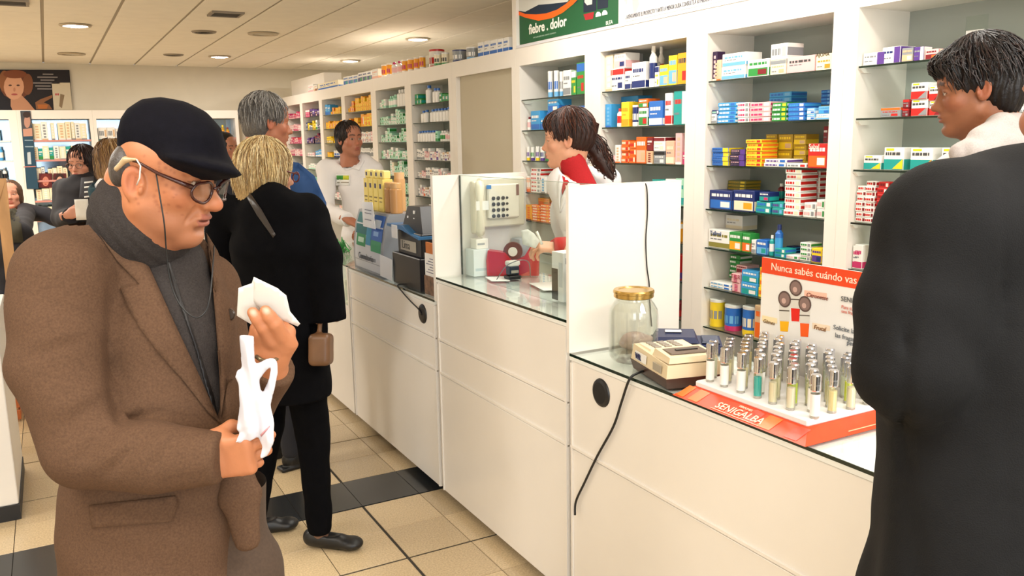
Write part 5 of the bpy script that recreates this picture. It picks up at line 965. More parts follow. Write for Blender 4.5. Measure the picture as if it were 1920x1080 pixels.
for k, (a_, b_) in enumerate(((80, 100), (70, 108), (76, 102), (62, 112), (66, 95), (70, 98))): fp([(a_, 138+k*5.5), (b_, 138.3+k*5.5), (b_, 140.4+k*5.5), (a_, 140.2+k*5.5)], '#8d8582', .002)
m.build('poster_artwork', mat('poster_print'), t)
t = wroot('hanging_banner', (-.19, YC-.02, 1.6), 'narrow blue vertical banner with a face between two wall cases', 'banner'); q = flatset(YC-.012); m = MB()
MB().prism([q(38, 208), q(57, 208), q(72, 354), q(50, 354)], (0, .006, 0), '#26465a').build('board', mat('poster_print'), t)
fp([(39, 209), (57, 209), (60, 246), (42, 246)], '#4a4a4e', .001); oval(51, 228, 6, 12, '#b98a78', .002); oval(50, 215, 7, 6, '#3a2a26', .003); fp([(43, 242), (60, 240), (61, 255), (44, 256)], '#c2907c', .002); fp([(51, 286), (57, 285), (59, 308), (52, 308)], '#b9c2c6', .002); fp([(46, 262), (62, 262), (62, 264), (46, 264)], '#8ea2ae', .002); fp([(47, 274), (63, 274), (63, 276), (47, 276)], '#8ea2ae', .002); fp([(44, 312), (67, 311), (67, 313), (44, 314)], '#c07a70', .002)
m.build('poster_artwork', mat('poster_print'), t)
q = flatset(YC+.015)
for (x0, x1, hair, skin, lb) in ((73, 98, '#6e2620', '#c9806a', 'small poster of a red-haired woman above the seated woman'), (100, 124, '#3a2420', '#d9a58c', 'small poster of a dark-haired face beside the red-haired one')):
    t = wroot('face_poster', tuple(q((x0+x1)/2, 352)), lb, 'poster', 'small face posters in the wall case'); m = MB()
    MB().prism([q(x0, 325), q(x1, 325), q(x1, 352), q(x0, 352)], (0, .004, 0), '#5a1f22').build('board', mat('poster_print'), t)
    c_ = (x0+x1)/2; oval(c_, 338, 10, 13, hair, .002); oval(c_, 340, 6, 9, skin, .003); oval(c_, 345.5, 2, .9, '#a33a3a', .004)
    for s_ in (-2.4, 2.4): oval(c_+s_, 338, 1.3, .7, '#2a1a18', .004)
    m.build('poster_artwork', mat('poster_print'), t)
# ------------------------------------------------------------------ waiting area at the left
WOOD = mat('pine_wood', '#c79a6b', .5, noise=.2, nscale=14, stretch=(1, 1, .15)); ORW = mat('orange_wood', '#b9622f', .45, noise=.2, nscale=14)
a_ = P(2, 350, 4.9); b_ = P(34, 640, 5.3); t = wroot('wooden_easel', (b_[0], b_[1], 0), 'slanting pale wooden easel leg at the left edge of the picture', 'easel')
d_ = (b_-a_)/np.linalg.norm(b_-a_); e_ = b_+d_*((0-b_[2])/d_[2]); s_ = a_-d_*.05
m = MB(); sx = V(.030, -.01, 0); sy = V(.0, .02, 0)
m.add([s_-sx, s_+sx, s_+sx+sy, s_-sx+sy, e_-sx, e_+sx, e_+sx+sy, e_-sx+sy], [(0, 1, 2, 3), (7, 6, 5, 4), (0, 4, 5, 1), (1, 5, 6, 2), (2, 6, 7, 3), (3, 7, 4, 0)]); fix_normals(m.build('front_leg', WOOD, t))
f_ = e_+V(-.55, .1, 0); m = MB(); m.add([s_-sx, s_+sx, s_+sx+sy, s_-sx+sy, f_-sx, f_+sx, f_+sx+sy, f_-sx+sy], [(0, 1, 2, 3), (7, 6, 5, 4), (0, 4, 5, 1), (1, 5, 6, 2), (2, 6, 7, 3), (3, 7, 4, 0)]); fix_normals(m.build('side_leg', WOOD, t))
kx, ky = -.42, 5.93
t = wroot('wooden_crate', (kx, ky, 0), 'low orange wooden crate on the floor under the pale bucket', 'crate')
for k in range(2): MB().cbox(kx-.17, kx+.13, ky-.15, ky-.138, .015+k*.075, .075+k*.075, .002).build('slat', ORW, t); MB().cbox(kx-.17, kx+.13, ky+.138, ky+.15, .015+k*.075, .075+k*.075, .002).build('slat', ORW, t); MB().cbox(kx+.118, kx+.13, ky-.137, ky+.137, .015+k*.075, .075+k*.075, .002).build('slat', ORW, t)
for k in range(5): MB().cbox(kx-.17, kx+.117, ky-.135+k*.055, ky-.09+k*.055, .152, .162, .002).build('slat', ORW, t)
for a1_ in (-.16, .10):
    for b1_ in (-.137, .115): MB().box(kx+a1_, kx+a1_+.02, ky+b1_, ky+b1_+.022, 0, .1515).build('post', WOOD, t)
t = empty('wooden_bucket', (kx+.03, ky, .1625), 'pale wooden bucket standing on the orange crate at the left edge', 'bucket')
for k in range(16):
    a0_, a1_ = 2*math.pi*k/16+.012, 2*math.pi*(k+1)/16-.012; m = MB(); vs_ = []
    for (r_, z_) in ((.085, 0), (.105, .22), (.095, .22), (.075, 0)):
        for a2_ in (a0_, a1_): vs_.append((r_*math.cos(a2_), r_*math.sin(a2_), z_))
    m.add(vs_, [(0, 1, 3, 2), (2, 3, 5, 4), (4, 5, 7, 6), (6, 7, 1, 0), (0, 2, 4, 6), (1, 7, 5, 3)]); m.build('stave', WOOD, t)
for z_ in (.04, .17): MB().lathe([(.0895+.09*z_, z_), (.0895+.09*(z_+.018), z_+.018)], n=24, cap=False).build('hoop', mat('hoop_metal', '#8d8a84', .35, metal=.8), t)
MB().lathe([(.001, .006), (.078, .006)], n=20, cap=False).build('bottom_board', WOOD, t)
def chair(loc, rz, label):
    t = empty('waiting_chair', loc, label, 'chair', 'white shell chairs with black frames', rotz=rz)
    WP = mat('white_shell', '#ece9e4', .3)
    m = MB()
    for k in range(6):     # curved back in strips
        z0_, z1_ = .46+k*.06, .46+(k+1)*.06; y0_ = -.20-.035*math.sin((z0_-.46)*3.2); y1_ = -.20-.035*math.sin((z1_-.46)*3.2)
        for j in range(8):
            xa, xb = -.21+j*.0525, -.21+(j+1)*.0525; c_ = lambda x: .9*x*x
            m.add([(xa, y0_+c_(xa), z0_), (xb, y0_+c_(xb), z0_), (xb, y1_+c_(xb), z1_), (xa, y1_+c_(xa), z1_), (xa, y0_+c_(xa)-.008, z0_), (xb, y0_+c_(xb)-.008, z0_), (xb, y1_+c_(xb)-.008, z1_), (xa, y1_+c_(xa)-.008, z1_)], [(0, 1, 2, 3), (7, 6, 5, 4), (3, 2, 6, 7), (0, 4, 5, 1)], '#ffffff', True)
    m.build('backrest', WP, t)
    MB().cbox(-.21, .21, -.19, .22, .44, .455, .006).build('seat', WP, t)
    for s_ in (-1, 1):
        MB().tube([(s_*.20, .20, .0), (s_*.20, .18, .43), (s_*.20, .0, .437), (s_*.20, -.17, .437), (s_*.20, -.24, .0)], .011, 8).build('leg_frame', BLACKP, t)
        MB().tube([(s_*.215, -.18, .437), (s_*.215, -.215, .6), (s_*.215, -.19, .82)], .011, 8).build('back_rail', BLACKP, t)
    MB().tube([(-.2, .18, .43), (.2, .18, .43)], .009, 8).build('cross_bar', BLACKP, t); return t
chair((-.30, 7.55, 0), math.radians(180), 'white shell chair on which the woman in black sits, left edge')
chair((.24, 7.64, 0), math.radians(186), 'empty white shell chair beside the seated woman, her hand on its back')
# ------------------------------------------------------------------ people
HR, HF = V(AR[0], AR[1], 0)/math.hypot(AR[0], AR[1]), V(AF[0], AF[1], 0)/math.hypot(AF[0], AF[1])
def frame(yaw, pitch=0.0, roll=0.0):
    """rows = person's right, forward, up. yaw 0 faces picture right, 90 away, 180 left, -90 towards the photographer; pitch > 0 looks down"""
    a = math.radians(yaw); f = math.cos(a)*HR+math.sin(a)*HF; z = V(0, 0, 1); r = np.cross(f, z); p = math.radians(pitch)
    f2 = math.cos(p)*f-math.sin(p)*z; u = math.cos(p)*z+math.sin(p)*f; q = math.radians(roll)
    return np.array([math.cos(q)*r+math.sin(q)*u, f2, math.cos(q)*u-math.sin(q)*r])
SKIN = mat('skin', rough=0.5, attr=True, spec=0.35, noise=0.05, nscale=40, bump=0.06, bscale=160, sss=0.06)
def head(R, c, s=1.0, h=.0035, skin='#c98d6c', lips='#a8604e', brow='#2a1c16', age=0.0, stubble=0.0, fem=False, nose=1.0, jaw=1.0, mouth_open=0, crown=1.0, neck=True, edy=0.0, edz=0.0):
    g = G((-.1, -.125, -.20), (.1, .15, .14), h); j = jaw
    g.add(ell((0, -.018+.022*(1-crown)*4, .034*(2*crown-1)), (.076*(.5+.5*crown), .098*crown, .088*crown**2)), .02); g.add(ell((0, .028, -.03), (.060*j, .062, .078)), .03)
    for x in (-1, 1):
        g.add(cone((x*.050*j, .005, -.062), (x*.014, .066, -.100), .020*j, .017), .03); g.add(ell((x*.043, .058, -.026), (.022, .020, .020)), .02)
        g.add(ell((x*.028, .076, .0215), (.026, .011, .0075)), .016)
    g.add(ell((0, .072, -.102), (.020, .017, .016)), .02); g.add(ell((0, .050, .055*crown**3), (.055, .035, .045*crown**2)), .03); g.add(cone((0, .005, -.10 if neck else -.06), (0, -.03, -.19) if neck else (0, .0, -.11), .05*j, .055), .03); g.add(cone((0, -.045, -.04), (0, -.05, -.19) if neck else (0, -.02, -.10), .052, .058), .03)
    for x in (-1, 1): g.sub(ell((x*.031, .095, -.001), (.021, .020, .013)), .012)
    n = nose
    g.add(cone((0, .080, .012), (0, .097+.007*(n-1), -.030), .0075, .0115*n), .010); g.add(ell((0, .101+.008*(n-1), -.035), (.0135*n, .0150*n, .0115*n)), .008)
    for x in (-1, 1): g.add(ell((x*.0125*n, .091, -.040), (.0075, .011, .008)), .006); g.sub(ell((x*.0065, .100, -.0475), (.0038, .007, .004)), .003)
    g.add(ell((0, .074, -.066), (.030, .022, .020)), .015)
    g.add(ell((0, .0925, -.0625), (.022, .0075, .0050)), .006); g.add(ell((0, .0900, -.0735), (.019, .0080, .0060)), .006); g.sub(ell((0, .100, -.0682), (.024, .012, .0016+mouth_open*.002)), .003); g.sub(ell((0, .089, -.087), (.018, .006, .005)), .01)
    for x in (-1, 1):
        g.add(ell((x*.0315, .0715, -.001), (.0150, .0130, .0130)), .006)
        g.add(ell((x*.0315, .0790, .0065), (.0155, .0065, .0045)), .004)
        ex = x*.0775; er = rotm((1, x*.35, 0), (0, 1, .2))
        g.add(ell((ex, -.010+edy, -.008+edz), (.0080, .0195, .032), er), .005); g.sub(ell((ex+x*.0060, -.006+edy, -.006+edz), (.0065, .012, .020), er), .004); g.add(ell((ex+x*.0015, .005+edy, -.014+edz), (.004, .005, .008)), .003); g.add(cone((ex+x*.001, -.012+edy, .010+edz), (ex+x*.001, -.010+edy, -.016+edz), .0028), .003)
        if age: g.sub(cone((x*.022, .089, -.046), (x*.036, .072, -.078), .0035, .0025), .010); g.sub(cone((x*.018, .090, -.018), (x*.040, .079, -.022), .002, .002), .006); g.add(ell((x*.035, .048, -.080), (.017, .02, .016)), .02)
    vs, fs = g.net(); C = np.tile(np.array(lin(skin)), (len(vs), 1))
    def blend(mask, col, a=1.0):
        m = np.clip(mask, 0, 1)[:, None]*a; C[:] = C*(1-m)+np.array(lin(col))*m
    x, y, z = vs.T; ax = np.abs(x)
    red = tuple(int(max(0, min(255, v*255))) for v in (1, 1, 1))
    def soft(cx, cy, cz, rx, ry, rz): return np.clip(1.6-1.6*np.sqrt(((ax-cx)/rx)**2+((y-cy)/ry)**2+((z-cz)/rz)**2), 0, 1)
    blend(soft(.045, .06, -.03, .03, .04, .028), '#c0604a', .22); blend(soft(0, .108, -.034, .018, .02, .016), '#bf5a48', .28); blend(soft(.082, -.01, -.01, .015, .03, .04), '#c4624c', .25)
    blend(((z < -.055) & (z > -.082) & (ax < .0225-(np.abs(z+.068)*.6)) & (y > .083)).astype(float), lips, .85)
    blend(soft(.031, .083, -.001, .020, .02, .015), '#6a3a2c', .22)
    br = ((np.abs(z-.0215-.25*(.03-np.abs(ax-.03))) < (.0028 if fem else .0050)) & (ax > .010) & (ax < .052) & (y > .05)).astype(float); blend(br, brow, .8)
    if stubble: blend(np.clip((-.045-z)/.02, 0, 1)*np.clip((y-.0)/.03, 0, 1)*((z > -.13)), '#5a4a46', stubble)
    if age:
        r_ = np.random.RandomState(4); W = np.zeros(len(vs))
        for k in range(46):
            cx, cy, cz = .066, .0+.075*r_.rand(), -.06+.09*r_.rand(); W = np.maximum(W, np.clip(1.5-np.sqrt((y-cy)**2+(z-cz)**2)/(.0012+.0022*r_.rand()), 0, 1)*(x > .03))
        blend(W, '#7a3e2c', .40)
    # open eyes: white, iris and pupil painted on the ball
    e = np.sqrt((ax-.0315)**2/(.0120**2)+(z+.0015)**2/(.0043**2)); m = (e < 1) & (y > .074); blend(m.astype(float), '#c2b2a4'); ir = np.sqrt((ax-.0315)**2+(z+.001)**2); blend(((ir < .0060) & m).astype(float), '#2a1a12')
    blend(((e >= 1) & (e < 1.45) & (y > .074) & (z > -.002)).astype(float), '#2a1a16', .7)
    return xf(vs, R, c, s), fs, C
def hand(wr, ydir, back, thumb=1, s=1.0, curl=(.5, .6, .4), h=.003, skin='#c98d6c', spread=.04, thumb_in=.3):
    """wrist point, finger direction, direction the back of the hand faces; thumb=+1/-1 side"""
    y = np.array(ydir, float)/np.linalg.norm(ydir); z = np.array(back, float); z = z-y*(z@y); z /= np.linalg.norm(z); x = np.cross(y, z)*thumb
    g = G((-.06, -.06, -.12), (.11, .22, .04), h)
    g.add(rbox((0, .048, 0), (.037, .046, .0125), None, .012), .01); g.add(etube((0, -.05, 0), (0, .02, 0), (.028, .02), (.030, .018), (1, 0, 0)), .015); g.add(ell((.028, .030, -.012), (.018, .030, .014)), .012)
    nails = []
    for k, (bx, by, L) in enumerate(((.0285, .088, (.040, .025, .021)), (.0095, .093, (.044, .028, .022)), (-.0100, .089, (.041, .026, .021)), (-.0285, .080, (.032, .020, .018)))):
        p = np.array((bx, by-.012, 0.)); a = 0.0; sp_ = (1.5-k)*spread; r = (.0098, .0090, .0082, .0074) if k < 3 else (.0088, .0080, .0072, .0066)
        for i in range(3):
            a += curl[i]*(1+.06*k); q = p+np.array((math.sin(sp_)*math.cos(a), math.cos(sp_)*math.cos(a), -math.sin(a)))*L[i]; g.add(cone(p, q, r[i], r[i+1]), .0035 if i == 0 else .002); p = q
        nails.append(p+np.array((0, math.sin(a)*.0, math.cos(a)))*.006+np.array((0, math.cos(a), -math.sin(a)))*.001)
    t0 = np.array((.030, .022, -.008)); t1 = np.array((.052-.012*thumb_in, .050, -.018-.018*thumb_in)); t2 = t1+np.array((.012-.03*thumb_in, .030, -.008-.012*thumb_in)); t3 = t2+np.array((.002-.022*thumb_in, .024, -.004-.006*thumb_in))
    g.add(cone(t0, t1, .014, .0115), .008); g.add(cone(t1, t2, .0112, .0100), .003); g.add(cone(t2, t3, .0100, .0084), .002)
    vs, fs = g.net(); C = np.tile(np.array(lin(skin)), (len(vs), 1)); D = np.full(len(vs), 1.)
    for nl in nails: D = np.minimum(D, np.linalg.norm(vs-nl, axis=1))
    m = np.clip(1.4-D/.0055, 0, 1)[:, None]*.5; C = C*(1-m)+np.array(lin('#e6b9a4'))*m
    if thumb < 0: fs = fs[:, ::-1]
    return xf(vs, np.array([x, y, z]), wr, s), fs, C
def torso_field(g, J, off=0.0, wid=1.0, dep=1.0, arms=True, hem=None, k=.03, flare=1.0):
    """body-shaped volume in the person's own frame (x right, y forward, z up)"""
    W = lambda a, b: (a*wid+off, b*dep+off); z = J['z']; lean = J.get('lean', (0, 0)); L = lambda t: (lean[0]*t, lean[1]*t)
    P0 = (*L(0), .93*z); P1 = (*L(.25), 1.08*z); P2 = (L(.7)[0], L(.7)[1]-.005, 1.27*z); P3 = (*L(1), 1.385*z); P4 = (L(1.1)[0], L(1.1)[1]-.01, 1.45*z)
    g.add(etube(P0, P1, W(.160, .110), W(.142, .100), (1, 0, 0)), k); g.add(etube(P1, P2, W(.142, .100), W(.165, .108), (1, 0, 0)), k); g.add(etube(P2, P3, W(.160, .105), W(.130, .080), (1, 0, 0)), k); g.add(etube(P3, P4, W(.10, .07), W(.058, .056), (1, 0, 0)), k)
    if hem is not None and hem < .9*z: g.add(etube((P0[0], P0[1], hem), P0, W(.165*flare, .118*flare), W(.162, .112), (1, 0, 0)), k)
    for sd in ('R', 'L'):
        if 'sh'+sd not in J: continue
        a, b, c = (np.array(J[q+sd], float) for q in ('sh', 'el', 'wr')); sg = 1 if sd == 'R' else -1
        g.add(cone((sg*.06*wid+L(1)[0], L(1)[1]-.005, 1.405*z), a, .058+off, .056+off*1.1), k)
        if arms: g.add(cone(a, b, .052+off*1.15, .042+off*1.2), .02); g.add(cone(b, c, .042+off*1.2, .030+off*1.3), .016)
    return g
def joints(H=1.7, wid=1.0, lean=(0, 0), R=None, L=None):
    z = H/1.7; J = dict(z=z, lean=lean)
    for sd, sg, o in (('R', 1, R), ('L', -1, L)):
        o = o or {}; J['sh'+sd] = o.get('sh', (sg*.168*wid+lean[0], lean[1], 1.375*z)); J['el'+sd] = o.get('el', (sg*.215*wid+lean[0]*.5, -.02, 1.10*z)); J['wr'+sd] = o.get('wr', (sg*.225*wid, .06, .87*z))
    return J
def folds(g, amp=.003, f=(31, 27, 22), seed=0):
    X, Y, Z = g.xyz(); g.F += (amp*np.sin(X*f[0]+np.sin(Z*11+seed)*1.6)*np.sin(Y*f[1]+1.3+seed)*np.sin(Z*f[2]+np.sin(X*14)*1.3)).astype(np.float32)+(amp*.6*np.sin(Z*f[2]*2.3+X*f[0]*.8+seed)*np.sin(Y*f[1]*.7+X*19)).astype(np.float32); return g
def bounds(J, hem, off=.1):
    pts = np.array([J[k] for k in J if k[:2] in ('sh', 'el', 'wr')]+[(-.19, -.15, hem), (.19, .16, 1.5*J['z'])]); return pts.min(0)-off, pts.max(0)+off
class Person:
    def __init__(s, pos, yaw, label, H=1.7, wid=1.0, dep=1.0, lean=(0, 0), armR=None, armL=None, skin='#c98d6c', group=None):
        s.R = frame(yaw); s.pos = V(pos[0], pos[1], pos[2] if len(pos) > 2 else 0); s.H = H; s.wid = wid; s.dep = dep; s.skin = skin
        s.root = wroot('person', s.pos, label, 'person', group); s.z = H/1.7
        tol = lambda d: {k: tuple(s.local(v)) if len(v) == 3 and k.startswith('W') is False else v for k, v in d.items()} if d else None
        s.J = joints(H, wid, lean, tol(armR), tol(armL)); s.lean = lean; s.parts = []
    def local(s, p): return s.R @ (np.array(p, float)-s.pos)
    def world(s, p): return np.array(p) @ s.R + s.pos
    def headmat(s, yaw, pitch=0, roll=0): return frame(yaw, pitch, roll)
    def add_head(s, yaw, pitch=0, roll=0, center=None, sc=1.0, **k):
        s.HR_ = frame(yaw, pitch, roll); s.hc = np.array(center, float) if center is not None else s.world((s.lean[0]*1.2, s.lean[1]*1.2+.01, 1.59*s.z)); s.hs = sc; s.parts.append(head(s.HR_, s.hc, sc, skin=s.skin, **k))
        a = s.hc+(V(0, -.035, -.15)*sc) @ s.HR_; b = s.world((s.lean[0], s.lean[1]-.005, 1.40*s.z)); g = G(np.minimum(a, b)-.1, np.maximum(a, b)+.1, .007); g.add(cone(a, b, .055*sc, .06)); s.neck = (a, b); vs, fs = g.net(); s.parts.append((vs, fs, np.tile(np.array(lin(s.skin)), (len(vs), 1)))); return s
    def add_hand(self, side, ydir, back, thumb, wr=None, **k):
        w_ = self.world(self.J['wr'+side]) if wr is None else np.array(wr, float); self.parts.append(hand(w_, ydir, back, thumb, skin=self.skin, **k)); return self
    def body(s, legs=True):
        lo, hi = bounds(s.J, .05 if legs else .7); g = G(lo, hi, .014); torso_field(g, s.J, -.012, s.wid*.95, s.dep*.9, hem=None)
        if legs:
            for q in s.legs(): g.add(cone(q[0], q[1], q[2]-.014, q[3]-.012), .02)
        vs, fs = g.net(); s.parts.append((xf(vs, s.R, s.pos), fs, np.tile(np.array(lin(s.skin)), (len(vs), 1)))); o = link('body', sdf_mesh(s.parts, 'body', SKIN), s.root); s.bodyo = o; return o
    def legs(s):
        z = s.z; L = getattr(s, 'leg', None) or {}
        out = []
        for sg, n in ((1, 'R'), (-1, 'L')):
            hp = np.array((sg*.085, 0, .90*z)); kn = np.array(L.get('kn'+n, (sg*.095, .01, .49*z))); an = np.array(L.get('an'+n, (sg*.10, -.02, .09))); out += [(hp, kn, .088, .062), (kn, an, .060, .045)]
        return out
    def garment(s, name, m, col='#ffffff', off=.012, hem=.86, h=.008, arms=True, k=.03, flare=1.05, amp=.003, neck=.062, neckz=None, extra=None, wid=None, dep=None, it=1, cutarm=None):
        hem = hem*s.z; lo, hi = bounds(s.J, hem, .13); g = G(lo, hi, h); torso_field(g, s.J, off, wid or s.wid, dep or s.dep, arms, hem, k, flare)
        if extra: extra(g)
        if amp: folds(g, amp)
        g.sub(rbox((0, 0, hem-.2), (1, 1, .2), None, .001), .004)
        nz = neckz or 1.44*s.z; a = s.local(s.neck[0]) if hasattr(s, 'neck') else np.array((0, 0, 1.6)); b = s.local(s.neck[1]) if hasattr(s, 'neck') else np.array((0, 0, 1.4)); g.sub(cone(b, a+(a-b)*1.5, neck, neck+.006), .006)
        for sd in 'RL':
            w_ = np.array(s.J['wr'+sd], float); e_ = np.array(s.J['el'+sd], float); d = (w_-e_)/np.linalg.norm(w_-e_); 
            if arms: g.sub(rbox(w_+d*.06, (.06, .075, .075), rotm(d, (0, 0, 1) if abs(d[2]) < .8 else (0, 1, 0)), .002), .003)
        vs, fs = g.net(); o = link(name, sdf_mesh([(xf(vs, s.R, s.pos), fs)], name, m, col=col, it=it), s.root); return o
    def trousers(s, m, col='#ffffff', h=.010, name='trousers', fl=1.0):
        g = G((-.25, -.45, .03), (.25, .55, 1.08*s.z), h)
        for q in s.legs(): g.add(cone(q[0], q[1], q[2]*fl, q[3]*fl), .02)
        g.add(etube((0, 0, .86*s.z), (0, 0, 1.02*s.z), (.155, .11), (.14, .10), (1, 0, 0)), .03); folds(g, .003, seed=2); g.sub(rbox((0, 0, -.01), (1, 1, .075), None, .001), .003); vs, fs = g.net(); return link(name, sdf_mesh([(xf(vs, s.R, s.pos), fs)], name, m, col=col), s.root)
    def shoes(s, m, col='#17171a'):
        for sg, n in ((1, 'R'), (-1, 'L')):
            an = np.array((getattr(s, 'leg', None) or {}).get('an'+n, (sg*.10, -.02, .09))); g = G((an[0]-.07, an[1]-.1, -.01), (an[0]+.07, an[1]+.24, .15), .006)
            g.add(ell((an[0], an[1]+.005, .05), (.036, .055, .05)), .02); g.add(ell((an[0], an[1]+.10, .03), (.043, .085, .034)), .03); g.sub(rbox((an[0], an[1], -.05), (.3, .5, .051), None, .001), .002); g.add(rbox((an[0], an[1]+.055, .011), (.038, .125, .011), None, .01), .006)
            vs, fs = g.net(); link('shoe', sdf_mesh([(xf(vs, s.R, s.pos), fs)], 'shoe', m, col=col), s.root)
    def hair(s, fields, m, col, h=.005, name='hair', groove=.0018, gf=260, subs=(), it=1, gdir='z'):
        """fields in head-local coordinates"""
        g = G((-.16, -.2, -.32), (.16, .16, .17), h)
        for f_, k in fields: g.add(f_, k)
        for f_, k in subs: g.sub(f_, k)
        X, Y, Z = g.xyz(); ang = np.arctan2(X, Y+.02); g.F += (groove*np.sin(ang*gf/9+np.sin(Z*35)*1.5+np.sin(Z*90+ang*3)*.6)*np.clip(1.2-np.abs(Z-.1)*2, .3, 1)).astype(np.float32)
        vs, fs = g.net(); o = link(name, sdf_mesh([(xf(vs, s.HR_, s.hc, s.hs), fs)], name, m, col=col, it=it), s.root); return o
    def strands(s, ho, n, th0, th1, cols, m, r=.0011, seed=1, phi=(0, 2*math.pi), wob=.004, npt=9, lift=.001, parent=None, center=(0, -.01, .0), flare=0.0):
        bv = bvh_of([ho]); rr = random.Random(seed); m_ = MB(); c0 = s.hc+(V(*center)*s.hs) @ s.HR_
        for k in range(n):
            ph = rr.uniform(*phi); t0 = math.radians(rr.uniform(th0[0], th0[1])); t1 = math.radians(rr.uniform(*th1)); pts = []; dph = rr.uniform(-.25, .25); wa = rr.uniform(0, 6)
            for i in range(npt):
                f_ = i/(npt-1); th = t0+(t1-t0)*f_; p_ = ph+dph*f_+.05*math.sin(wa+f_*7); d = V(math.sin(th)*math.sin(p_), math.sin(th)*math.cos(p_), math.cos(th)) @ s.HR_
                hcast = bv.ray_cast(Vector(c0+d*.5), Vector(-d), .6)
                if hcast[0] is None: break
                q = np.array(hcast[0]); 
                if np.linalg.norm(q-c0) > .3: break
                pts.append(q+d*(lift+wob*.3*math.sin(wa+f_*5)+flare*f_*f_))
            if len(pts) >= 4:
                rs = [r*(.6+.4*math.sin(math.pi*min(1, .15+i/len(pts)))) for i in range(len(pts))]; rs[-1] = r*.25
                m_.tube(pts, rs, 4, rr.choice(cols), caps=False)
        o = m_.build('hair_strands', m, parent or ho); o['kind'] = 'stuff'; return o
HAIRM = mat('hair', rough=0.42, attr=True, spec=0.4, noise=0.3, nscale=120, bump=.3, bscale=300)
WOOL = mat('tweed_wool', '#5e4635', 0.95, spec=0.15, noise=0.22, nscale=300, bump=0.4, bscale=800)
BLKW = mat('black_wool', '#08080b', 0.95, spec=0.08, noise=0.2, nscale=30, bump=.25, bscale=500)
WCOAT = mat('white_coat_cotton', '#e9e6e6', 0.8, spec=0.2, noise=0.02, nscale=10, bump=.15, bscale=150)
SHOE = mat('black_leather', '#141416', 0.4, spec=0.5)
# ------------------------------------------------------------------ the old man in the flat cap
root = wroot('person', (P(290, 900, 1.47)[0], P(290, 900, 1.47)[1], 0), 'old man in navy flat cap and brown tweed jacket reading a slip of paper', 'person')
HRm = frame(-9, 16, 0); hs = .95; nose = P(414, 388, 1.40); hc = nose-(V(0, .118, -.036)*hs) @ HRm
SK = '#b4744f'
hd = head(HRm, hc, hs, .0024, skin=SK, lips='#a05a4a', brow='#8a7a70', age=1.0, stubble=.22, nose=1.2, jaw=1.12, crown=.80, neck=False, edy=.008, edz=-.016)
RC = np.array([AR, AU, -AF]); sk = []
nb = hc+(V(0, -.02, -.09)*hs) @ HRm; g = G(P(255, 470, 1.5)-.2, P(255, 400, 1.5)+.2, .007); g.add(cone(nb, P(285, 500, 1.51), .050, .056), .02); v_, f_ = g.net(); sk.append((v_, f_, np.tile(np.array(lin(SK)), (len(v_), 1))))
# jacket
sh, el, wr = P(120, 527, 1.37), P(166, 838, 1.33), P(402, 858, 1.31)
sh2, el2, wr2 = P(390, 540, 1.60), P(436, 800, 1.53), P(511, 690, 1.39)
def jacket_field(g, off=0.0, arms=True):
    A = AR; q = lambda a: (a[0]+off, a[1]+off)
    g.add(etube(P(272, 500, 1.49), P(288, 620, 1.49), q((.118, .09)), q((.136, .115)), A), .03); g.add(etube(P(288, 620, 1.49), P(292, 800, 1.47), q((.136, .115)), q((.136, .12)), A), .03)
    g.add(etube(P(292, 800, 1.47), P(280, 960, 1.47), q((.136, .12)), q((.142, .125)), A), .03); g.add(etube(P(280, 960, 1.47), P(276, 1180, 1.47), q((.142, .125)), q((.150, .13)), A), .03)
    g.add(cone(P(235, 455, 1.47), P(130, 505, 1.40), .062+off, .074+off), .03); g.add(cone(P(300, 490, 1.54), P(385, 535, 1.58), .06+off, .058+off), .03); g.add(ell(P(240, 520, 1.60), (.09+off, .12, .06)), .05)
    if arms:
        mid = P(112, 680, 1.345)
        g.add(cone(sh, mid, .082+off, .076+off), .012); g.add(cone(mid, el, .076+off, .066+off), .008); g.add(cone(el, P(290, 858, 1.315), .066+off, .056+off), .008); g.add(cone(P(290, 858, 1.315), wr, .056+off, .041+off), .006)
        g.add(cone(sh2, el2, .06+off, .056+off), .02); g.add(cone(el2, wr2, .054+off, .038+off), .016)
pts = np.array([P(10, 380, 1.2), P(10, 380, 1.75), P(560, 1190, 1.2), P(560, 1190, 1.75), P(10, 1190, 1.2), P(560, 380, 1.75), P(560, 380, 1.2), P(10, 1190, 1.75)])
g = G(pts.min(0)+.05, pts.max(0)-.05, .0062); g.lo[2] = P(280, 1140, 1.47)[2]; g = G(g.lo, pts.max(0)-.05, .0062)
jacket_field(g)
# cloth folds at the elbow, under the arm and down the sleeve
PX, PY, PZ = g.pix(); msk = (PZ < 1.46)
for (ax_, ay_, bx_, by_, w_, am_) in ((206, 520, 200, 640, 8, .005), (200, 640, 208, 740, 9, .008), (208, 740, 222, 790, 10, .009), (222, 790, 300, 772, 9, .006), (300, 772, 390, 790, 8, .003), (150, 862, 200, 812, 9, .007), (200, 812, 268, 776, 8, .006), (172, 880, 235, 832, 12, -.005), (205, 884, 290, 806, 8, .006), (255, 872, 318, 815, 10, -.004), (285, 872, 345, 812, 7, .004), (120, 800, 190, 752, 10, .004), (100, 770, 180, 735, 10, -.003), (70, 560, 185, 604, 9, .003), (52, 672, 150, 640, 10, .003), (60, 640, 160, 620, 9, -.002), (300, 905, 395, 888, 7, .002), (215, 440, 190, 520, 8, .002)):
    ex, ey = bx_-ax_, by_-ay_; t_ = np.clip(((PX-ax_)*ex+(PY-ay_)*ey)/(ex*ex+ey*ey), 0, 1); d2 = (PX-ax_-ex*t_)**2+(PY-ay_-ey*t_)**2; g.F += (am_*np.exp(-d2/(w_*w_))*(1-.6*np.abs(t_-.5)*1.2)*msk).astype(np.float32)
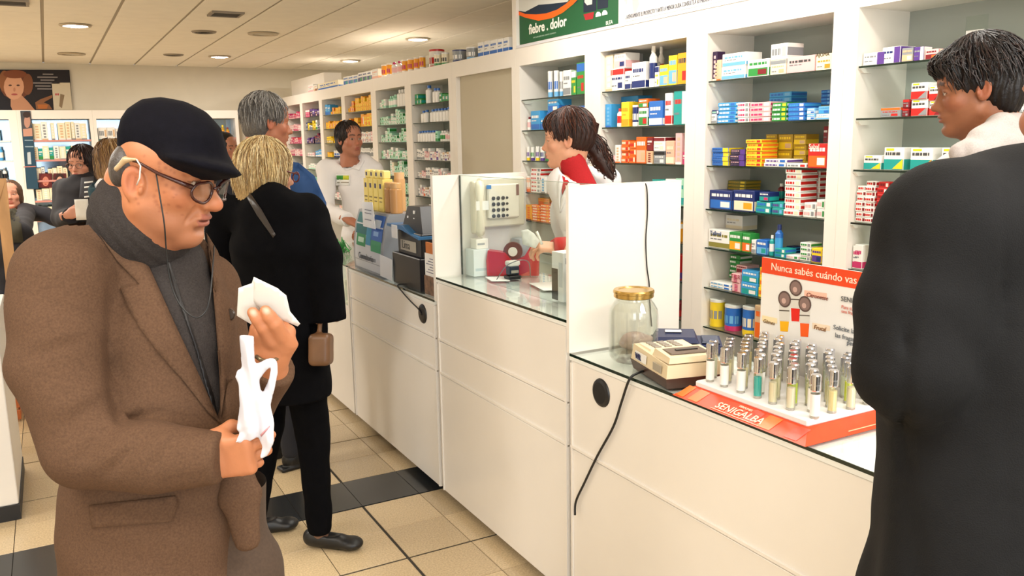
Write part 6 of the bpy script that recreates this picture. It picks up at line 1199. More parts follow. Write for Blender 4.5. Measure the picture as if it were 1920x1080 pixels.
X_, Y_, Z_ = g.xyz(); g.F += (.0016*np.sin(X_*41+Z_*17)*np.sin(Z_*29+Y_*13)+.0012*np.sin(Z_*63+X_*22)).astype(np.float32)
OPEN = [(190, 340), (214, 378), (243, 430), (282, 505), (325, 600), (372, 700), (413, 792), (411, 700), (404, 600), (397, 520), (388, 440), (330, 420)]
pd = poly_d(PX, PY, OPEN)*PZ/F_PX
g2 = G(g.lo, g.lo+np.array(g.n-1)*g.h, g.h); jacket_field(g2, -.026, False); inner = g2.F
cut = np.maximum(pd, -(inner)); cut = np.maximum(cut, PZ-1.62); g.F = np.maximum(g.F, -np.maximum(cut, PZ-1.52))
# neck hole and jacket front edge below the waist
g.sub(cone(P(262, 470, 1.49), P(290, 380, 1.46), .078, .088), .006)
hem = poly_d(PX, PY, [(446, 905), (452, 960), (462, 1080), (462, 1300), (620, 1300), (620, 905)])*PZ/F_PX; g.F = np.maximum(g.F, -np.maximum(hem, -.5))
for w_, e_ in ((wr, el), (wr2, el2)):
    d_ = (w_-e_)/np.linalg.norm(w_-e_); g.sub(rbox(w_+d_*.075, (.062, .075, .075), rotm(d_, AF if abs(d_@AF) < .8 else AU), .002), .003)
vs, fs = g.net(); jk = link('jacket', sdf_mesh([(vs, fs)], 'jacket', WOOL), root)
del g2
gs = G(g.lo, g.lo+np.array(g.n-1)*g.h, .008); jacket_field(gs, -.012, False); gs.sub(rbox(P(280, 1200, 1.47), (.5, .10, .5), np.array([AR, AU, -AF]), .01), .01)
X_, Y_, Z_ = gs.xyz(); gs.F += (.0012*np.sin((X_*AR[0]+Y_*AR[1])*300)).astype(np.float32)
vs, fs = gs.net(); SWM = mat('charcoal_knit', '#3d3836', .95, spec=.1, noise=.25, nscale=300, bump=.5, bscale=600); sw = link('sweater', sdf_mesh([(vs, fs)], 'sweater', SWM), root)
pz = P(290, 400, 1.46); gt = G(pz-.19, pz+.16, .005)
gt.add(etube(P(256, 470, 1.48), P(272, 408, 1.445), (.088, .080), (.084, .082), AR+AU*-.6), .02); gt.add(etube(P(273, 408, 1.445), P(279, 396, 1.445), (.090, .088), (.088, .087), AR+AU*-.62), .012)
gt.sub(cone(P(268, 440, 1.47), P(305, 335, 1.44), .058, .076), .008); X_, Y_, Z_ = gt.xyz(); gt.F += (.0012*np.sin((X_*AR[0]+Y_*AR[1]+Z_*.6)*260)).astype(np.float32)
vs, fs = gt.net(); link('turtleneck_collar', sdf_mesh([(vs, fs)], 'collar', SWM), root)
bv = bvh_of([jk]); bvs = bvh_of([jk, sw])
patch(bvs, [(196, 352), (214, 378), (243, 430), (282, 505), (325, 600), (372, 700), (415, 795), (392, 775), (345, 715), (296, 660), (262, 615), (238, 572), (226, 540), (262, 533), (222, 492), (186, 440), (170, 400), (180, 372)], 'lapel', WOOL, root, off=.006, thick=.006, step=9)
patch(bvs, [(387, 436), (397, 520), (404, 600), (411, 700), (414, 785), (424, 720), (436, 650), (443, 590), (440, 548), (418, 545), (425, 515), (408, 470)], 'lapel', WOOL, root, off=.006, thick=.005, step=8)
patch(bv, [(167, 948), (330, 930), (335, 945), (322, 978), (172, 990)], 'pocket_flap', WOOL, root, off=.005, thick=.004, step=10)
zp = patch(bvh_of([sw]), [(306, 470), (312, 470), (340, 560), (368, 640), (402, 745), (408, 778), (402, 778), (362, 640), (333, 560)], 'zip', mat('zip_dark', '#1f1c1c', .4, metal=.4), root, off=.003, thick=.002, step=5)
bt = P(430, 590, 1.5); hcast = bv.ray_cast(Vector(CO), Vector((P(430, 590, 1)-CO)/np.linalg.norm(P(430, 590, 1)-CO)), 3)
if hcast[0]:
    o = MB().lathe([(.001, .004), (.009, .004), (.011, .002), (.011, 0)], (0, 0, 0), 14).build('button', mat('horn_button', '#3a2c22', .3), root); zz = Vector(-AF); o.data.transform(Matrix.Translation(hcast[0]) @ zz.to_track_quat('Z', 'Y').to_matrix().to_4x4())
# far front panel of the jacket
gp = G(P(460, 950, 1.44)-.22, P(460, 950, 1.44)+.22, .006); gp.add(etube(P(436, 860, 1.46), P(450, 930, 1.43), (.030, .016), (.034, .016), AR), .02); gp.add(etube(P(450, 930, 1.43), P(464, 1018, 1.42), (.034, .016), (.022, .014), AR), .02); vs, fs = gp.net(); link('jacket_front_panel', sdf_mesh([(vs, fs)], 'front_panel', WOOL), root)
# trousers and shoes (mostly below the picture)
gl = G((-.15, 1.1, .02), (.75, 1.85, 1.05), .012); b0 = P(300, 1060, 1.47); b1 = P(440, 1060, 1.53)
for bb, fx in ((b0, V(-.02, 0, 0)), (b1, V(.02, .03, 0))): k_ = V(bb[0], bb[1], .5); a_ = V(bb[0], bb[1], .08)+fx; gl.add(cone(V(*bb[:2], .88), k_, .088, .068), .02); gl.add(cone(k_, a_, .066, .052), .02)
gl.add(etube(P(370, 960, 1.52), P(372, 840, 1.52), (.12, .10), (.12, .10), AR), .03); folds(gl, .003); vs, fs = gl.net(); link('trousers', sdf_mesh([(vs, fs)], 'trousers', mat('brown_trousers', '#4a392c', .9, noise=.15, nscale=200)), root)
fw = frame(-30)[1]
for bb in (b0, b1):
    a_ = V(bb[0], bb[1], 0); gg = G(a_-V(.25, .25, .01), a_+V(.3, .3, .16), .008); gg.add(cone(a_+V(0, 0, .06), a_+V(0, 0, .09), .05), .02); gg.add(cone(a_+V(0, 0, .04)-fw*.02, a_+fw*.15+V(0, 0, .035), .042, .036), .02); gg.sub(rbox(a_-V(0, 0, .1), (.5, .5, .1), None, .001), .002); vs, fs = gg.net(); link('shoe', sdf_mesh([(vs, fs)], 'shoe', SHOE), root)
# cap
pc = P(325, 262, 1.42); gc = G(pc-.19, pc+.19, .0042)
for (x, y, d, r) in ((300, 258, 1.43, (.074, .070, .086)), (348, 268, 1.41, (.070, .066, .084)), (262, 262, 1.44, (.040, .058, .072)), (380, 285, 1.39, (.045, .05, .07))): gc.add(ell(P(x, y, d), r, RC), .03)
bd = (P(452, 330, 1.36)-P(345, 305, 1.38)); gc.add(ell(P(390, 312, 1.37), (.062, .014, .080), rotm(bd, AU)), .02)
CAPO = [(220, 300), (219, 250), (226, 222), (238, 204), (266, 185), (302, 180), (348, 188), (387, 209), (415, 241), (428, 290), (454, 328), (440, 337), (402, 341), (356, 337), (322, 324), (299, 307), (226, 303)]
PX, PY, PZ = gc.pix(); pd = poly_d(PX, PY, CAPO)*PZ/F_PX; k_ = .010; h_ = np.maximum(k_-np.abs(gc.F-pd), 0)/k_; gc.F = (np.maximum(gc.F, pd)+h_*h_*k_*.25).astype(np.float32)
gc.sub(ell(hc+(V(0, -.002, -.010)*hs) @ HRm, (.066, .074, .056), HRm), .004)
vs, fs = gc.net(); link('flat_cap', sdf_mesh([(vs, fs)], 'flat_cap', mat('navy_felt', '#0b0a12', .95, spec=.15, noise=.25, nscale=90, bump=.2, bscale=500)), root)
# grey hair showing under the cap
gh = G(hc-.16, hc+.16, .004); gh.add(ell(hc+(V(0, -.040, -.008)*hs) @ HRm, (.068, .040, .052), HRm), .01)
vs, fs = gh.net(); link('hair', sdf_mesh([(vs, fs)], 'hair', HAIRM, col='#453e3a'), root)
# glasses with a neck cord, hearing aid
BRN = mat('tortoise_frame', '#3a1712', .25, spec=.6); gl_ = lambda x, y, z: hc+(V(x, y, z)*hs) @ HRm
root_g = MB(); rims = MB(); lens = MB()
for sx in (-1, 1):
    ring = [(sx*.035+.025*math.cos(a), .1035-.06*abs(.025*math.cos(a)*sx+.0)-(.010 if sx*math.cos(a) > .3 else 0)*abs(math.cos(a)), -.012+.0185*math.sin(a)) for a in np.linspace(0, 2*math.pi, 25)[:-1]]
    rims.tube([gl_(*p) for p in ring], .0024, 8, closed=True); lens.add([gl_(*p) for p in ring], [tuple(range(24))])
rims.tube([gl_(-.011, .105, -.006), gl_(0, .109, -.002), gl_(.011, .105, -.006)], .0022, 8)
gobj = rims.build('glasses', BRN, root); lens.build('lens', CLR, gobj)
for sx in (-1, 1): MB().tube([gl_(sx*.060, .092, -.004), gl_(sx*.072, .078, .000), gl_(sx*.080, .04, .006), gl_(sx*.083, .0, .016), gl_(sx*.083, -.022, .014), gl_(sx*.080, -.035, -.008)], [.0042, .0036, .0028, .0024, .0022, .0018], 8).build('temple', BRN, gobj)
cd = [P(292, 322, 1.33), P(300, 370, 1.325), P(308, 420, 1.33), P(312, 470, 1.355), P(320, 530, 1.37), P(338, 572, 1.375), P(365, 595, 1.38), P(385, 585, 1.385), P(394, 555, 1.39), P(399, 500, 1.41), P(402, 455, 1.44)]
o = MB(); c_ = []
for i in range(len(cd)-1):
    p0, p1, p2, p3 = cd[max(i-1, 0)], cd[i], cd[i+1], cd[min(i+2, len(cd)-1)]
    for k in range(5): s_ = k/5; c_.append(.5*((2*p1)+(-p0+p2)*s_+(2*p0-5*p1+4*p2-p3)*s_*s_+(-p0+3*p1-3*p2+p3)*s_**3))
o.tube(c_, .0013, 6).build('glasses_cord', BLK, gobj)
ge = G(hc-.16, hc+.16, .003); ge.add(cone(gl_(.086, -.018, .014), gl_(.086, -.032, -.006), .0050, .0042), .004); ge.add(cone(gl_(.086, -.018, .014), gl_(.087, .002, .020), .0048, .0028), .004); vs, fs = ge.net()
ha = link('hearing_aid', sdf_mesh([(vs, fs)], 'hearing_aid', mat('aid_beige', '#b59a74', .3)), root)
MB().tube([gl_(.087, .002, .020), gl_(.089, .012, .012), gl_(.089, .014, -.008), gl_(.084, .008, -.022)], .0013, 6).build('clear_tube', mat('aid_tube', '#d8d2c8', .15), ha)
# hands
h1 = hand(P(376, 862, 1.315), AR*1.0+AU*.12-AF*.05, -AF*.9-AU*.25, -1, .92, (.75, 1.15, .6), .0026, skin='#b4744f', spread=.01, thumb_in=1.0)
hg = G(P(510, 625, 1.33)-.11, P(510, 625, 1.33)+.11, .0026)
hg.add(cone(P(508, 700, 1.39), P(507, 668, 1.365), .029, .027), .01); hg.add(etube(P(507, 668, 1.365), P(518, 636, 1.345), (.030, .018), (.036, .017), AR), .01)
for ch, r in ((((510, 640, 1.338), (494, 614, 1.322), (482, 597, 1.315), (474, 586, 1.312)), (.0125, .0112, .0102, .0090)), (((528, 630, 1.335), (517, 608, 1.318), (506, 594, 1.312), (498, 583, 1.310)), (.0130, .0115, .0105, .0092)), (((538, 636, 1.345), (541, 622, 1.352), (530, 612, 1.362), (518, 610, 1.366)), (.0125, .0112, .0100, .0088)), (((532, 652, 1.352), (541, 642, 1.362), (534, 630, 1.374), (524, 626, 1.378)), (.0115, .0100, .0090, .0080)), (((490, 655, 1.362), (478, 640, 1.358), (482, 616, 1.350), (492, 596, 1.345)), (.015, .0125, .0112, .0095))):
    for i in range(len(ch)-1): hg.add(cone(P(*ch[i]), P(*ch[i+1]), r[i], r[i+1]), .005 if i == 0 else .0025)
vs, fs = hg.net(); C = np.tile(np.array(lin('#b4744f')), (len(vs), 1)); D = np.minimum(np.linalg.norm(vs-P(475, 586, 1.302), axis=1), np.linalg.norm(vs-P(499, 582, 1.300), axis=1)); m_ = np.clip(1.5-D/.0055, 0, 1)[:, None]*.6; C = C*(1-m_)+np.array(lin('#ecc6b4'))*m_
gb = G(pts.min(0)+.05, pts.max(0)-.05, .014); jacket_field(gb, -.035); gb.add(cone(P(285, 470, 1.5), P(300, 420, 1.49), .06), .02)
gb.sub(rbox(P(330, 1100, 1.5), (.4, .3, .22), None, .01), .01)
v3, f3 = gb.net(); sk += [hd, h1, (vs, fs, C), (v3, f3, np.tile(np.array(lin(SK)), (len(v3), 1)))]
link('body', sdf_mesh(sk, 'body', SKIN), root)
MB().tube([P(480, 668, 1.335), P(492, 676, 1.330), P(508, 678, 1.333), P(520, 672, 1.345), P(526, 664, 1.37)], .0035, 8).build('watch_strap', mat('watch_metal', '#8d7f66', .3, metal=.8), root)
# slips of paper held up
PAP = mat('white_paper', '#dddad2', .7, noise=.02, nscale=30)
def paper(poly, d0, lb, bend=.012, parent=None, th=.0008, axis=(1, 0)):
    cx = sum(p[0] for p in poly)/len(poly); cy = sum(p[1] for p in poly)/len(poly); n = len(poly); nb = []
    for i in range(n):
        a, b = poly[i], poly[(i+1) % n]
        for j in range(4): nb.append((a[0]+(b[0]-a[0])*j/4, a[1]+(b[1]-a[1])*j/4))
    gx, gy = np.meshgrid(np.arange(min(p[0] for p in poly)+5, max(p[0] for p in poly), 8), np.arange(min(p[1] for p in poly)+5, max(p[1] for p in poly), 8)); gg = np.stack([gx.ravel(), gy.ravel()], 1); dd = poly_d(gg[:, 0], gg[:, 1], poly); al = nb+[tuple(q) for q in gg[dd < -3]]
    r = delaunay_2d_cdt([Vector(p) for p in al], [(i, (i+1) % len(nb)) for i in range(len(nb))], [], 1, 1e-4)
    dz = lambda p: d0+bend*math.sin((p.x-cx)*axis[0]*.045+(p.y-cy)*axis[1]*.045)+.0005*(p.y-cy)
    v1 = [P(p.x, p.y, dz(p)) for p in r[0]]; v2 = [P(p.x, p.y, dz(p)+th) for p in r[0]]; nn = len(v1); ec = {(t[i], t[(i+1) % 3]) for t in r[2] for i in range(3)}
    m = MB().add(v1+v2, [tuple(t)[::-1] for t in r[2]]+[tuple(nn+i for i in t) for t in r[2]]+[(a, b, nn+b, nn+a) for a, b in ec if (b, a) not in ec], '#ffffff', True); return fix_normals(m.build('paper_slip', PAP, parent))
tag(paper([(447, 540), (472, 531), (476, 519), (522, 541), (524, 551), (510, 606), (484, 616), (444, 592)], 1.330, ''), 'front white paper slip held up in the old man\'s fingers', 'paper')
tag(paper([(476, 519), (521, 541), (537, 554), (544, 584), (563, 607), (558, 612), (528, 600), (500, 590), (470, 560)], 1.338, '', .008), 'rear white paper slip with a pointed corner in the old man\'s fingers', 'paper')
# white plastic bag
o_ = lambda x, y: (400+x*.389, 480+y*.389)
BAG = [o_(*p) for p in ((124, 378), (196, 383), (200, 500), (206, 520), (250, 497), (288, 488), (310, 508), (312, 560), (296, 640), (276, 720), (294, 800), (292, 900), (262, 965), (222, 980), (236, 920), (215, 872), (150, 908), (104, 900), (128, 850), (110, 840), (124, 740), (122, 620), (104, 585), (116, 545), (138, 548), (130, 470))]
HOLE = [o_(*p) for p in ((222, 596), (250, 560), (282, 524), (268, 590), (240, 655), (228, 640))]
pb_ = P(482, 745, 1.31); gg = G(pb_-V(.11, .11, .15), pb_+V(.11, .11, .16), .0028); PX, PY, PZ = gg.pix(); dd = np.maximum(poly_d(PX, PY, BAG), -poly_d(PX, PY, HOLE)); X_, Y_, Z_ = gg.xyz()
fold = .006*np.sin(PX*.085+PY*.021)+.004*np.sin(PX*.19-PY*.05)+.003*np.sin(PY*.06+PX*.1); th = np.minimum(.011, .0030+.0006*np.clip(-dd, 0, 30))
gg.F = np.maximum(dd*PZ/F_PX, np.abs(PZ-1.298-fold)-th).astype(np.float32); vs, fs = gg.net(); vs = relax(vs, fs, 2)
bagm = mat('white_plastic_bag', '#cfced6', .35, spec=.5, sss=.0); o = link('plastic_bag', sdf_mesh([(vs, fs)], 'plastic_bag', bagm), None); tag(o, 'white plastic carrier bag bunched in the old man\'s hands', 'bag')
q_ = patch(bvh_of([o]), [o_(225, 862), (o_(272, 815)), (o_(274, 823)), (o_(230, 872))], 'red_print', mat('bag_print', '#c98a90', .5), o, off=.0012, thick=.0006, step=5)
# ------------------------------------------------------------------ the other customers and the staff
def hairfit(th=.012, back=.0, low=-.05, full=1.0):
    return [(ell((0, -.020-back, .036), (.078+th, .100+th, .090+th)), .02)]
FACE = lambda y=.062, z=-.035, rx=.075, rz=.07: (ell((0, y+.05, z), (rx, .06, rz)), .012)
# --- blonde woman in a long black coat, seen from behind
c_ = P(495, 330, 3.35); ft = P(600, 1012, 3.30)
pb = Person((.765, 3.34, 0), 62, 'blonde woman in long black coat seen from behind, bag strap over her shoulder', H=1.66, wid=1.0, dep=1.15, armR=dict(el=(.265, .0, 1.05), wr=(.235, .10, .865)), armL=dict(el=(-.28, .03, 1.06), wr=(-.22, .16, .95)), skin='#d09a7c')
pb.J['elR'] = tuple(pb.local(P(604, 480, 3.27))); pb.J['wrR'] = tuple(pb.local(P(618, 602, 3.30))); pb.J['shR'] = tuple(pb.local(P(575, 405, 3.33))); pb.J['shL'] = tuple(pb.local(P(428, 395, 3.42))); pb.J['elL'] = tuple(pb.local(P(415, 520, 3.5))); pb.J['wrL'] = tuple(pb.local(P(440, 620, 3.65)))
pb.add_head(42, 8, 0, center=P(502, 322, 3.36), sc=1.0, h=.005, brow='#8a7050', fem=True)
pb.add_hand('R', -AR*.9+AF*.5, AU, -1, wr=P(616, 596, 3.34), s=.8, h=.004)
pb.leg = dict(anR=tuple(pb.local(V(.84, 3.24, .09))), anL=tuple(pb.local(V(.63, 3.50, .09))), knR=tuple(pb.local(V(.85, 3.30, .48))), knL=tuple(pb.local(V(.70, 3.46, .48))))
pb.garment('coat', BLKW, off=.028, hem=.66, h=.009, flare=1.0, amp=.004, neck=.058)
pb.body(); pb.trousers(BLKW, fl=1.12); 
for n in 'RL':
    an = pb.world(pb.leg['an'+n]); fw = frame(-8 if n == 'R' else 20)[1]; gg = G(an-V(.25, .25, .1), an+V(.28, .28, .08), .005)
    gg.add(cone(V(an[0], an[1], .045)-fw*.035, V(an[0], an[1], .03)+fw*.08, .038, .034), .02); gg.add(ell(V(an[0], an[1], .026)+fw*.13, (.052, .046, .026), rotm(fw, np.cross(V(0, 0, 1), fw))), .02); gg.sub(ell(V(an[0], an[1], .088)+fw*.045, (.055, .036, .036), rotm(fw, np.cross(V(0, 0, 1), fw))), .006); gg.sub(rbox(V(an[0], an[1], -.1), (.5, .5, .1), None, .001), .002)
    vs, fs = gg.net(); link('shoe', sdf_mesh([(vs, fs)], 'shoe', SHOE), pb.root)
    gg = G(V(an[0]-.1, an[1]-.1, 0), V(an[0]+.1, an[1]+.1, .2), .006); gg.add(cone(V(an[0], an[1], .05), V(an[0], an[1], .14), .034, .04), .01); vs, fs = gg.net(); link('sock', sdf_mesh([(vs, fs)], 'sock', mat('tan_sock', '#7a5a48', .8)), pb.root)
BL = ['#c4a56e', '#dcc592', '#94754a', '#ead9ae', '#b08e5c', '#75592f', '#e2cd9c']
hb = pb.hair([(ell((0, -.022, .032), (.094, .112, .104)), .02), (ell((0, -.030, -.035), (.096, .102, .085)), .03), (etube((0, -.04, -.02), (0, -.035, -.105), (.096, .09), (.094, .082), (1, 0, 0)), .02)], HAIRM, '#a88a5a', h=.005, groove=.004, subs=[(ell((0, .095, -.05), (.066, .07, .10)), .02), (rbox((0, 0, -.30), (.3, .3, .165), None, .01), .02)])
pb.strands(hb, 950, (0, 30), (95, 138), BL, HAIRM, r=.0013, seed=4, wob=.012, npt=10, lift=.0015, center=(0, -.025, .01), flare=.004)
gl2 = MB(); h_ = lambda x, y, z: pb.hc+V(x, y, z) @ pb.HR_
gl2.tube([h_(.083, .0, .012), h_(.082, .05, .006), h_(.074, .095, .0)], .003, 6); gl2.tube([h_(.036+.026*math.cos(a), .106, -.01+.02*math.sin(a)) for a in np.linspace(0, 6.28, 15)[:-1]], .003, 6, closed=True); gl2.tube([h_(-.036+.026*math.cos(a), .106, -.01+.02*math.sin(a)) for a in np.linspace(0, 6.28, 15)[:-1]], .003, 6, closed=True); gl2.build('glasses', mat('dark_red_frame', '#5a1f22', .3), pb.root)
ct = next(o for o in COL.objects if o.parent == pb.root and o.name.startswith('coat')); bvc = bvh_of([ct])
patch(bvc, [(452, 352), (461, 350), (490, 392), (517, 440), (512, 446), (482, 404)], 'bag_strap', mat('strap_leather', '#2e2724', .4), pb.root, off=.006, thick=.005, step=6)
hbp = P(600, 640, 3.30)
g = G(hbp-.2, hbp+.2, .006); g.add(rbox(P(602, 655, 3.24), (.042, .05, .062), np.array([AR, AF, AU]), .02), .01); g.add(cone(P(598, 625, 3.24), P(606, 560, 3.30), .010, .008), .01); vs, fs = g.net(); tag(link('handbag', sdf_mesh([(vs, fs)], 'handbag', mat('brown_leather', '#6b4a30', .4, noise=.25, nscale=12)), None), 'small brown handbag hanging at the blonde woman\'s hip', 'bag')
# --- grey-haired man
pg = Person((P(500, 300, 4.15)[0], P(500, 300, 4.15)[1], 0), 40, 'tall grey-haired man in blue shirt behind the blonde woman', H=1.83, wid=1.12, dep=1.1, skin='#a8694c')
pg.add_head(30, 6, 0, center=P(503, 230, 4.1), sc=1.03, h=.006, brow='#6a6058', nose=1.15, stubble=.15)
pg.J['shR'] = tuple(pg.local(P(556, 345, 4.02))); pg.J['elR'] = tuple(pg.local(P(578, 440, 3.95)))
pg.garment('shirt', mat('blue_shirt', '#5b8fce', .85, noise=.05, nscale=20, bump=.1, bscale=200), off=.016, hem=.84, h=.012, amp=.003)
pg.body(); pg.trousers(mat('dark_trousers', '#23242c', .9)); pg.shoes(SHOE)
sh_ = next(o for o in COL.objects if o.parent == pg.root and o.name.startswith('shirt')); bvp = bvh_of([sh_])
patch(bvp, [(520, 300), (560, 305), (590, 330), (612, 380), (612, 470), (600, 520), (520, 520)], 'vest_front', mat('navy_blue_jersey', '#1e406e', .9, noise=.06, nscale=20), pg.root, off=.01, thick=.012, step=9)  # shirt's darker right side, its shade painted as a navy patch
GR = ['#8d8a86', '#5a5652', '#b5b2ae', '#3c3836', '#77736e']
hg_ = pg.hair([(ell((0, -.022, .040), (.088, .110, .100)), .02), (ell((0, -.055, -.02), (.080, .066, .075)), .02)], HAIRM, '#5d5853', h=.006, groove=.003, subs=[(ell((0, .105, -.02), (.10, .062, .085)), .015), (ell((.085, .01, -.04), (.03, .035, .05)), .01), (ell((-.085, .01, -.04), (.03, .035, .05)), .01)])
pg.strands(hg_, 620, (4, 40), (60, 122), GR, HAIRM, r=.0013, seed=6, wob=.02, npt=8, lift=.002, center=(0, -.02, .02))
# --- man pharmacist
pp_ = (2.12, 6.25, 0)
pm = Person(pp_, -78, 'man pharmacist in white coat with green and yellow badge behind the far counter', H=1.75, wid=1.02, skin='#b0745a')
pm.J['elR'] = tuple(pm.local(P(612, 395, 6.35))); pm.J['wrR'] = tuple(pm.local(P(652, 412, 6.0))); pm.J['shR'] = tuple(pm.local(P(612, 318, 6.45))); pm.J['shL'] = tuple(pm.local(P(690, 318, 6.5))); pm.J['elL'] = tuple(pm.local(P(705, 395, 6.45))); pm.J['wrL'] = tuple(pm.local(P(690, 430, 6.2)))
pm.add_head(-48, -4, 0, center=P(656, 262, 6.35), sc=1.04, h=.006, brow='#1c1210', stubble=.12); pm.add_hand('R', AR*.9-AU*.4, AU*.6-AF*.5, -1, s=1.0, h=.005)
pm.add_hand('L', -AR*.9-AU*.2, AU*.6-AF*.5, 1, s=1.0, h=.005)
pm.garment('white_coat', WCOAT, off=.018, hem=.58, h=.011, amp=.004, neck=.060); pm.body(); pm.trousers(mat('dark_trousers')); pm.shoes(SHOE)
wc = next(o for o in COL.objects if o.parent == pm.root and o.name.startswith('white_coat')); bvp = bvh_of([wc])
patch(bvp, [(630, 327), (656, 327), (656, 348), (630, 348)], 'badge', mat('paper', '#f1f0ec', .6), pm.root, off=.006, thick=.003, step=6); patch(bvp, [(631, 329), (643, 329), (643, 337), (631, 337)], 'badge_green', mat('badge_green', '#3f9a3a', .5), pm.root, off=.009, thick=.002, step=5); patch(bvp, [(643, 329), (654, 329), (654, 337), (643, 337)], 'badge_yellow', mat('badge_yellow', '#c9cf2a', .5), pm.root, off=.009, thick=.002, step=5)
patch(bvp, [(632, 341), (654, 341), (654, 343), (632, 343)], 'badge_text', mat('sticker_grey', '#a8a090', .5), pm.root, off=.009, thick=.001, step=5)
patch(bvp, [(640, 290), (652, 300), (660, 316), (648, 320), (634, 300)], 'collar', WCOAT, pm.root, off=.006, thick=.006, step=5); patch(bvp, [(676, 290), (668, 302), (660, 316), (674, 320), (684, 302)], 'collar', WCOAT, pm.root, off=.006, thick=.006, step=5)
DK = ['#1a1210', '#2b1d18', '#120d0c', '#3a2820']
hm = pm.hair([(ell((0, -.022, .040), (.090, .110, .100)), .02), (ell((0, -.045, -.03), (.088, .075, .085)), .02)], HAIRM, '#1c1412', h=.006, groove=.003, subs=[(ell((0, .100, -.025), (.062, .065, .085)), .012)])
pm.strands(hm, 200, (4, 30), (60, 115), DK, HAIRM, r=.002, seed=8, wob=.012, npt=7, lift=.002, center=(0, -.02, .02))
# --- woman pharmacist
pf = Person((2.22, 3.32, 0), 205, 'woman pharmacist with dark ponytail, red turtleneck and white coat holding a paper', H=1.72, wid=.98, lean=(0, .06), skin='#d99f80')
pf.J['shL'] = tuple(pf.local(P(1058, 345, 3.72))); pf.J['elL'] = tuple(pf.local(P(1088, 465, 3.72))); pf.J['wrL'] = tuple(pf.local(P(1046, 464, 3.50)))
pf.J['shR'] = tuple(pf.local(P(1134, 342, 3.95))); pf.J['elR'] = tuple(pf.local(P(1118, 450, 4.0))); pf.J['wrR'] = tuple(pf.local(P(1075, 470, 3.85)))
pf.add_head(174, 4, 4, center=P(1062, 260, 3.72), sc=1.0, h=.0042, brow='#3a221a', fem=True, lips='#b4605a', nose=.92, neck=False)
pf.add_hand('L', -AR*1.0+AU*.05, AU*.7-AF*.5, 1, wr=P(1048, 464, 3.50), s=.92, h=.004, curl=(.5, .7, .5))
kw = pf.J['wrL']; pf.J['wrL'] = tuple(np.array(pf.J['elL'])*.8+np.array(kw)*.2); pf.garment('white_coat', WCOAT, off=.018, hem=.58, h=.009, amp=.004, neck=.074); pf.J['wrL'] = kw; pf.body(); pf.trousers(mat('dark_trousers')); pf.shoes(SHOE)
REDK = mat('red_knit', '#b3141c', .85, noise=.12, nscale=200, bump=.3, bscale=500)
na, nb_ = P(1071, 301, 3.72), P(1090, 350, 3.75); g = G(nb_-.16, nb_+.26, .005); ax_n = (na-nb_)/np.linalg.norm(na-nb_)
g.add(cone(nb_-ax_n*.03, na-ax_n*.02, .070, .057), .01); g.add(cone(na-ax_n*.03, na, .0595, .0585), .003); g.sub(cone(na+ax_n*.01, na+ax_n*.1, .050, .060), .004); vs, fs = g.net(); link('turtleneck', sdf_mesh([(vs, fs)], 'turtleneck', REDK), pf.root)
g = G(P(1060, 465, 3.6)-.22, P(1060, 465, 3.6)+.22, .006); g.add(cone(P(1092, 463, 3.68), P(1044, 463, 3.50), .050, .040), .01); g.sub(rbox(P(1030, 463, 3.45), (.02, .06, .06), np.array([AR, AU, -AF]), .002), .003); vs, fs = g.net(); link('red_sleeve', sdf_mesh([(vs, fs)], 'sleeve', REDK), pf.root)
wc = next(o for o in COL.objects if o.parent == pf.root and o.name.startswith('white_coat')); bvp = bvh_of([wc])
patch(bvp, [(1056, 308), (1084, 300), (1080, 322), (1064, 346), (1054, 366), (1052, 345)], 'red_front', REDK, pf.root, off=.004, thick=.003, step=5)
patch(bvp, [(1092, 292), (1106, 300), (1098, 320), (1082, 345), (1062, 372), (1050, 400), (1052, 372), (1066, 342), (1080, 318)], 'lapel', WCOAT, pf.root, off=.010, thick=.006, step=6)
patch(bvp, [(1052, 322), (1056, 340), (1051, 365), (1050, 400), (1046, 380), (1046, 345)], 'lapel', WCOAT, pf.root, off=.010, thick=.006, step=6)
BR = ['#2e1812', '#4a261a', '#1c0f0c', '#5e3424', '#3a1e16']
hf = pf.hair([(ell((0, -.024, .040), (.088, .108, .098)), .02), (ell((0, -.06, .0), (.074, .066, .070)), .03), (ell((0, .035, .070), (.07, .06, .045)), .02)], HAIRM, '#2e1812', h=.005, groove=.003, subs=[(ell((0, .105, -.045), (.075, .062, .085)), .012), (ell((.085, .02, -.05), (.03, .045, .05)), .012), (ell((-.085, .02, -.05), (.03, .045, .05)), .012)])
pf.strands(hf, 420, (2, 50), (62, 112), BR, HAIRM, r=.0015, seed=9, wob=.010, npt=8, lift=.0018, center=(0, -.02, .02))
rr = random.Random(5); m = MB(); tie = P(1102, 262, 3.78); g = G(tie-.25, tie+.25, .007)
path = [(1098, 255, 3.78), (1112, 272, 3.79), (1124, 292, 3.79), (1136, 312, 3.78), (1148, 334, 3.77)]; rad = (.030, .045, .040, .030, .012)
for i in range(4): g.add(cone(P(*path[i]), P(*path[i+1]), rad[i], rad[i+1]), .02)
folds(g, .006, (60, 60, 60)); vs, fs = g.net(); pt = link('ponytail', sdf_mesh([(vs, fs)], 'ponytail', HAIRM, col='#2e1812'), pf.root)
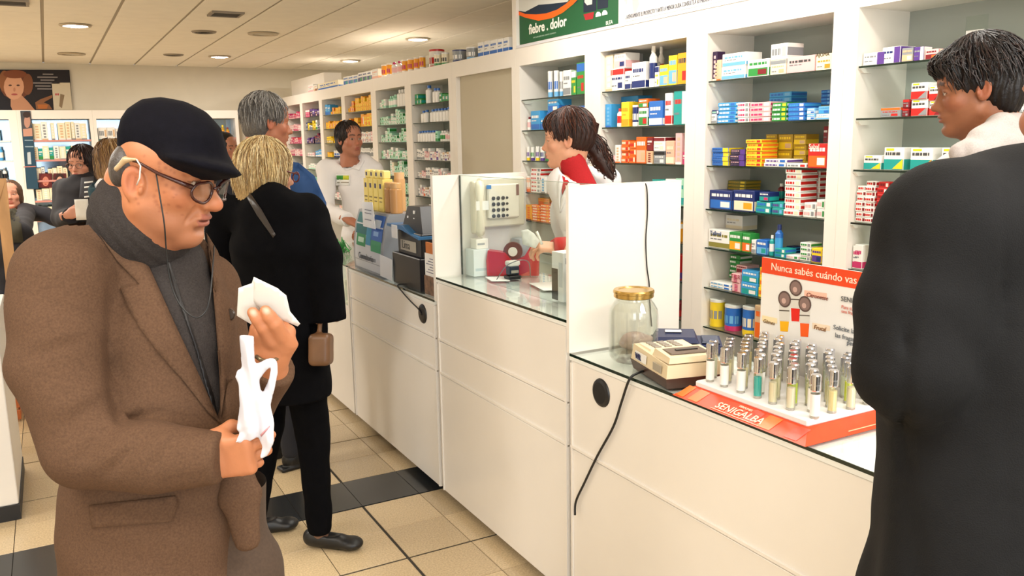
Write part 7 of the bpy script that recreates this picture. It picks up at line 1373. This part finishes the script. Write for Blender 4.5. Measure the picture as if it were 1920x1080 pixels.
for k in range(170):
    ph = rr.uniform(0, 6.28); ra = rr.uniform(.5, 1.35); am = rr.uniform(.004, .014); w0 = rr.uniform(0, 6); pts_ = []; L_ = rr.uniform(.6, 1.02)
    for i in range(13):
        t_ = i/12*L_*4; j = min(int(t_), 3); f_ = t_-j; c0_ = P(*path[j])*(1-f_)+P(*path[j+1])*f_; r_ = (rad[j]*(1-f_)+rad[j+1]*f_)*ra
        pts_.append(c0_+AR*(r_*math.cos(ph)+am*math.sin(w0+i*1.1))+AU*(r_*.6*math.sin(ph)+am*math.cos(w0+i*1.1))-AF*(r_*math.sin(ph)))
    m.tube(pts_, .0016, 4, rr.choice(BR), caps=False)
for k in range(14): # loose curl on top of the tie
    o0 = P(1104+rr.uniform(-3, 3), 256+rr.uniform(-5, 4), 3.78); m.tube([o0, o0+AR*.02+AU*rr.uniform(.005, .015), o0+AR*.036+AU*rr.uniform(.02, .04), o0+AR*rr.uniform(.036, .045)+AU*.058, o0+AR*.026+AU*.062], .0018, 4, rr.choice(BR), caps=False)
o = m.build('hair_strands', HAIRM, pt); o['kind'] = 'stuff'
tag(paper([(977, 432), (990, 430), (1002, 438), (1012, 452), (1004, 466), (992, 462), (980, 458)], 3.40, '', .02), 'folded white prescription in the woman pharmacist\'s hand', 'paper')
tag(MB().tube([P(1006, 434, 3.42), P(1011, 446, 3.42), P(1016, 458, 3.43)], .006, 8).build('white_pen', mat('hub_white', '#e8e4da', .4)), 'short white pen in the woman pharmacist\'s hand', 'pen')
# --- young man in a grey and white hooded top
py_ = Person((2.12, 1.28, 0), 190, 'young man in pale hooded top seen in profile at the right', H=1.84, wid=1.1, skin='#8e5a3e')
py_.J['shL'] = tuple(py_.local(P(1800, 345, 2.12))); py_.J['shR'] = tuple(py_.local(P(1990, 330, 2.4)))
py_.add_head(160, 9, 0, center=P(1828, 166, 2.16), sc=.92, h=.0034, brow='#1a100c', stubble=.06, lips='#8f5444')
py_.garment('hooded_top', mat('white_jersey', '#e9e4e2', .85, noise=.03, nscale=40, bump=.15, bscale=300), off=.022, hem=.80, h=.009, amp=.003, neck=.066); py_.body(); py_.trousers(mat('dark_trousers')); py_.shoes(SHOE)
HOODM = mat('grey_jersey', '#b2a9a5', .9, noise=.12, nscale=300, bump=.2, bscale=500)
c0 = P(1858, 262, 2.16); g = G(c0-.27, c0+.27, .007)
for (a, b, r) in (((1796, 288, 2.00), (1835, 262, 2.01), .022), ((1835, 262, 2.01), (1878, 240, 2.06), .030), ((1878, 240, 2.06), (1925, 245, 2.16), .040), ((1925, 245, 2.16), (1950, 265, 2.26), .045), ((1800, 292, 2.01), (1800, 296, 2.2), .022), ((1822, 282, 1.99), (1880, 268, 2.02), .024), ((1880, 268, 2.02), (1935, 268, 2.10), .030), ((1800, 296, 2.2), (1880, 262, 2.34), .03), ((1880, 262, 2.34), (1940, 255, 2.28), .04)): g.add(cone(P(*a), P(*b), r), .007)
folds(g, .0025, (40, 38, 44)); g.sub(cone(py_.neck[0]+(py_.neck[0]-py_.neck[1]), py_.neck[1], .072, .066), .006); vs, fs = g.net(); link('hood', sdf_mesh([(vs, fs)], 'hood', HOODM), py_.root)
hy = py_.hair([(ell((0, -.024, .043), (.090, .112, .103)), .02), (ell((0, -.065, -.02), (.076, .055, .080)), .03), (ell((0, .055, .075), (.07, .05, .035)), .02)], HAIRM, '#140e0d', h=.0045, groove=.003, subs=[(ell((0, .112, -.03), (.085, .060, .085)), .010), (ell((.085, .022, -.05), (.026, .040, .055)), .010), (ell((-.085, .022, -.05), (.026, .040, .055)), .010)])
py_.strands(hy, 700, (2, 70), (58, 112), ['#171010', '#241917', '#0d0909', '#322420'], HAIRM, r=.0016, seed=12, wob=.016, npt=7, lift=.003, center=(0, -.02, .03))
# --- person in a black coat close to the camera, back turned
pk = Person((P(1900, 500, 1.13)[0], P(1900, 500, 1.13)[1], 0), 96, 'person in black wool coat with back turned, cut off by the right edge', H=1.80, wid=1.0, dep=1.1, skin='#b0785c')
pk.J['shL'] = tuple(pk.local(P(1778, 432, 1.08))); pk.J['elL'] = tuple(pk.local(P(1712, 690, 1.06))); pk.J['wrL'] = tuple(pk.local(P(1850, 830, 1.34))); pk.J['shR'] = tuple(pk.local(P(2085, 420, 1.08)))
pk.J['elR'] = tuple(pk.local(P(2150, 700, 1.06))); pk.J['wrR'] = tuple(pk.local(P(2110, 1080, 1.0)))
pk.add_head(100, 0, 0, center=P(2060, 190, 1.15), h=.006)
def exk(g):
    pts_ = g.xyz(); Xw = [pts_[0]*pk.R[0][i]+pts_[1]*pk.R[1][i]+pts_[2]*pk.R[2][i]+pk.pos[i]-CO[i] for i in range(3)]; cc_ = [CM[i][0]*Xw[0]+CM[i][1]*Xw[1]+CM[i][2]*Xw[2] for i in range(3)]; cc_[2] = np.maximum(cc_[2], .2); pk.px = (960+F_PX*cc_[0]/cc_[2], 540+F_PX*cc_[1]/cc_[2])
    L = pk.local; g.add(cone(L(P(1778, 422, 1.08)), L(P(1950, 372, 1.12)), .073, .075), .05); g.add(cone(L(P(1775, 430, 1.08)), L(P(1718, 580, 1.07)), .074, .070), .03); g.add(cone(L(P(1718, 580, 1.07)), L(P(1708, 690, 1.06)), .070, .064), .02); g.add(cone(L(P(1708, 690, 1.06)), L(P(1790, 800, 1.22)), .064, .050), .02); g.add(etube(L(P(1900, 420, 1.12)), L(P(1862, 1400, 1.12)), (.13, .09), (.17, .13), (1, 0, 0)), .03)
    for (ax_, ay_, bx_, by_, w_, am_) in ((1712, 520, 1700, 640, 9, .005), (1700, 640, 1694, 780, 9, .007), (1694, 780, 1700, 880, 12, .008), (1640, 560, 1690, 600, 12, .003), (1625, 660, 1680, 690, 12, .003), (1640, 760, 1690, 730, 12, .004), (1880, 330, 1890, 1080, 6, .003), (1700, 930, 1720, 1080, 20, .004), (1690, 400, 1720, 520, 12, .003), (1780, 600, 1850, 700, 25, .003)):
        ex, ey = bx_-ax_, by_-ay_; t_ = np.clip(((pk.px[0]-ax_)*ex+(pk.px[1]-ay_)*ey)/(ex*ex+ey*ey), 0, 1); d2 = (pk.px[0]-ax_-ex*t_)**2+(pk.px[1]-ay_-ey*t_)**2; g.F += (am_*np.exp(-d2/(w_*w_))*(cc_[2] < 1.15)).astype(np.float32)
pk.garment('black_coat', mat('coat_black', '#101011', .88, spec=.25, noise=.15, nscale=40, bump=.3, bscale=600), off=.014, hem=.50, h=.008, extra=exk, amp=.0012); pk.add_hand('L', V(0, 0, -1)+frame(96)[1]*.2, -frame(96)[0], 1, h=.006); pk.body(); pk.trousers(mat('dark_trousers')); pk.shoes(SHOE)
pk.hair(hairfit(), HAIRM, '#1c1412', h=.007, subs=[FACE()])
# --- background customers
pd_ = Person((P(430, 300, 7.0)[0], P(430, 300, 7.0)[1], 0), -20, 'person with short black hair glimpsed between the cap and the grey-haired man', H=1.74, skin='#b57a5e')
pd_.add_head(-25, 5, center=P(423, 278, 6.9), h=.008, brow='#1a1210'); pd_.garment('pullover', mat('dark_pullover', '#2a2c38', .9), off=.015, hem=.86, h=.018, amp=0); pd_.body(); pd_.trousers(mat('dark_trousers'), h=.016); pd_.shoes(SHOE)
pd_.hair(hairfit(.010), HAIRM, '#120d0c', h=.007, subs=[(ell((0, .105, -.03), (.08, .065, .09)), .012)])
pw = Person((P(155, 400, 6.0)[0], P(155, 400, 6.0)[1], 0), -100, 'woman with dark bob and glasses holding a white paper, black jacket and striped top', H=1.64, wid=1.15, skin='#c98e74')
pw.J['shR'] = tuple(pw.local(P(122, 355, 6.05))); pw.J['elR'] = tuple(pw.local(P(115, 410, 6.0))); pw.J['wrR'] = tuple(pw.local(P(133, 405, 5.75))); pw.J['shL'] = tuple(pw.local(P(190, 355, 6.05))); pw.J['elL'] = tuple(pw.local(P(198, 420, 6.0))); pw.J['wrL'] = tuple(pw.local(P(175, 405, 5.75)))
pw.add_head(-92, 2, center=P(154, 308, 6.0), sc=1.02, h=.006, brow='#2a1a18', fem=True, lips='#a04a44'); pw.add_hand('R', AR+AU*.3, -AF, -1, wr=P(129, 402, 5.74), h=.005, curl=(.6, .8, .5)); pw.add_hand('L', -AR+AU*.3, -AF, 1, wr=P(172, 402, 5.74), h=.005, curl=(.6, .8, .5))
pw.garment('black_jacket', mat('black_jacket', '#1d1b21', .85, noise=.1, nscale=30), off=.02, hem=.80, h=.011, amp=.004); pw.body(); pw.trousers(mat('dark_trousers'), h=.014); pw.shoes(SHOE)
jkt = next(o for o in COL.objects if o.parent == pw.root and o.name.startswith('black_jacket')); bvp = bvh_of([jkt])
patch(bvp, [(152, 333), (176, 330), (178, 372), (148, 372)], 'striped_top', mat('grey_top', '#4a4a50', .9), pw.root, off=.006, thick=.004, step=5)
for k in range(4): patch(bvp, [(158, 341+k*9), (174, 339+k*9), (174, 342+k*9), (158, 344+k*9)], 'white_stripe', mat('paper'), pw.root, off=.011, thick=.002, step=5)
g = G(P(158, 330, 6)-.15, P(158, 330, 6)+.15, .008); g.add(cone(P(158, 334, 6.0), P(156, 326, 6.0), .07, .062), .02); vs, fs = g.net(); link('collar', sdf_mesh([(vs, fs)], 'collar', mat('black_jacket')), pw.root)
pw.hair([(ell((0, -.022, .036), (.094, .112, .102)), .02), (etube((0, -.03, .0), (0, -.03, -.10), (.098, .09), (.096, .08), (1, 0, 0)), .03)], HAIRM, '#1f1214', h=.006, groove=.002, subs=[(ell((0, .10, -.045), (.062, .085, .088)), .012), (rbox((0, 0, -.30), (.3, .3, .17), None, .01), .02)])
pw.strands([o for o in COL.objects if o.parent == pw.root and o.name.startswith('hair')][0], 200, (2, 35), (85, 130), ['#241416', '#150c0e', '#3a2224'], HAIRM, r=.0022, seed=15, wob=.01, npt=9, lift=.002, center=(0, -.02, .01))
h_ = lambda x, y, z: pw.hc+V(x, y, z)*1.02 @ pw.HR_; m = MB()
for sx in (-1, 1): m.tube([h_(sx*.035+.024*math.cos(a), .108, -.006+.018*math.sin(a)) for a in np.linspace(0, 6.28, 15)[:-1]], .0022, 5, closed=True); m.tube([h_(sx*.06, .105, 0), h_(sx*.08, .0, .01)], .002, 5)
m.tube([h_(-.011, .11, 0), h_(.011, .11, 0)], .002, 5); m.build('glasses', mat('thin_frame', '#7a5a52', .3, metal=.5), pw.root)
tag(paper([(139, 374), (165, 373), (167, 412), (143, 413)], 5.66, '', .004), 'white leaflet held by the woman with the dark bob', 'paper')
pt_ = Person((P(236, 400, 4.9)[0], P(236, 400, 4.9)[1], 0), 120, 'person with wavy light brown hair in teal coat, mostly hidden behind the old man', H=1.66, wid=1.0, skin='#c08a6c')
pt_.add_head(110, 5, center=P(212, 305, 4.85), h=.008, brow='#5a4028'); pt_.J['shL'] = tuple(pt_.local(P(198, 360, 4.8))); pt_.J['elL'] = tuple(pt_.local(P(202, 430, 4.75)))
pt_.garment('teal_coat', mat('teal_cloth', '#1c3a44', .9, noise=.1, nscale=30), off=.026, hem=.75, h=.013, amp=.004); pt_.body(); pt_.trousers(mat('dark_trousers'), h=.016); pt_.shoes(SHOE)
ht = pt_.hair([(ell((0, -.022, .034), (.092, .112, .100)), .02), (ell((0, -.03, -.05), (.094, .095, .10)), .03)], HAIRM, '#7d5c38', h=.006, groove=.004, subs=[(ell((0, .105, -.04), (.062, .07, .10)), .012)])
pt_.strands(ht, 160, (5, 40), (90, 140), ['#8f6c42', '#6b4a2c', '#a8875a', '#4a3220'], HAIRM, r=.0022, seed=14, wob=.02, npt=9, lift=.003, center=(0, -.025, .0))
g = G(P(190, 348, 4.8)-.16, P(190, 348, 4.8)+.16, .008); g.add(cone(P(186, 352, 4.82), P(196, 345, 4.78), .03, .04), .02); vs, fs = g.net(); link('white_scarf', sdf_mesh([(vs, fs)], 'white_scarf', WCOAT), pt_.root)
# seated woman
ps = Person((-.30, 7.46, -.36), -78, 'seated woman in black coat with her arm along the next chair, left edge', H=1.66, wid=1.1, skin='#c98e74')
ps.J['shR'] = tuple(ps.local(P(-18, 405, 7.3))); ps.J['elR'] = tuple(ps.local(P(-25, 460, 7.2))); ps.J['wrR'] = tuple(ps.local(P(5, 480, 7.0))); ps.J['shL'] = tuple(ps.local(P(48, 398, 7.3))); ps.J['elL'] = tuple(ps.local(P(85, 402, 7.35))); ps.J['wrL'] = tuple(ps.local(P(112, 416, 7.35)))
ps.leg = dict(knR=(.11, .40, .87), anR=(.12, .42, .49), knL=(-.11, .42, .87), anL=(-.12, .40, .49))
ps.add_head(-64, -8, center=P(20, 366, 7.25), h=.007, brow='#4a3428', fem=True); ps.add_hand('L', AR-AU*.4, AU, 1, wr=P(113, 416, 7.35), h=.006)
ps.garment('black_coat', mat('black_jacket'), off=.02, hem=.86, h=.014, amp=.004); ps.body(); ps.trousers(mat('dark_trousers'), h=.014)
for sg, n in ((1, 'R'), (-1, 'L')):
    an = ps.world(ps.leg['an'+n]); fw = frame(-78)[1]; gg = G(an-V(.3, .3, .1), an+V(.3, .3, .08), .008); gg.add(cone(V(an[0], an[1], .05), V(an[0], an[1], .035)+fw*.15, .042, .034), .02); gg.sub(rbox(V(an[0], an[1], -.1), (.5, .5, .1), None, .001), .002); vs, fs = gg.net(); link('shoe', sdf_mesh([(vs, fs)], 'shoe', SHOE), ps.root)
jkt = next(o for o in COL.objects if o.parent == ps.root and o.name.startswith('black_coat')); patch(bvh_of([jkt]), [(14, 392), (30, 390), (40, 420), (44, 455), (18, 455)], 'olive_top', mat('olive_knit', '#3f3a2a', .9), ps.root, off=.006, thick=.004, step=6)
hs_ = ps.hair([(ell((0, -.022, .036), (.092, .110, .100)), .02), (ell((0, -.03, -.04), (.092, .09, .08)), .03)], HAIRM, '#4f3524', h=.006, groove=.003, subs=[(ell((0, .10, -.035), (.062, .075, .085)), .012)])
